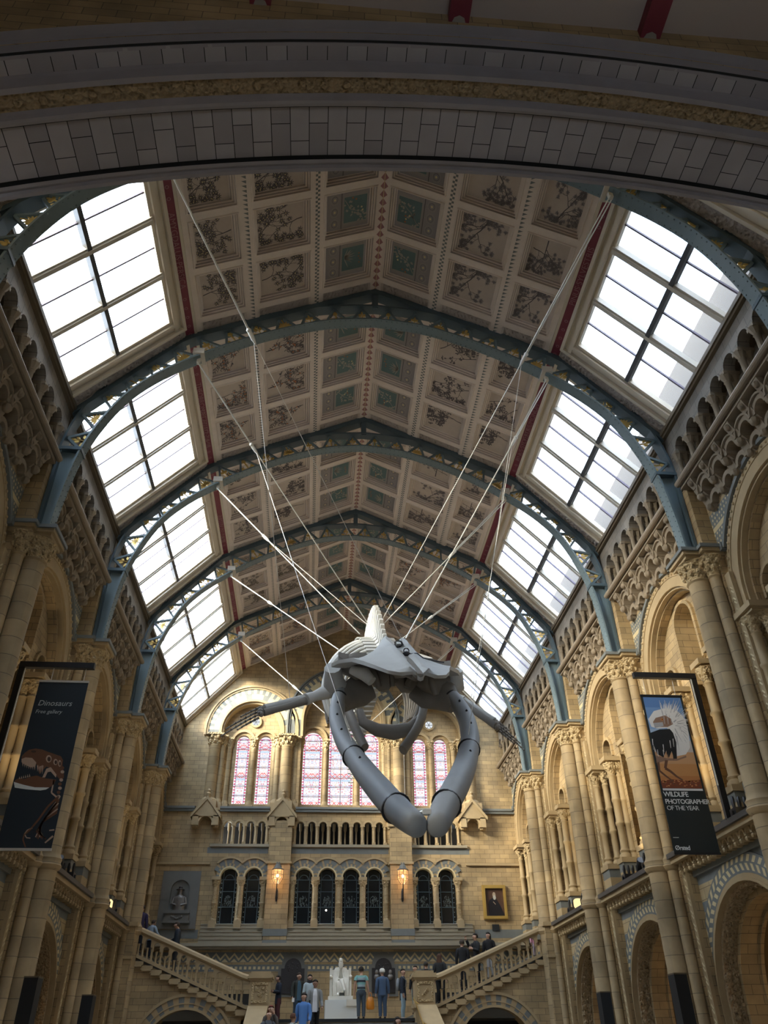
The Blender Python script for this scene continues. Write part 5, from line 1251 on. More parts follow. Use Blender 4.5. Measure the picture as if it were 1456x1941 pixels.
# ------------------------------------------------------------------ hanging banners on gibbets
def lay(mb, P, poly, y, mat): mb.add([P(a, b, y) for a, b in poly], [tuple(range(len(poly)))], mat)
def ribbon(mb, P, pts, w0, w1, y, mat):
    n = len(pts)
    for i in range(n - 1):
        a, b = Vector(pts[i]), Vector(pts[i + 1]); d = b - a
        if d.length < 1e-6: continue
        p = Vector((-d.y, d.x)).normalized(); wa, wb = w0 + (w1 - w0) * i / (n - 1), w0 + (w1 - w0) * (i + 1) / (n - 1)
        lay(mb, P, [a + p * wa, a - p * wa, b - p * wb, b + p * wb], y, mat)
def ell(x, y, a, b, n=14): return [(x + a * math.cos(2 * PI * k / n), y + b * math.sin(2 * PI * k / n)) for k in range(n)]
def arc2(x, y, a, b, t0, t1, n=10): return [(x + a * math.cos(t0 + (t1 - t0) * k / n), y + b * math.sin(t0 + (t1 - t0) * k / n)) for k in range(n + 1)]
Mflat = lambda n, c: plain(n, c, .55)
pr_brown, pr_dk, pr_pale, pr_white = Mflat('brown_print', (.155, .062, .028)), Mflat('dark_brown_print', (.06, .028, .016)), Mflat('pale_bone_print', (.52, .36, .26)), Mflat('white_print', (.72, .74, .70))
navy = plain('dark_navy_banner_fabric', (.010, .018, .026), .6); grey_txt = Mflat('light_grey_lettering', (.50, .52, .50))
def banner_text(body, x, z, size, y, root, mat, bold=0, shear=0, width=None):
    m4 = Matrix(((1, 0, 0, x), (0, 0, -1, y), (0, 1, 0, z), (0, 0, 0, 1))) 
    return text(body, 'lettering', mat, size, m4, parent=root, align='LEFT', ext=.0008, bold=bold, shear=shear, space=width or 1.0)
def gibbet(name, lab, sx, Y, zt, x_in, x_out):
    g = tag(empty(name), lab, 'banner frame', 'banner frames'); mb = MB()
    mb.box(*sorted((x_out - .07, x_out + .07)), Y - .05, Y + .05, 6.08, zt); mb.build('post', M['black'], g)
    mb = MB(); mb.box(*sorted((x_in, x_out + math.copysign(.07, x_out))), Y - .06, Y + .06, zt - .02, zt + .12); mb.build('beam', M['black'], g)
    mb = MB(); mb.box(x_out - math.copysign(.085, x_out) - .012, x_out - math.copysign(.085, x_out) + .012, Y - .065, Y - .045, 6.9, zt - .05); mb.build('bright_edge', M['cable'], g)
    mb = MB(); mb.box(x_out - .16, x_out + .16, Y - .14, Y + .14, 6.08, 6.12); mb.build('base_plate', M['black'], g)
# dinosaur banner
YL = 17.5; XL0, XL1, ZB, ZT = -7.77, -6.66, 5.28, 8.96
gibbet('banner_frame', 'black gibbet frame holding the dinosaur banner', -1, YL, 9.30, -6.60, -8.24)
root = tag(empty('hanging_banner'), 'dark blue hanging banner with a toothed dinosaur skull', 'banner', 'hanging banners')
mb = MB(); mb.box(XL0, XL1, YL - .006, YL + .006, ZB, ZT); mb.build('fabric', navy, root)
mb = MB(); mb.box(XL0 - .01, XL1 + .01, YL - .02, YL + .02, ZT - .03, ZT + .02); mb.box(XL0 - .01, XL1 + .01, YL - .02, YL + .02, ZB - .02, ZB + .03); mb.build('batten', M['sash'], root)
mb = MB()
for x in (XL0 + .25, XL1 - .12): mb.tube([(x, YL, ZT), (x, YL, 9.30)], .006, 5)
mb.build('hanging_wire', M['cable'], root)
def PV(x, y, yy):
    L = 368 - (y - 255) * .238; W = (820 - (y - 255) * .2136) - L
    return (XL0 + (XL1 - XL0) * (x - L) / W, YL - .007 - .0006 * yy, ZT - (ZT - ZB) * ((y - 255) / 1545) ** 1.03)
mb = MB()
lay(mb, PV, [(205, 1010), (230, 980), (270, 950), (330, 937), (390, 945), (440, 965), (500, 985), (560, 1005), (580, 1040), (575, 1090), (590, 1150), (590, 1200), (560, 1220), (530, 1190), (480, 1120), (430, 1100), (400, 1130), (370, 1170), (350, 1110), (330, 1060), (290, 1030), (240, 1025), (205, 1045)], 1, 0)
lay(mb, PV, [(204, 1035), (240, 1020), (300, 1025), (338, 1065), (330, 1100), (290, 1110), (235, 1085), (205, 1065)], 2, 2)
for k in range(7):
    x = 208 + 18 * k; y = 1070 + 5 * k; lay(mb, PV, [(x, y - 12), (x + 15, y - 8), (x + 10, y + 42 - 2 * abs(k - 3))], 3, 2)
for k in range(4): lay(mb, PV, [(345 + 15 * k, 1090 + 20 * k % 30), (358 + 15 * k, 1092), (350 + 15 * k, 1150 + 8 * k)], 3, 2)
lay(mb, PV, [(150, 1225), (185, 1205), (230, 1215), (300, 1190), (345, 1182), (420, 1205), (520, 1215), (500, 1260), (440, 1300), (380, 1312), (250, 1300), (160, 1290), (140, 1260)], 1, 0)
lay(mb, PV, [(140, 1240), (230, 1265), (330, 1285), (460, 1285), (430, 1303), (380, 1312), (250, 1303), (150, 1290)], 2, 3)
for k in range(6): lay(mb, PV, [(185 + 18 * k, 1215 - 4 * k), (197 + 18 * k, 1213 - 4 * k), (190 + 18 * k, 1190 - 5 * k)], 2, 2)
lay(mb, PV, ell(312, 965, 24, 11), 2, 1)
for x, y, a, b in ((450, 1030, 26, 34), (512, 1058, 20, 28), (550, 1070, 14, 30)): lay(mb, PV, ell(x, y, a, b), 2, 2); lay(mb, PV, ell(x + 3, y + 3, a * .6, b * .65), 3, 1)
lay(mb, PV, [(395, 1198), (430, 1120), (470, 1105), (522, 1170), (518, 1198), (470, 1145), (442, 1150), (420, 1198)], 2, 2)
for k in range(9): lay(mb, PV, ell(575 - k * 5 + 6 * (k % 2), 1110 + 36 * k, 18, 15, 8), 2, 2 if k % 2 else 0)
for k in range(9): ribbon(mb, PV, [(552 - 2 * k, 1370 + 16 * k), (480 - 10 * k, 1470 + 14 * k), (420 - 8 * k, 1560 + 12 * k), (350 + 12 * k, 1700 + 8 * (k % 3))], 6, 4, 1, 0 if k % 3 else 2)
ribbon(mb, PV, [(545, 1360), (450, 1450), (370, 1560), (300, 1640), (250, 1680), (240, 1720), (265, 1780)], 9, 6, 2, 0)
ribbon(mb, PV, [(320, 1625), (275, 1645), (252, 1675), (270, 1705), (305, 1708)], 6, 4, 2, 2); ribbon(mb, PV, [(515, 1640), (470, 1645)], 6, 5, 2, 2); ribbon(mb, PV, [(505, 1690), (435, 1745)], 8, 6, 2, 2); ribbon(mb, PV, [(500, 1220), (480, 1330), (545, 1380)], 6, 8, 1, 2)
mb.build('printed_skeleton', [pr_brown, pr_dk, pr_pale, pr_white], root, fix=False)
banner_text('Dinosaurs', XL0 + .09, 8.42, .185, YL - .009, root, grey_txt, 0, .18); banner_text('Free gallery', XL0 + .08, 8.22, .125, YL - .009, root, grey_txt, 0, .18)
# ostrich banner
YR = 18.0; XR0, XR1, ZB2, ZT2 = 6.83, 7.90, 5.39, 9.13
gibbet('banner_frame', 'dark gibbet frame holding the ostrich banner', 1, YR, 9.62, 6.75, 8.32)
root = tag(empty('hanging_banner'), 'black hanging banner with a white plumed ostrich photograph', 'banner', 'hanging banners')
mb = MB(); mb.box(XR0, XR1, YR - .006, YR + .006, ZB2, ZT2); mb.build('fabric', plain('black_banner_fabric', (.014, .020, .020), .6), root)
mb = MB(); mb.box(XR0 - .01, XR1 + .01, YR - .02, YR + .02, ZT2 - .03, ZT2 + .02); mb.box(XR0 - .01, XR1 + .01, YR - .02, YR + .02, ZB2 - .02, ZB2 + .02); mb.build('batten', M['black'], root)
mb = MB()
for x in (XR0 + .15, XR1 - .15): mb.tube([(x, YR, ZT2), (x, YR, 9.62)], .006, 5)
mb.build('hanging_wire', M['cable'], root)
def PU(x, y, yy):
    L = 65 + (y - 285) * .2143; W = (470 + (y - 295) * .237) - L
    return (XR0 + (XR1 - XR0) * (x - L) / W, YR - .007 - .0006 * yy, ZT2 - (ZT2 - ZB2) * ((y - 290) / 1540) ** 1.03)
def edge(y, t): L = 65 + (y - 285) * .2143; return L + ((470 + (y - 295) * .237) - L) * t
skyc = [(.10, .22, .50), (.16, .30, .58), (.25, .40, .66), (.36, .48, .66), (.55, .50, .48), (.58, .33, .17), (.56, .27, .10), (.50, .21, .07)]
pm2 = [Mflat('photo_sky_sand_%d' % i, c) for i, c in enumerate(skyc)] + [Mflat('photo_stones', (.22, .055, .022)), Mflat('photo_white_plume', (.74, .74, .74)), Mflat('photo_grey_plume', (.40, .41, .44)), Mflat('photo_black_feathers', (.010, .012, .014)), Mflat('photo_face', (.28, .17, .12)), Mflat('photo_eye', (.60, .22, .03)), Mflat('photo_leg', (.16, .075, .045)), Mflat('photo_orange_stone', (.62, .26, .10))]
mb = MB(); ys = [312 + (1250 - 312) * i / 8 for i in range(9)]
for i in range(8): lay(mb, PU, [(edge(ys[i], .045), ys[i]), (edge(ys[i], .955), ys[i]), (edge(ys[i + 1], .955), ys[i + 1]), (edge(ys[i + 1], .045), ys[i + 1])], 1, i)
rr = random.Random(9)
lay(mb, PU, [(edge(1165, .045), 1185), (edge(1165, .3), 1165), (edge(1165, .7), 1180), (edge(1165, .955), 1165), (edge(1250, .955), 1250), (edge(1250, .045), 1250)], 2, 8)
for k in range(60): lay(mb, PU, ell(edge(1210, rr.uniform(.07, .93)), rr.uniform(1175, 1240), rr.uniform(5, 14), rr.uniform(4, 9), 7), 3, rr.choice((8, 15, 14, 15)))
lay(mb, PU, [(150, 560), (200, 470), (290, 440), (380, 445), (450, 480), (515, 560), (545, 700), (560, 850), (520, 920), (430, 940), (400, 850), (380, 700), (330, 650), (240, 660), (180, 640)], 3, 9)
for k in range(150):
    a = rr.uniform(-.75 * PI, .45 * PI); r0 = rr.uniform(40, 130); r1 = r0 + rr.uniform(60, 120); cx, cy = 370, 630
    p0 = (cx + r0 * math.cos(a), cy + r0 * 1.2 * math.sin(a)); p1 = (min(edge(cy, .93) + 20, cx + r1 * .95 * math.cos(a + .15)), cy + r1 * 1.35 * math.sin(a + .15))
    ribbon(mb, PU, [p0, p1], 4.5, 1.0, 4 + rr.random(), 9 if rr.random() < .7 else 10)
lay(mb, PU, [(195, 590), (220, 545), (310, 515), (370, 550), (392, 610), (340, 640), (260, 640), (215, 652)], 6, 12)
for k in range(5): ribbon(mb, PU, [(300 + 18 * k, 525 + 8 * k), (310 + 18 * k, 610)], 3, 2, 7, 14 if k % 2 else 10)
lay(mb, PU, [(200, 600), (290, 590), (300, 630), (215, 650)], 7, 10); lay(mb, PU, ell(283, 560, 14, 11), 8, 13); lay(mb, PU, ell(285, 560, 6, 6), 9, 11)
lay(mb, PU, [(172, 705), (260, 668), (360, 660), (392, 700), (425, 800), (432, 965), (402, 965), (380, 890), (352, 962), (330, 880), (300, 955), (240, 920), (200, 820)], 5, 11)
for k in range(22): x = rr.uniform(190, 420); y = rr.uniform(760, 880); ribbon(mb, PU, [(x, y), (x + 10, y + rr.uniform(50, 110))], 4, 2, 6, rr.choice((9, 11, 11)))
lay(mb, PU, [(225, 935), (330, 960), (440, 965), (520, 930), (525, 950), (430, 985), (330, 985), (235, 1010)], 4, 12)
ribbon(mb, PU, [(330, 980), (318, 1060), (370, 1090), (430, 1140), (485, 1172)], 15, 7, 5, 14); ribbon(mb, PU, [(250, 1000), (262, 1085), (330, 1140), (395, 1185)], 11, 6, 4, 14)
for a in (1252,): lay(mb, PU, [(edge(a, .045), a), (edge(a, .955), a), (edge(a + 20, .955), a + 20), (edge(a + 20, .045), a + 20)], 4, 9)
mb.build('printed_ostrich', pm2, root, fix=False)
wt = Mflat('white_lettering', (.78, .80, .78))
for body, x, y, sz, bold in (('WILDLIFE', 300, 1308, .158, .0022), ('PHOTOGRAPHER', 315, 1375, .150, .0022), ('OF THE YEAR', 330, 1434, .142, 0), ('Ørsted', 402, 1783, .135, .002)):
    p = PU(x, y, 2); banner_text(body, p[0], p[2], sz, p[1], root, wt, bold, 0, .88)
mb = MB(); lay(mb, PU, [(385, 1690), (440, 1690), (440, 1697), (385, 1697)], 2, 0); mb.build('small_print', grey_txt, root, fix=False)

# ------------------------------------------------------------------ spotlights on the ledges
def spotlight(kind):
    root = empty('spotlight'); mb = MB()
    if kind == 'can':
        mb.box(-.12, .12, -.12, .12, 0, .03); mb.tube([(-.13, 0, .02), (-.14, 0, .22)], .02, 6); mb.tube([(.13, 0, .02), (.14, 0, .22)], .02, 6); mb.build('yoke', M['black'], root)
        mb = MB(); a = .9; mb.tube([(0, .14, .14), (0, -.02, .26), (0, -.12, .34)], [.10, .12, .13], 10); mb.build('housing', M['black'], root)
        mb = MB(); mb.tube([(0, -.121, .341), (0, -.13, .348)], .115, 10); mb.build('lens', M['lens'], root)
    else:
        mb.box(-.20, .20, -.14, .14, 0, .16); mb.box(-.24, .24, -.04, .04, .02, .10); mb.build('base', M['black'], root)
        mb = MB()
        for x in (-.14, 0, .14): mb.tube([(x, 0, .15), (x, 0, .30), (x + .01, 0, .42)], [.035, .05, .03], 7)
        mb.build('spot_heads', M['black'], root, smooth=50)
    return root
sc_, sm_ = Proto(spotlight('can')), Proto(spotlight('multi'))
SP = [(sm_, 8.36, 24.92, 'black floor unit with three small heads on the ledge just beyond the ostrich banner'), (sc_, 8.36, 23.9, 'tilted black spotlight with bluish lens on the ledge just beyond the ostrich banner'), (sm_, 8.36, 23.2, 'black three headed unit beside the bluish spotlight beyond the ostrich banner'), (sm_, 8.36, 31.0, 'black three headed unit on the ledge near the stair, ostrich banner side'), (sc_, 8.36, 29.6, 'tilted black spotlight above the amber lit one near the stair'), (sm_, 8.36, 17.45, 'black three headed unit beside the foot of the ostrich banner post'),
      (sc_, -8.36, 24.0, 'tilted spotlight with pale lens under the lower corner of the dinosaur banner'), (sm_, -8.36, 25.0, 'black three headed unit next to the pale spotlight beyond the dinosaur banner'), (sc_, -8.36, 30.2, 'tilted spotlight near the stair, dinosaur banner side'), (sm_, -8.36, 31.0, 'black three headed unit near the stair, dinosaur banner side')]
for p, x, y, l in SP: o = p.put((x, y, 6.08), x < 0, l, 'ledge spotlights'); tag(o, cat='spotlight')
def uplight(x, y, l):
    root = tag(empty('uplight'), l, 'spotlight', 'amber uplights'); root.location = (x, y, 6.08); mb = MB(); mb.box(-.12, .12, -.12, .12, 0, .05); mb.build('base', M['black'], root)
    mb = MB(); mb.lathe([(.12, .05), (.16, .12), (.16, .3), (.10, .36)], (0, 0, 0), 12); mb.build('amber_shade', M['lamp_lens'], root, smooth=50)
uplight(8.36, 30.4, 'amber glowing uplight on the ledge near the stair, ostrich banner side'); uplight(8.42, 16.75, 'amber glowing uplight against the pier beside the ostrich banner')
uplight(-8.4, 30.7, 'amber glowing uplight on the ledge near the stair, dinosaur banner side')
def lamp(loc, e, size=.3, col=(1, .66, .30), spot=None, to=None):
    l = bpy.data.lights.new('ledge_lamp', 'SPOT' if spot else 'POINT'); l.energy = e; l.color = col; l.shadow_soft_size = size
    o = bpy.data.objects.new('ledge_lamp', l); COL.objects.link(o); o.location = loc
    if spot: l.spot_size = math.radians(spot); l.spot_blend = .7; o.rotation_euler = (Vector(to) - Vector(loc)).to_track_quat('-Z', 'Y').to_euler()
for sg, e in ((1, 90), (-1, 40)):
    for y in (18.9, 23.6, 29.9): lamp((sg * 8.15, y, 6.55), e, .2, (1, .78, .48), 100, (sg * 8.6, y + .8, 12))
for sg in (1, -1):
    for y in (12.98, 18.98, 24.98, 30.98): lamp((sg * 11.4, y + .6, 3.9), 13 if sg > 0 else 18, .3, (1, .62, .26))

# ------------------------------------------------------------------ black display pylons on the floor
def pylon():
    root = empty('display_pylon'); mb = MB(); mb.box(-.15, .15, -.19, .19, 0, 3.22); mb.build('body', M['black_matt'], root)
    mb = MB(); mb.box(-.155, .155, -.195, .195, 3.22, 3.25); mb.build('top', M['dark_stone'], root)
    mb = MB(); mb.box(-.2, .2, -.24, .24, 0, .12); mb.build('plinth', M['black'], root); return root
py = Proto(pylon())
for x, y, l in ((7.25, 20.2, 'tall black pylon before the pier below the ostrich banner'), (7.25, 25.7, 'tall black pylon one bay beyond the ostrich banner'), (-7.25, 20.2, 'tall black pylon before the pier below the dinosaur banner'), (-7.25, 25.5, 'tall black pylon one bay beyond the dinosaur banner')): tag(py.put((x, y, 0), False, l, 'black pylons'), cat='pylon')

# ------------------------------------------------------------------ whale skeleton
W = tag(empty('whale_skeleton', (0, 0, 0)), 'huge grey whale skeleton diving jaw first from the ceiling', 'skeleton')
ex, dn = Vector((.991, .135, 0)), Vector((0, 0, -1))
SK = [(0, (.47, 17.72, 10.10), .52, .40, .35), (.10, (.48, 17.4, 10.16), .82, .55, .30), (.2, (.51, 17.1, 10.05), 1.25, .72, .20), (.28, (.53, 16.85, 9.88), 1.56, .70, .15), (.35, (.55, 16.6, 9.68), 1.44, .52, .15), (.44, (.58, 16.25, 9.40), 1.16, .32, .16), (.58, (.63, 15.7, 8.97), .98, .20, .16), (.74, (.68, 15.15, 8.57), .82, .13, .14), (.88, (.71, 14.65, 8.20), .62, .08, .11), (.96, (.72, 14.42, 8.04), .40, .05, .09), (1, (.73, 14.3, 7.95), .18, .03, .06)]
NQ = 24; top, bot = [], []
for s, c, w, d, th in SK:
    c = Vector(c); a, b = [], []
    for k in range(NQ + 1):
        q = -1 + 2 * k / NQ; u = max(0, (abs(q) * w - .22) / max(.05, w - .22)) if w > .3 else abs(q)
        p = c + ex * w * q + dn * (d * (1 - (1 - u) ** 1.8))
        g = max(0, 1 - (abs(abs(q) * w - (.24 if s < .5 else .14)) / .14) ** 2) * (.10 if s < .5 else .06) if s > .08 else 0
        if s > .5 and abs(q) * w < .07: g -= .09
        if .97 > s > .9: p += Vector((0, -.10 * max(0, 1 - abs(abs(q) - .5) * 3), 0))
        p.z += g; a.append(p); b.append(p + dn * th * (1 - .55 * abs(q) ** 3) + Vector((0, .05, 0)))
    top.append(a); bot.append(b)
mb = MB(); vs = [p for r in top for p in r] + [p for r in bot for p in r]; K = NQ + 1; O = len(top) * K; fs = []
for j in range(len(top) - 1):
    for k in range(NQ):
        cw = abs((top[j][k] + top[j][k + 1]).x / 2 - (SK[j][1][0])) < .15; hole = 1 <= j <= 4 and cw
        if not hole: fs.append((j * K + k, j * K + k + 1, (j + 1) * K + k + 1, (j + 1) * K + k))
        fs.append((O + j * K + k, O + (j + 1) * K + k, O + (j + 1) * K + k + 1, O + j * K + k + 1))
    fs.append((j * K, (j + 1) * K, O + (j + 1) * K, O + j * K)); fs.append((j * K + NQ, O + j * K + NQ, O + (j + 1) * K + NQ, (j + 1) * K + NQ))
for k in range(NQ): fs.append((k, k + 1, O + k + 1, O + k)); e = (len(top) - 1) * K; fs.append((e + k, O + e + k, O + e + k + 1, e + k + 1))
mb.add(vs, fs); skull = mb.build('skull', M['bone'], W, smooth=55)
mb = MB()                        # underside: palate keel, joint blocks, throat bones; underside shade put into a dark bone colour
mb.tube([(.55, 17.3, 9.35), (.60, 16.4, 8.98), (.66, 15.4, 8.48), (.70, 14.7, 8.02)], [(.30, .25), (.26, .20), (.20, .14), (.10, .07)], 10)
LB = [(-.86, .22), (-.62, .40), (-.42, .55), (-.22, .42), (-.05, .62), (.14, .80), (.32, .82), (.42, .62), (.52, .58), (.66, .78), (.86, .80), (1.02, .55), (1.18, .70), (1.40, .86), (1.62, .78), (1.84, .40)]
rg = []
for i, (x, dpt) in enumerate(LB):
    yo = .10 * math.sin(i * 1.9); rg.append([(x, 16.85 + yo + .13 * (x - .5), 9.50), (x, 16.80 + yo + .13 * (x - .5), 9.5 - dpt * .6), (x + .03, 16.95 + yo + .13 * (x - .5), 9.5 - dpt), (x, 17.3 + .13 * (x - .5), 9.5 - dpt * .9), (x, 17.6, 9.5 - dpt * .5), (x, 17.6, 9.6)])
mb.loft(rg)
for pts, r in (([(-.1, 16.85, 9.3), (.02, 16.75, 8.95), (.10, 16.85, 8.72)], .07), ([(.95, 16.85, 9.3), (.86, 16.75, 8.98), (.74, 16.85, 8.74)], .07), ([(.36, 16.7, 9.2), (.40, 16.7, 8.9), (.42, 16.8, 8.72)], .05), ([(1.28, 16.95, 9.2), (1.36, 16.9, 8.85), (1.44, 17.0, 8.62)], .08)): mb.tube(pts, r, 8)
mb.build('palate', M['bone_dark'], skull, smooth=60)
for sg, a, b, c in ((-1, (-.98, 16.95, 9.22), (-.95, 17.25, 9.0), (-.62, 17.35, 8.62)), (1, (1.95, 17.15, 9.30), (1.98, 17.35, 9.05), (1.62, 17.4, 8.72))):
    mb = MB(); mb.tube([a, b, c], [(.20, .26), (.26, .30), (.20, .24)], 10); mb.build('squamosal', M['bone'], skull, smooth=60)
mb = MB(); mb.tube([(-.55, 16.75, 9.08), (-.25, 16.6, 8.92), (-.08, 16.55, 8.72)], [(.08, .10), (.13, .16), (.11, .12)], 10); mb.build('cheek_bone', M['bone_pale'], skull, smooth=60)
mb = MB()
rg = []
for (s0, c, w, d, th), hw_ in zip(SK[5:], (.10, .075, .06, .075, .085, .06)): c = Vector(c) + Vector((0, 0, -.012)); rg.append([c + ex * hw_, c - ex * hw_, c - ex * hw_ * .6 + dn * .06, c + ex * hw_ * .6 + dn * .06])
mb.loft(rg); mb.build('groove_shade_strip', M['bone_dark'], skull)  # dark strip laid in as the shade of the open groove
mb = MB()
for x in (.44, .60): mb.loft([[(x + a, y + b, z) for a, b in ((-.05, -.05), (.05, -.05), (.05, .05), (-.05, .05))] for y, z in ((17.35, 10.0), (17.1, 9.98), (16.95, 9.85))])
mb.build('nasal_bones', M['bone_pale'], skull)
mb = MB()
for q in (-1, 1):
    mb.tube([(.66 + q * .06, 15.75, 9.05), (.64 + q * .26, 15.95, 9.17), (.60 + q * .45, 16.05, 9.10), (.60 + q * .70, 16.05, 9.03), (.6 + q * .92, 16.0, 8.98)], .016, 5)
mb.lathe([(.08, 0), (.10, .05), (.05, .10)], (.64, 15.8, 9.02), 10); mb.tube([(.64 + .06 * math.cos(t * .6), 15.8, 9.15 + .06 * math.sin(t * .6)) for t in range(12)], .014, 5)
mb.build('skull_fittings', M['black'], skull, smooth=60)
def jaw(pts, rad, joint, dark):
    P = [Vector(p) for p in pts]; root = None; mb = MB(); PP = []; RR = []
    for i in range(len(P) - 1):
        p0, p1, p2, p3 = P[max(i - 1, 0)], P[i], P[i + 1], P[min(i + 2, len(P) - 1)]
        for k in range(5):
            t = k / 5; PP.append(.5 * ((2 * p1) + (p2 - p0) * t + (2 * p0 - 5 * p1 + 4 * p2 - p3) * t * t + (3 * p1 - p0 - 3 * p2 + p3) * t ** 3)); RR.append(rad[i] + (rad[i + 1] - rad[i]) * t)
    PP.append(P[-1]); RR.append(rad[-1]); PP.append(P[-1] + (P[-1] - P[-2]).normalized() * .07); RR.append(rad[-1] * .72)
    mb.tube(PP, [(r * .92, r * 1.05) for r in RR], 18); o = mb.build('mandible', M['jaw'], W, smooth=60)
    mb = MB(); mb.tube(joint, dark, 12); mb.build('jaw_joint', M['bone_dark'], o, smooth=60)
    mb = MB()
    def strap(i, e=.012):
        nonlocal mb
        t = (PP[i + 1] - PP[i - 1]).normalized(); r = RR[i] * 1.055 + e * .4; mb.tube([PP[i] - t * .018, PP[i] - t * .016, PP[i] + t * .016, PP[i] + t * .018], [r * .97, r, r, r * .97], 20)
    n = len(PP)
    for f_ in (.13, .50, .83): mb = MB(); strap(int(n * f_), .004 if f_ < .2 else .012); mb.build('steel_strap', M['black'], o)
    mb = MB()
    for f_ in (.2, .28, .36, .58): 
        i = int(n * f_); t = (PP[i + 1] - PP[i - 1]).normalized(); w = Vector((0, -1, 0)) - t * t.dot(Vector((0, -1, 0))); w.normalize(); mb.ico(PP[i] + w * RR[i] * 1.0, .028, 0, 7, 5, 1, 1, 1.4)
    mb.build('nerve_holes', M['black_matt'], o)
    c = PP[int(n * .5)]; return o, c
JL, cL = jaw([(-.62, 17.35, 8.90), (-.80, 17.1, 8.55), (-.86, 16.6, 7.86), (-.74, 16.0, 7.2), (-.58, 15.5, 6.73), (-.32, 14.8, 6.11), (-.06, 14.1, 5.54), (.17, 13.5, 5.08), (.39, 13.0, 4.74)], [.15, .17, .185, .20, .215, .245, .26, .255, .205], [(-.05, 17.6, 9.05), (-.35, 17.45, 8.85), (-.64, 17.2, 8.58), (-.76, 17.0, 8.3)], [(.08, .30), (.10, .38), (.13, .30), (.14, .18)])
JR, cR = jaw([(1.60, 17.4, 8.98), (1.84, 17.1, 8.62), (2.02, 16.65, 8.0), (1.99, 16.1, 7.42), (1.89, 15.7, 6.98), (1.63, 15.0, 6.34), (1.28, 14.2, 5.70), (.94, 13.5, 5.14), (.73, 13.0, 4.74)], [.15, .17, .19, .205, .215, .24, .255, .25, .20], [(1.05, 17.55, 9.1), (1.38, 17.4, 8.88), (1.72, 17.15, 8.62), (1.88, 17.0, 8.35)], [(.10, .36), (.12, .46), (.15, .36), (.15, .2)])
mb = MB(); mb.box(.50, .64, 13.02, 13.10, 4.92, 5.0); mb.tube([(.44, 13.15, 4.98), (.57, 13.05, 4.98), (.70, 13.15, 4.98)], .02, 6); mb.build('chin_brace', M['cable'], W)
# backbone
SP_ = spl([(0, 0)], 1) if False else None
def spl3(P, n):
    P = [Vector(p) for p in P]; out = []
    for i in range(len(P) - 1):
        p0, p1, p2, p3 = P[max(i - 1, 0)], P[i], P[i + 1], P[min(i + 2, len(P) - 1)]
        for k in range(n):
            t = k / n; out.append(.5 * ((2 * p1) + (p2 - p0) * t + (2 * p0 - 5 * p1 + 4 * p2 - p3) * t * t + (3 * p1 - p0 - 3 * p2 + p3) * t ** 3))
    out.append(P[-1]); return out
SPN = spl3([(.45, 17.95, 9.85), (.42, 19.3, 10.75), (.38, 20.8, 11.85), (.36, 22.3, 12.55), (.32, 24.5, 12.95), (.30, 27.5, 13.05), (.28, 31, 12.9), (.30, 34.2, 12.6), (.30, 36.5, 12.25)], 12)
LS = plen(SPN); nv = 46; rib_list = []
for i in range(nv):
    p, t = at_len(SPN, .2 + (LS - .3) * (i / (nv - 1)) ** 1.02)
    sz = .75 + .45 * min(1, i / 14) if i < 26 else max(.25, 1.2 - (i - 26) * .05)
    x = t.cross(Vector((0, 0, 1))).normalized(); z = x.cross(t).normalized()
    m = Matrix((x, t, z)).transposed().to_4x4(); m.translation = p; tf = lambda a, b, c: tuple(m @ Vector((a * sz, b * sz, c * sz)))
    mb = MB(); n = 12; mb.loft([[tf(.17 * q * math.cos(2 * PI * k / n), y, .15 * q * math.sin(2 * PI * k / n)) for k in range(n)] for y, q in ((-.16, 1), (-.1, .88), (.1, .88), (.16, 1))])
    hs = (.35 + .5 * min(1, i / 10)) if i < 34 else max(.15, .85 - .06 * (i - 34))
    mb.loft([[tf(a * w_, b * l_ + off, zz) for a, b in ((-1, -1), (1, -1), (1, 1), (-1, 1))] for zz, w_, l_, off in ((.12, .08, .12, 0), (.3, .06, .11, .02), (.12 + hs * .7, .075, .10, .08), (.12 + hs, .06, .10, .12))])
    for s in (-1, 1): mb.loft([[tf(s * xx, b * l_ + .02, .02 + c * h_) for b, c in ((-1, -1), (1, -1), (1, 1), (-1, 1))] for xx, l_, h_ in ((.14, .10, .035), (.34, .12, .03), (.52 if i > 3 else .4, .14, .02))])
    if i > 30: mb.loft([[tf(a * w_, b * l_, zz) for a, b in ((-1, -1), (1, -1), (1, 1), (-1, 1))] for zz, w_, l_ in ((-.12, .04, .06), (-.4, .03, .09))])
    mb.build('vertebra', M['bone_pale'] if i < 16 else M['bone'], W, smooth=40)
    if 4 <= i <= 18: rib_list.append((p.copy(), t.copy(), i - 4))
for p, t, k in rib_list:
    hw = 1.05 + .5 * min(1, k / 5) - (.03 * max(0, k - 8)); hh = 1.1 + .35 * min(1, k / 4)
    for s in (-1, 1):
        pts = []; end = PI * (.90 if k < 3 else .80 - .012 * k)
        for j in range(13):
            a = .18 + (end - .18) * j / 12; pts.append(p + Vector((s * hw * math.sin(a) ** .8, .35 * j / 12 + .25 * math.sin(a), hh * (math.cos(a) - 1) * .98)))
        mb = MB(); mb.tube(pts, [(.030 + .022 * math.sin(PI * min(1, j / 10)), .055 if j < 10 else .05) for j in range(13)], 8); mb.build('rib', M['bone_pale'] if k < 7 and s < 0 else M['bone_dark'], W, smooth=60)
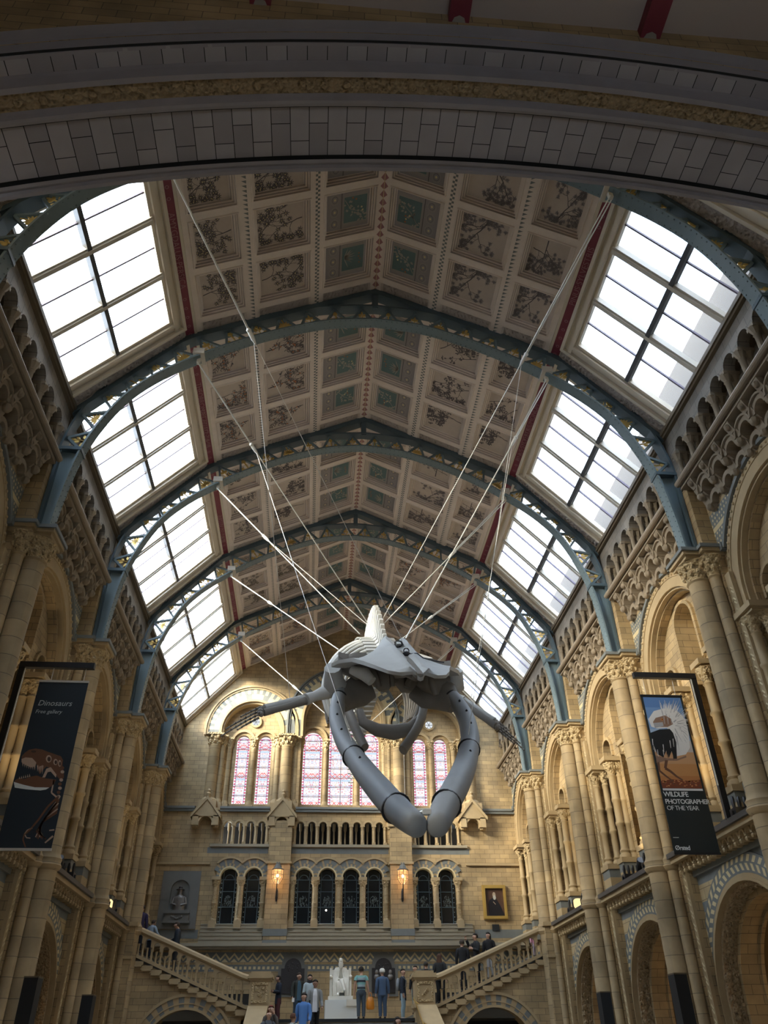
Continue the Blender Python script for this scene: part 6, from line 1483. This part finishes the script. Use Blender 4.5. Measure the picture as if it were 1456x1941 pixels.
mb = MB(); mb.tube([(-.27, 18.2, 8.69), (-.19, 18.15, 8.36), (.15, 18.1, 8.15), (.54, 18.1, 8.10), (.96, 18.1, 8.2), (1.24, 18.15, 8.5), (1.36, 18.2, 8.93)], [(.05, .08), (.09, .13), (.12, .17), (.13, .2), (.12, .17), (.09, .12), (.05, .08)], 10); mb.build('hyoid', M['bone_dark'], W, smooth=60)
for pts in ([(-.60, 18.4, 8.95), (-.45, 18.1, 8.35), (-.18, 17.65, 7.56)], [(1.38, 18.4, 9.05), (1.16, 18.0, 8.28), (.70, 17.6, 7.5)]):
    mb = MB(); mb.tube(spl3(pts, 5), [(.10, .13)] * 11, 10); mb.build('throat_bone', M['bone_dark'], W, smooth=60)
# shoulder blades and flippers
for s, a in ((-1, [(-.55, 19.0, 10.45), (-.78, 18.9, 10.48), (-1.0, 18.7, 10.1), (-1.06, 18.55, 9.65), (-1.0, 18.55, 9.4), (-.86, 18.6, 9.6), (-.72, 18.75, 10.0), (-.60, 18.95, 10.2)]), (1, [(1.25, 19.6, 10.95), (1.65, 19.2, 10.62), (1.92, 18.85, 10.15), (2.0, 18.65, 9.6), (1.92, 18.6, 9.35), (1.7, 18.9, 9.6), (1.5, 19.3, 10.2), (1.27, 19.7, 10.6)])):
    mb = MB(); n = len(a); vs = [Vector(p) for p in a] + [Vector(p) + Vector((s * .09, .06, .0)) for p in a]
    mb.add(vs, [tuple(range(n)), tuple(range(2 * n - 1, n - 1, -1))] + [(i, (i + 1) % n, (i + 1) % n + n, i + n) for i in range(n)]); mb.build('shoulder_blade', M['bone_pale'], W)
def flipper(P, s):
    P = [Vector(p) for p in P]; root = tag(empty('flipper')); root.parent = W
    a, b, c, d = P
    mb = MB(); mb.tube([a, a + (b - a) * .25, a + (b - a) * .6, b], [(.17, .19), (.15, .16), (.10, .12), (.13, .15)], 12); mb.ico(a, .19, 0, 12, 8); mb.build('humerus', M['bone'], root, smooth=60)
    off = Vector((0, .05, .075))
    for e in (-1, 1):
        mb = MB(); mb.tube([b + off * e * .6, b + (c - b) * .3 + off * e, b + (c - b) * .7 + off * e, c + off * e], [(.07, .10), (.055, .085), (.05, .08), (.06, .09)], 10); mb.build('forearm_bone', M['bone_dark'] if e < 0 else M['bone'], root, smooth=60)
    mb = MB()
    for k in range(5): mb.ico(c + (d - c) * (.06 + .04 * (k % 2)) + off * (k - 2) * .6, .065, 0, 8, 6)
    mb.build('wrist_bones', M['bone_dark'], root, smooth=60)
    for f_ in range(4):
        mb = MB(); n = (5, 8, 7, 4)[f_]; L = (.62, 1.0, .92, .6)[f_]
        for k in range(n):
            t0, t1 = .12 + (L - .12) * k / n, .12 + (L - .12) * (k + .86) / n; q = off * (1.9 * (f_ - 1.5) * .75)
            p0 = c + (d - c) * t0 + q * (1 + .3 * t0) + Vector((0, 0, -.10 * t0 * t0)); p1 = c + (d - c) * t1 + q * (1 + .3 * t1) + Vector((0, 0, -.10 * t1 * t1)); r = .038 * (1 - .55 * k / n)
            mb.tube([p0, p0 + (p1 - p0) * .15, p1 - (p1 - p0) * .15, p1], [r, r * .7, r * .7, r], 7)
        mb.build('finger_bones', M['bone_dark'], root, smooth=60)
flipper([(-1.08, 18.55, 9.28), (-1.60, 18.05, 8.86), (-2.52, 17.25, 8.26), (-3.36, 16.6, 7.55)], -1)
flipper([(1.95, 18.6, 9.35), (2.36, 18.45, 9.06), (2.90, 17.5, 8.14), (3.36, 16.9, 7.45)], 1)

# ------------------------------------------------------------------ suspension rods and wires
def hang(lab, k, sg, frac, ends, y0=0):
    """double rod from a rib clamp to a shackle, then wires on to the bones"""
    a = Vector((sg * 5.12, RIBS[k], 18.12)); t = Vector(ends[0][0]); c = a + (t - a) * frac
    root = tag(empty('suspension_cable'), lab, 'cable', 'whale suspension cables')
    for e in (-1, 1):
        mb = MB(); mb.tube([a + Vector((.03 * e, .06 * e, .0)), c + Vector((.015 * e, .015 * e, 0))], .018, 6); mb.build('rod', M['cable'], root)
    d = (t - c).normalized(); mb = MB(); mb.tube([c - d * .06, c + d * .08, c + d * .22, c + d * .34], [.03, .055, .05, .02], 8); mb.ico(c, .06, 0, 8, 6); mb.build('shackle', M['cable'], root, smooth=60)
    for p, r in ends: mb = MB(); mb.tube([c + d * .25, p], r * 1.25, 6); mb.build('wire', M['cable'], root)
    return root
eyeb = (.64, 15.8, 9.2)
hang('pair of steel rods from the rib nearest the arch, dinosaur banner side', 0, -1, .34, [(eyeb, .007), ((-1.97, 18.0, 8.80), .006)])
hang('steel rods from the second rib with a jaw wire, dinosaur banner side', 1, -1, .30, [((.1, 21.3, 12.7), .014), ((.2, 21.9, 12.9), .010), (tuple(cL + Vector((0, .05, .22))), .006)])
hang('pair of steel rods from the third rib, dinosaur banner side', 2, -1, .36, [((-.15, 20.9, 12.1), .014), ((.1, 21.6, 12.8), .010)])
hang('pair of steel rods from the fourth rib, dinosaur banner side', 3, -1, .42, [((-.75, 21.8, 12.0), .014)])
hang('pair of steel rods from the rib by the end wall, dinosaur banner side', 4, -1, .52, [((.0, 31.0, 12.6), .014)])
hang('pair of steel rods from the rib nearest the arch, ostrich banner side', 0, 1, .30, [((.55, 22.0, 13.0), .012), (tuple(cR + Vector((0, .05, .22))), .006)])
hang('steel rods from the second rib with a flipper wire, ostrich banner side', 1, 1, .25, [((.85, 17.6, 10.35), .013), ((2.5, 18.2, 8.95), .006)])
hang('pair of steel rods from the third rib, ostrich banner side', 2, 1, .42, [((.5, 22.4, 13.0), .013)])
hang('pair of steel rods from the fourth rib, ostrich banner side', 3, 1, .50, [((.6, 24.0, 12.8), .013)])
hang('pair of steel rods from the rib by the end wall, ostrich banner side', 4, 1, .4, [((.15, 31.4, 12.6), .013)])
# ------------------------------------------------------------------ people
def skin_obj(name, V, E, Rr, root_i, mat, parent, sub=1):
    me = bpy.data.meshes.new(name); bm = bmesh.new(); lay_ = bm.verts.layers.skin.verify(); vs = [bm.verts.new(p) for p in V]
    for a, b in E: bm.edges.new((vs[a], vs[b]))
    for v, r in zip(vs, Rr): v[lay_].radius = r if hasattr(r, '__len__') else (r, r)
    vs[root_i][lay_].use_root = True
    bm.to_mesh(me); bm.free(); me.materials.append(mat); o = bpy.data.objects.new(name, me); COL.objects.link(o)
    if parent: o.parent = parent
    md = o.modifiers.new('Skin', 'SKIN'); md.use_smooth_shade = True; md.use_x_symmetry = False
    o.modifiers.new('Subdivision', 'SUBSURF').levels = sub; o.modifiers[-1].render_levels = sub
    return o
def skeleton(h, J):
    """joint graph of a whole body with five-fingered hands and a nose"""
    V, E, Rr = [], [], []
    def add(p, r, par=None):
        V.append((p[0] * h, p[1] * h, p[2] * h)); Rr.append(tuple(x * h for x in r) if hasattr(r, '__len__') else r * h)
        if par is not None: E.append((par, len(V) - 1))
        return len(V) - 1
    hd = Vector(J['head'])
    pel = add((0, 0, .53), (.075, .055)); wa = add((0, 0, .61), (.066, .048), pel); ch = add((0, 0, .73), (.082, .055), wa); nb = add((0, 0, .815), (.05, .042), ch)
    nk = add((0, -.004, .855), (.030, .032), nb); jaw_ = add(hd + Vector((0, -.012, -.028)), (.040, .044), nk); sk_ = add(hd + Vector((0, 0, .012)), (.050, .058), jaw_); add(hd + Vector((0, .004, .040)), (.036, .042), sk_)
    fdir = Vector(J['look']); add(hd + fdir * .068 + Vector((0, 0, -.008)), .009, sk_)
    side = Vector((-fdir.y, fdir.x, 0))
    for s in (-1, 1): add(hd + side * s * .060, (.008, .014), sk_)
    for s in (-1, 1):
        k = 'L' if s > 0 else 'R'; el, wr = Vector(J['el' + k]), Vector(J['wr' + k])
        sh = add((s * .100, 0, .792), (.034, .034), ch); e = add(el, .029, sh); m = add(el.lerp(wr, .5), .026, e); w = add(wr, (.019, .015), m)
        d = (wr - el).normalized(); q = Vector(J.get('palm' + k, (s * -1, 0, 0))); acr = d.cross(q).normalized() if d.cross(q).length > .01 else Vector((0, 1, 0)); q = acr.cross(d).normalized()
        pm_ = add(wr + d * .030, (.022, .012), w)
        for f_ in range(4):
            o = acr * (f_ - 1.5) * .0135; L = (.038, .046, .043, .033)[f_]
            a = add(wr + d * .050 + o, .0065, pm_); b = add(wr + d * (.050 + L * .5) + o * 1.1 + q * .008, .0058, a); add(wr + d * (.050 + L * .9) + o * 1.1 + q * .022, .0048, b)
        t = add(wr + d * .022 - acr * .026 + q * .008, .0075, pm_); add(wr + d * .050 - acr * .036 + q * .018, .0058, t)
    for s in (-1, 1):
        k = 'L' if s > 0 else 'R'; kn, an = Vector(J['kn' + k]), Vector(J['an' + k])
        hp = add((s * .050, 0, .49), (.056, .058), pel); a = add(kn, (.036, .038), hp); c = add(kn.lerp(an, .35) + Vector((0, .012, 0)), (.032, .036), a); b = add(an, .022, c); add(an + Vector((0, -.075, -.028)), (.024, .014), b)
    return V, E, Rr, pel
BASEJ = {'head': (0, -.012, .925), 'look': (0, -1, 0), 'elR': (-.140, .012, .635), 'wrR': (-.150, -.025, .495), 'elL': (.140, .012, .635), 'wrL': (.150, -.025, .495), 'knR': (-.055, -.008, .275), 'anR': (-.055, .010, .047), 'knL': (.055, -.008, .275), 'anL': (.055, .010, .047)}
POSE = {'stand': {}, 'walk': {'knR': (-.05, -.05, .28), 'anR': (-.05, -.07, .047), 'knL': (.055, .02, .285), 'anL': (.055, .10, .07), 'wrR': (-.15, .05, .50), 'wrL': (.15, -.08, .51)},
        'phone': {'elR': (-.13, -.01, .64), 'wrR': (-.03, -.14, .66), 'elL': (.13, -.01, .64), 'wrL': (.03, -.14, .655), 'head': (0, -.035, .915)},
        'photo': {'elR': (-.16, -.09, .74), 'wrR': (-.13, -.17, .88), 'elL': (.14, -.02, .64), 'wrL': (.08, -.13, .68)},
        'face': {'elL': (.13, -.07, .68), 'wrL': (.055, -.095, .85), 'palmL': (-.3, 1, 0)}, 'rail': {'elR': (-.14, -.06, .66), 'wrR': (-.13, -.19, .58), 'head': (0, -.045, .912)}, 'paper': {'elR': (-.15, .0, .63), 'wrR': (-.15, -.06, .50), 'head': (0, -.03, .915)}, 'handbag': {'wrR': (-.17, -.01, .485)}}
def person(lab, x, y, z, h, th, pose, top, legs, hair=(.02, .015, .01), hairstyle='short', sleeve=True, hem=.46, skin='skin', shoe=(.02, .02, .02), stripes=None, look=0, hat=None, inner=None, scarf=None, open_=False):
    root = tag(empty('person', (x, y, z)), lab, 'person', 'visitors on the stairs and landing'); root.rotation_euler = (0, 0, th)
    J = dict(BASEJ); J.update(POSE[pose]); J['look'] = (math.sin(look), -math.cos(look), 0)
    V, E, Rr, pi_ = skeleton(h, J); skin_obj('body', V, E, Rr, pi_, M[skin], root)
    S = lambda p: (p[0] * h, p[1] * h, p[2] * h); Jv = {k: Vector(v) for k, v in J.items()}
    k = 14; El = lambda a, b, zz, yo=0: [S((a * math.cos(2 * PI * i / k), yo + b * math.sin(2 * PI * i / k), zz)) for i in range(k)]
    mats = [cloth(*top)] + [cloth(*c) for c in (stripes or [])] + ([cloth(*inner)] if inner else [])
    mb = MB(); zz = [(hem, .098, .078), (.53, .098, .074), (.61, .088, .066), (.70, .100, .072), (.765, .110, .070), (.800, .110, .066), (.825, .070, .052), (.845, .045, .044)]
    if stripes:
        zz = []; n = 14
        for i in range(n + 1):
            t = i / n; zv = hem + (.825 - hem) * t; a = .092 + .02 * max(0, (zv - .62) / .18) if zv < .8 else .108 - (zv - .8) * 1.6; zz.append((zv, a, .068 if zv < .8 else .055))
        for i in range(n): mb.loft([El(zz[i][1], zz[i][2], zz[i][0]), El(zz[i + 1][1], zz[i + 1][2], zz[i + 1][0])], (i * len(mats) // 5) % len(mats) if False else (i // 2) % len(mats), caps=i in (0, n - 1))
    else: mb.loft([El(a, b, c) for c, a, b in zz])
    for s in (-1, 1):
        q = 'L' if s > 0 else 'R'; sh, el, wr = Vector((s * .100, 0, .800)), Jv['el' + q], Jv['wr' + q]
        pts = [Vector((s * .062, 0, .803)), Vector((s * .092, 0, .798)), Vector((s * .112, 0, .778)), sh.lerp(el, .45) + Vector((s * .006, 0, 0)), el, el.lerp(wr, .5), el.lerp(wr, .93)]; rad = [.028, .036, .042, .041, .037, .034, .030]
        if not sleeve: pts, rad = pts[:4], [.028, .036, .042, .044]
        mb.tube([S(p) for p in pts], [r * h for r in rad], 10)
    mb.build('top', mats, root, smooth=60)
    if inner and open_:
        m2 = MB(); m2.loft([[S((a, -b, c)), S((a * .2, -b - .008, c)), S((-a * .2, -b - .008, c)), S((-a, -b, c)), S((-a, -b + .02, c)), S((a, -b + .02, c))] for c, a, b in ((hem - .02, .05, .076), (.6, .045, .068), (.72, .045, .074), (.80, .035, .062), (.83, .02, .05))]); m2.build('shirt', cloth(*inner), root)
    mb = MB(); mb.loft([El(a, b, c) for c, a, b in ((.425, .045, .050), (.455, .085, .068), (.50, .096, .074), (.56, .090, .068), (.60, .084, .062))])
    for s in (-1, 1):
        q = 'L' if s > 0 else 'R'; kn, an = Jv['kn' + q], Jv['an' + q]; hp = Vector((s * .05, 0, .51))
        mb.tube([S(p) for p in (hp, hp.lerp(kn, .35), kn, kn.lerp(an, .4) + Vector((0, .01, 0)), an + Vector((0, 0, .012)))], [(.052 * h, .064 * h), (.054 * h, .060 * h), (.043 * h, .045 * h), (.040 * h, .043 * h), (.033 * h, .036 * h)], 10)
    mb.build('trousers', cloth(*legs), root, smooth=60)
    for s in (-1, 1):
        an = Jv['anL' if s > 0 else 'anR']; mb = MB(); zf = an.z - .047
        mb.loft([[S((an.x + a * math.cos(2 * PI * i / 10), an.y - .03 + b * math.sin(2 * PI * i / 10) + yo, zf + c)) for i in range(10)] for c, a, b, yo in ((0, .028, .072, 0), (.012, .030, .074, 0), (.03, .026, .062, .008), (.055, .022, .030, .03))]); mb.build('shoe', cloth(*shoe), root, smooth=60)
    hd = Vector(J['head']); lk = Vector(J['look']); sd = Vector((-lk.y, lk.x, 0))
    T = lambda a, b, c: S(hd + sd * a + lk * -b + Vector((0, 0, c)))          # head frame: a side, b back, c up
    mb = MB()
    for s in (-1, 1): mb.ico(T(s * .022, -.058, .008), .0065 * h, 0, 7, 5)
    mb.build('eyes', M['eye'], root)
    mb = MB(); mb.add([T(-.016, -.0595, -.036), T(.016, -.0595, -.036), T(.012, -.0605, -.044), T(-.012, -.0605, -.044)], [(0, 1, 2, 3)]); mb.build('mouth', M['lip'], root)
    if hair is not None:
        mb = MB(); n, m = 14, 9; c0 = (0, .006, .020); r = .060
        g = [[T(r * 1.0 * math.sin(PI * j / m) * math.cos(2 * PI * i / n), .008 + r * 1.14 * math.sin(PI * j / m) * math.sin(2 * PI * i / n), .018 + r * 1.06 * math.cos(PI * j / m)) for i in range(n)] for j in range(m + 1)]
        vs = [p for row in g for p in row]; fs = []
        for j in range(m):
            for i in range(n):
                a = 2 * PI * (i + .5) / n; cz = math.cos(PI * (j + .5) / m); front = math.sin(a) < -.15
                if (front and cz < .42) or (cz < -.45): continue
                fs.append((j * n + i, j * n + (i + 1) % n, (j + 1) * n + (i + 1) % n, (j + 1) * n + i))
        mb.add(vs, fs)
        if hairstyle == 'long':
            mb.loft([[T(a * math.cos(2 * PI * i / 10), .034 + b * math.sin(2 * PI * i / 10), c) for i in range(10)] for c, a, b in ((.03, .055, .045), (-.03, .064, .042), (-.10, .070, .036), (-.17, .058, .028))])
        mb.build('hair', cloth(*hair), root, smooth=60)
    if hat:
        mb = MB(); n = 12; mb.loft([[T(a * math.cos(2 * PI * i / n), .006 + b * math.sin(2 * PI * i / n), c) for i in range(n)] for c, a, b in ((.005, .066, .074), (.03, .067, .076), (.062, .058, .066), (.082, .034, .04))]); mb.loft([[T(a, b, c) for a, b in ((-.05, -.06), (.05, -.06), (.04, -.115), (-.04, -.115))] for c in (.012, .020)]); mb.build('cap', cloth(*hat), root, smooth=60)
    if scarf:
        mb = MB(); n = 12; mb.loft([[S((a * math.cos(2 * PI * i / n), -.005 + b * math.sin(2 * PI * i / n), c)) for i in range(n)] for c, a, b in ((.80, .06, .055), (.83, .066, .064), (.86, .056, .056), (.875, .045, .05))]); mb.build('scarf', cloth(*scarf), root, smooth=60)
    return root
NAVY, BLK, DKG, JEAN = (.012, .018, .032), (.010, .010, .012), (.030, .034, .028), (.045, .075, .115)
zst = lambda x: LZ + .157 * max(0, min(14, math.floor((abs(x) - 2.75) / .39) + 1))
zmain = lambda y: LZ - .15 * math.ceil((34.1 - y) / .4)
person('person in a navy parka and maroon trousers reading a phone', -2.52, 37.92, LZ, 1.72, -1.2, 'phone', NAVY, (.07, .018, .022), skin='skin_dark', hem=.40)
person('person in a dark green jacket holding a white paper', -1.71, 37.78, LZ, 1.80, .35, 'paper', DKG, JEAN, hair=(.06, .04, .03), inner=(.05, .11, .16), open_=True)
person('person in a black headscarf and pale blue top', -1.24, 36.90, LZ, 1.65, 0, 'stand', (.45, .55, .60), BLK, hair=(.015, .012, .012), hairstyle='long', scarf=(.012, .012, .014))
person('bearded person in a light grey cardigan over a white shirt', -1.04, 32.80, zmain(32.8), 1.75, .08, 'walk', (.26, .27, .27), BLK, inner=(.70, .70, .72), open_=True, skin='skin_dark', hem=.45)
person('person in a bright blue shirt and beige trousers coming down', -1.42, 31.62, zmain(31.62), 1.72, -.25, 'walk', (.10, .24, .56), (.42, .38, .30), look=-.3)
person('person with brown hair and pale grey hooded top seen from behind', -1.74, 30.06, zmain(30.06), 1.65, 2.5, 'walk', (.42, .44, .42), NAVY, hair=(.12, .05, .025))
person('person with red hair holding a hand to the face', -2.50, 30.88, zmain(30.88), 1.62, .15, 'face', (.10, .085, .075), BLK, hair=(.16, .035, .02), hairstyle='long')
person('balding person in a slate grey jacket with a black backpack', -2.52, 29.82, zmain(29.82), 1.72, .45, 'stand', (.085, .095, .11), BLK, hair=None)
person('person in a green and grey striped t-shirt walking away', .75, 34.98, LZ, 1.75, PI, 'handbag', (.20, .42, .40), (.055, .075, .10), sleeve=False, stripes=[(.035, .045, .06), (.33, .42, .46)], hem=.52)
person('person in a white cap and blue sweater seen from behind', 1.56, 34.82, LZ, 1.66, PI + .1, 'stand', (.055, .095, .17), (.04, .07, .12), hair=(.50, .48, .42), hat=(.66, .64, .58), hem=.47)
person('young person in a navy coat and pale jeans looking back', 2.45, 35.76, LZ, 1.74, 1.35, 'stand', NAVY, (.28, .40, .48), shoe=(.62, .62, .62), look=-.9, hem=.38)
person('person in a long black coat half hidden by the right newel', 2.85, 34.75, zst(2.85), 1.60, -.6, 'stand', BLK, (.16, .22, .22), hem=.34)
person('person of whom only dark hair shows above the right newel', 3.32, 35.1, zst(3.32), 1.60, PI, 'stand', BLK, BLK, hair=(.03, .022, .016))
person('person with long brown hair and a black leather jacket behind the rail', 3.85, 34.95, zst(3.85), 1.70, PI - .5, 'stand', (.014, .016, .018), BLK, hair=(.075, .035, .02), hairstyle='long')
person('person in a plain black coat below the one taking a photo', 4.78, 34.9, zst(4.78), 1.72, PI - .3, 'stand', BLK, BLK, hair=(.05, .035, .025))
person('person in a black coat raising an arm to take a photo', 5.32, 34.75, zst(5.32), 1.77, -1.3, 'photo', (.012, .013, .015), BLK)
person('person with long dark hair and a black jacket under the gold portrait', 5.85, 34.8, zst(5.85), 1.66, -.5, 'stand', BLK, (.5, .5, .5), hairstyle='long', look=-.3)
person('person in a pink top seen through the balusters at the stair head', 7.75, 35.0, zst(7.75), 1.0, .4, 'stand', (.60, .28, .36), (.55, .45, .50), hair=(.05, .03, .02), hairstyle='long')
person('person in a dark navy jacket with a hand on the left stair rail', -6.48, 34.8, zst(6.48), 1.74, -1.5, 'rail', (.014, .022, .034), (.014, .016, .018), hair=(.05, .035, .025))
person('person in a purple and navy coat at the top of the left stair', -7.98, 34.8, zst(7.98), 1.70, PI + .4, 'stand', (.035, .028, .085), NAVY, hair=(.04, .03, .03))
person('person bending in a pale blue jacket at the top of the left stair', -7.55, 35.1, zst(7.55), 1.38, PI - .6, 'rail', (.30, .38, .46), NAVY, hair=(.06, .04, .03))
person('person in a black hood at the bottom of the stairs', 1.60, 29.46, zmain(29.46), 1.65, .8, 'stand', BLK, BLK, scarf=BLK, hairstyle='long')
# things carried
def on(th, x, y, z, h, p):
    c, s = math.cos(th), math.sin(th); return (x + (p[0] * c - p[1] * s) * h, y + (p[0] * s + p[1] * c) * h, z + p[2] * h)
root = tag(empty('carrier_bag', (1.10, 34.93, 3.32)), 'orange plastic carrier bag in the striped person\'s hand', 'bag')
mb = MB(); mb.loft([[(a * math.cos(2 * PI * i / 12), b * math.sin(2 * PI * i / 12), z) for i in range(12)] for z, a, b in ((0, .12, .06), (.06, .16, .09), (.25, .15, .09), (.36, .12, .05), (.42, .07, .02))]); mb.build('body', plain('orange_plastic', (.62, .22, .02), .35, var=.15, scale=9), root, smooth=50)
mb = MB()
for s in (-1, 1): mb.tube([(.05 * s, 0, .40), (.045 * s, 0, .52), (0, 0, .56)], .012, 6)
mb.build('handle', plain('orange_plastic_handle', (.62, .22, .02), .35), root)
def backpack(lab, x, y, z, h, th, col, sc=1.0):
    root = tag(empty('backpack', (x, y, z)), lab, 'bag'); root.rotation_euler = (0, 0, th); mb = MB()
    mb.loft([[(a * h * sc * math.cos(2 * PI * i / 14), (.105 + b * math.sin(2 * PI * i / 14)) * h, c * h) for i in range(14)] for c, a, b in ((.56, .06, .03), (.58, .085, .045), (.68, .088, .05), (.77, .075, .042), (.81, .04, .02))]); mb.build('sack', cloth(*col), root, smooth=60)
    for s in (-1, 1):
        m2 = MB(); m2.tube([(s * .06 * h, .075 * h, .80 * h), (s * .065 * h, 0, .842 * h), (s * .07 * h, -.085 * h, .76 * h), (s * .085 * h, -.07 * h, .64 * h), (s * .085 * h, .07 * h, .60 * h)], [(.014 * h, .006 * h)] * 5, 6); m2.build('strap', cloth(*[c * .7 for c in col]), root)
backpack('grey backpack on the young person in the navy coat', 2.45, 35.76, LZ, 1.74, 1.35, (.20, .22, .24)); backpack('dark grey backpack on the brown haired person', -1.74, 30.06, zmain(30.06), 1.65, 2.5, (.10, .11, .12)); backpack('black backpack on the balding person', -2.52, 29.82, zmain(29.82), 1.72, .45, BLK, 1.2)
p = on(-1.2, -2.52, 37.92, LZ, 1.72, (0, -.185, .668)); mb = MB(); mb.box(-.04, .04, -.075, .075, -.005, .005); o = mb.build('phone', M['black'], None, loc=p); o.rotation_euler = (.5, 0, -1.2); tag(o, 'dark phone in the hands of the person in the navy parka', 'phone')
p = on(.35, -1.71, 37.78, LZ, 1.80, (-.150, -.11, .445)); mb = MB(); mb.box(-.05, .05, -.004, .004, -.07, .07); o = mb.build('paper', plain('white_paper', (.78, .78, .76), .7), None, loc=p); tag(o, 'small white paper in the hand of the green jacket person', 'paper')

# ------------------------------------------------------------------ seated marble statue on its plinth
SXs, SYs = .03, 36.75
root = tag(empty('plinth', (SXs, SYs, LZ)), 'plain white plinth under the seated marble statue', 'plinth')
mb = MB(); mb.box(-.64, .64, -.70, .9, 0, .71); mb.build('block', M['white'], root)
mb = MB(); mb.box(.20, .645, -.76, -.66, .50, .72); mb.build('label_slab', M['marble'], root)
st = tag(empty('statue', (SXs - .02, SYs + .05, LZ + .71)), 'white marble statue of a bearded figure seated in a chair', 'statue')
mb = MB(); mb.box(-.50, .48, -.62, .7, 0, .14); mb.build('base_slab', M['marble'], st)
h = 1.72; J = dict(BASEJ); 
SJ = [('pel', (0, .12, .58), (.17, .16), None), ('waist', (0, .12, .78), (.16, .13), 0), ('chest', (0, .10, 1.0), (.20, .15), 1), ('neckb', (0, .06, 1.17), (.10, .09), 2), ('neck', (0, .03, 1.25), (.07, .07), 3), ('jaw', (0, -.02, 1.32), (.09, .10), 4), ('skull', (0, .0, 1.43), (.115, .13), 5), ('crown', (0, .02, 1.52), (.085, .10), 6), ('nose', (0, -.145, 1.40), .016, 6),
      ('shR', (-.20, .08, 1.10), .085, 2), ('elR', (-.29, .02, .82), .075, 9), ('wrR', (-.08, -.14, .74), .045, 10), ('hR', (-.03, -.17, .72), (.04, .025), 11), ('shL', (.20, .08, 1.10), .085, 2), ('elL', (.29, .02, .82), .075, 13), ('wrL', (.09, -.14, .74), .045, 14), ('hL', (.04, -.17, .71), (.04, .025), 15),
      ('hipR', (-.10, .04, .58), .12, 0), ('knR', (-.10, -.36, .62), .095, 17), ('anR', (-.10, -.40, .22), .06, 18), ('toR', (-.11, -.54, .17), (.05, .03), 19), ('hipL', (.10, .04, .60), .12, 0), ('knL', (.02, -.36, .70), .095, 21), ('anL', (.13, -.50, .38), .06, 22), ('toL', (.15, -.62, .32), (.05, .03), 23)]
V = [s[1] for s in SJ]; E = [(s[3], i) for i, s in enumerate(SJ) if s[3] is not None]; Rr = [s[2] for s in SJ]
for base, sx in ((12, -1), (16, 1)):
    bx_, by_, bz_ = V[base]
    for f_ in range(4): V.append((bx_ - sx * .05, by_ - .03, bz_ + .02 - .018 * f_)); Rr.append(.012); E.append((base, len(V) - 1)); V.append((bx_ - sx * .085, by_ - .03, bz_ + .01 - .018 * f_)); Rr.append(.010); E.append((len(V) - 2, len(V) - 1))
    V.append((bx_ - sx * .02, by_ - .03, bz_ + .05)); Rr.append(.012); E.append((base, len(V) - 1))
skin_obj('figure', V, E, Rr, 0, M['marble'], st, 2)
mb = MB()                        # coat falling open over the knees to the floor
for s in (-1, 1):
    mb.loft([[(s * a, b, c) for a, b in ((x0, y0), (x1, y0 + .02), (x1, y1), (x0, y1))] for c, x0, x1, y0, y1 in ((1.12, .05, .24, -.06, .22), (.92, .07, .31, -.14, .25), (.70, .12, .34, -.30, .28), (.45, .17, .34, -.34, .28), (.16, .16, .32, -.36, .28))])
    for k in range(5): mb.tube([(s * (.10 + .045 * k), -.09 - .02 * k, 1.05), (s * (.14 + .04 * k), -.22, .75), (s * (.17 + .035 * k), -.35 - .01 * k, .45), (s * (.17 + .03 * k), -.37, .16)], .022, 6)
for k in range(4): mb.tube([(-.06 + .05 * k, -.40, .62 - .01 * k), (-.05 + .05 * k, -.47, .45), (-.06 + .05 * k, -.46, .26)], .028, 6)
mb.build('coat', M['marble'], st, smooth=60)
mb = MB(); mb.loft([[(a * math.cos(2 * PI * i / 12), -.05 + b * math.sin(2 * PI * i / 12) + yo, c) for i in range(12)] for c, a, b, yo in ((1.345, .075, .06, -.05), (1.30, .105, .075, -.06), (1.22, .10, .07, -.06), (1.15, .07, .05, -.06), (1.11, .03, .025, -.06))])
for k in range(7): mb.tube([(-.075 + .025 * k, -.165, 1.33), (-.065 + .022 * k, -.18, 1.22), (-.035 + .012 * k, -.14, 1.13)], .015, 5)
mb.build('beard', M['marble'], st, smooth=60)
mb = MB()
for s in (-1, 1):
    mb.ico((s * .042, -.108, 1.425), .011, 0, 7, 5); mb.tube([(s * .07, -.10, 1.45), (s * .04, -.122, 1.455), (s * .015, -.12, 1.445)], .011, 5)
mb.build('brow_and_eyes', M['marble'], st, smooth=60)
mb = MB(); mb.box(-.42, .42, .30, .40, .14, 1.12)
for s in (-1, 1): mb.box(*sorted((s * .34, s * .44)), .26, .40, .14, 1.18); mb.box(*sorted((s * .35, s * .43)), -.34, -.24, .14, .78); mb.box(*sorted((s * .34, s * .44)), -.36, .36, .76, .84); mb.ico((s * .39, -.36, .82), .065, 0, 8, 6)
mb.box(-.40, .40, -.30, .34, .44, .52); mb.build('chair', M['marble'], st)
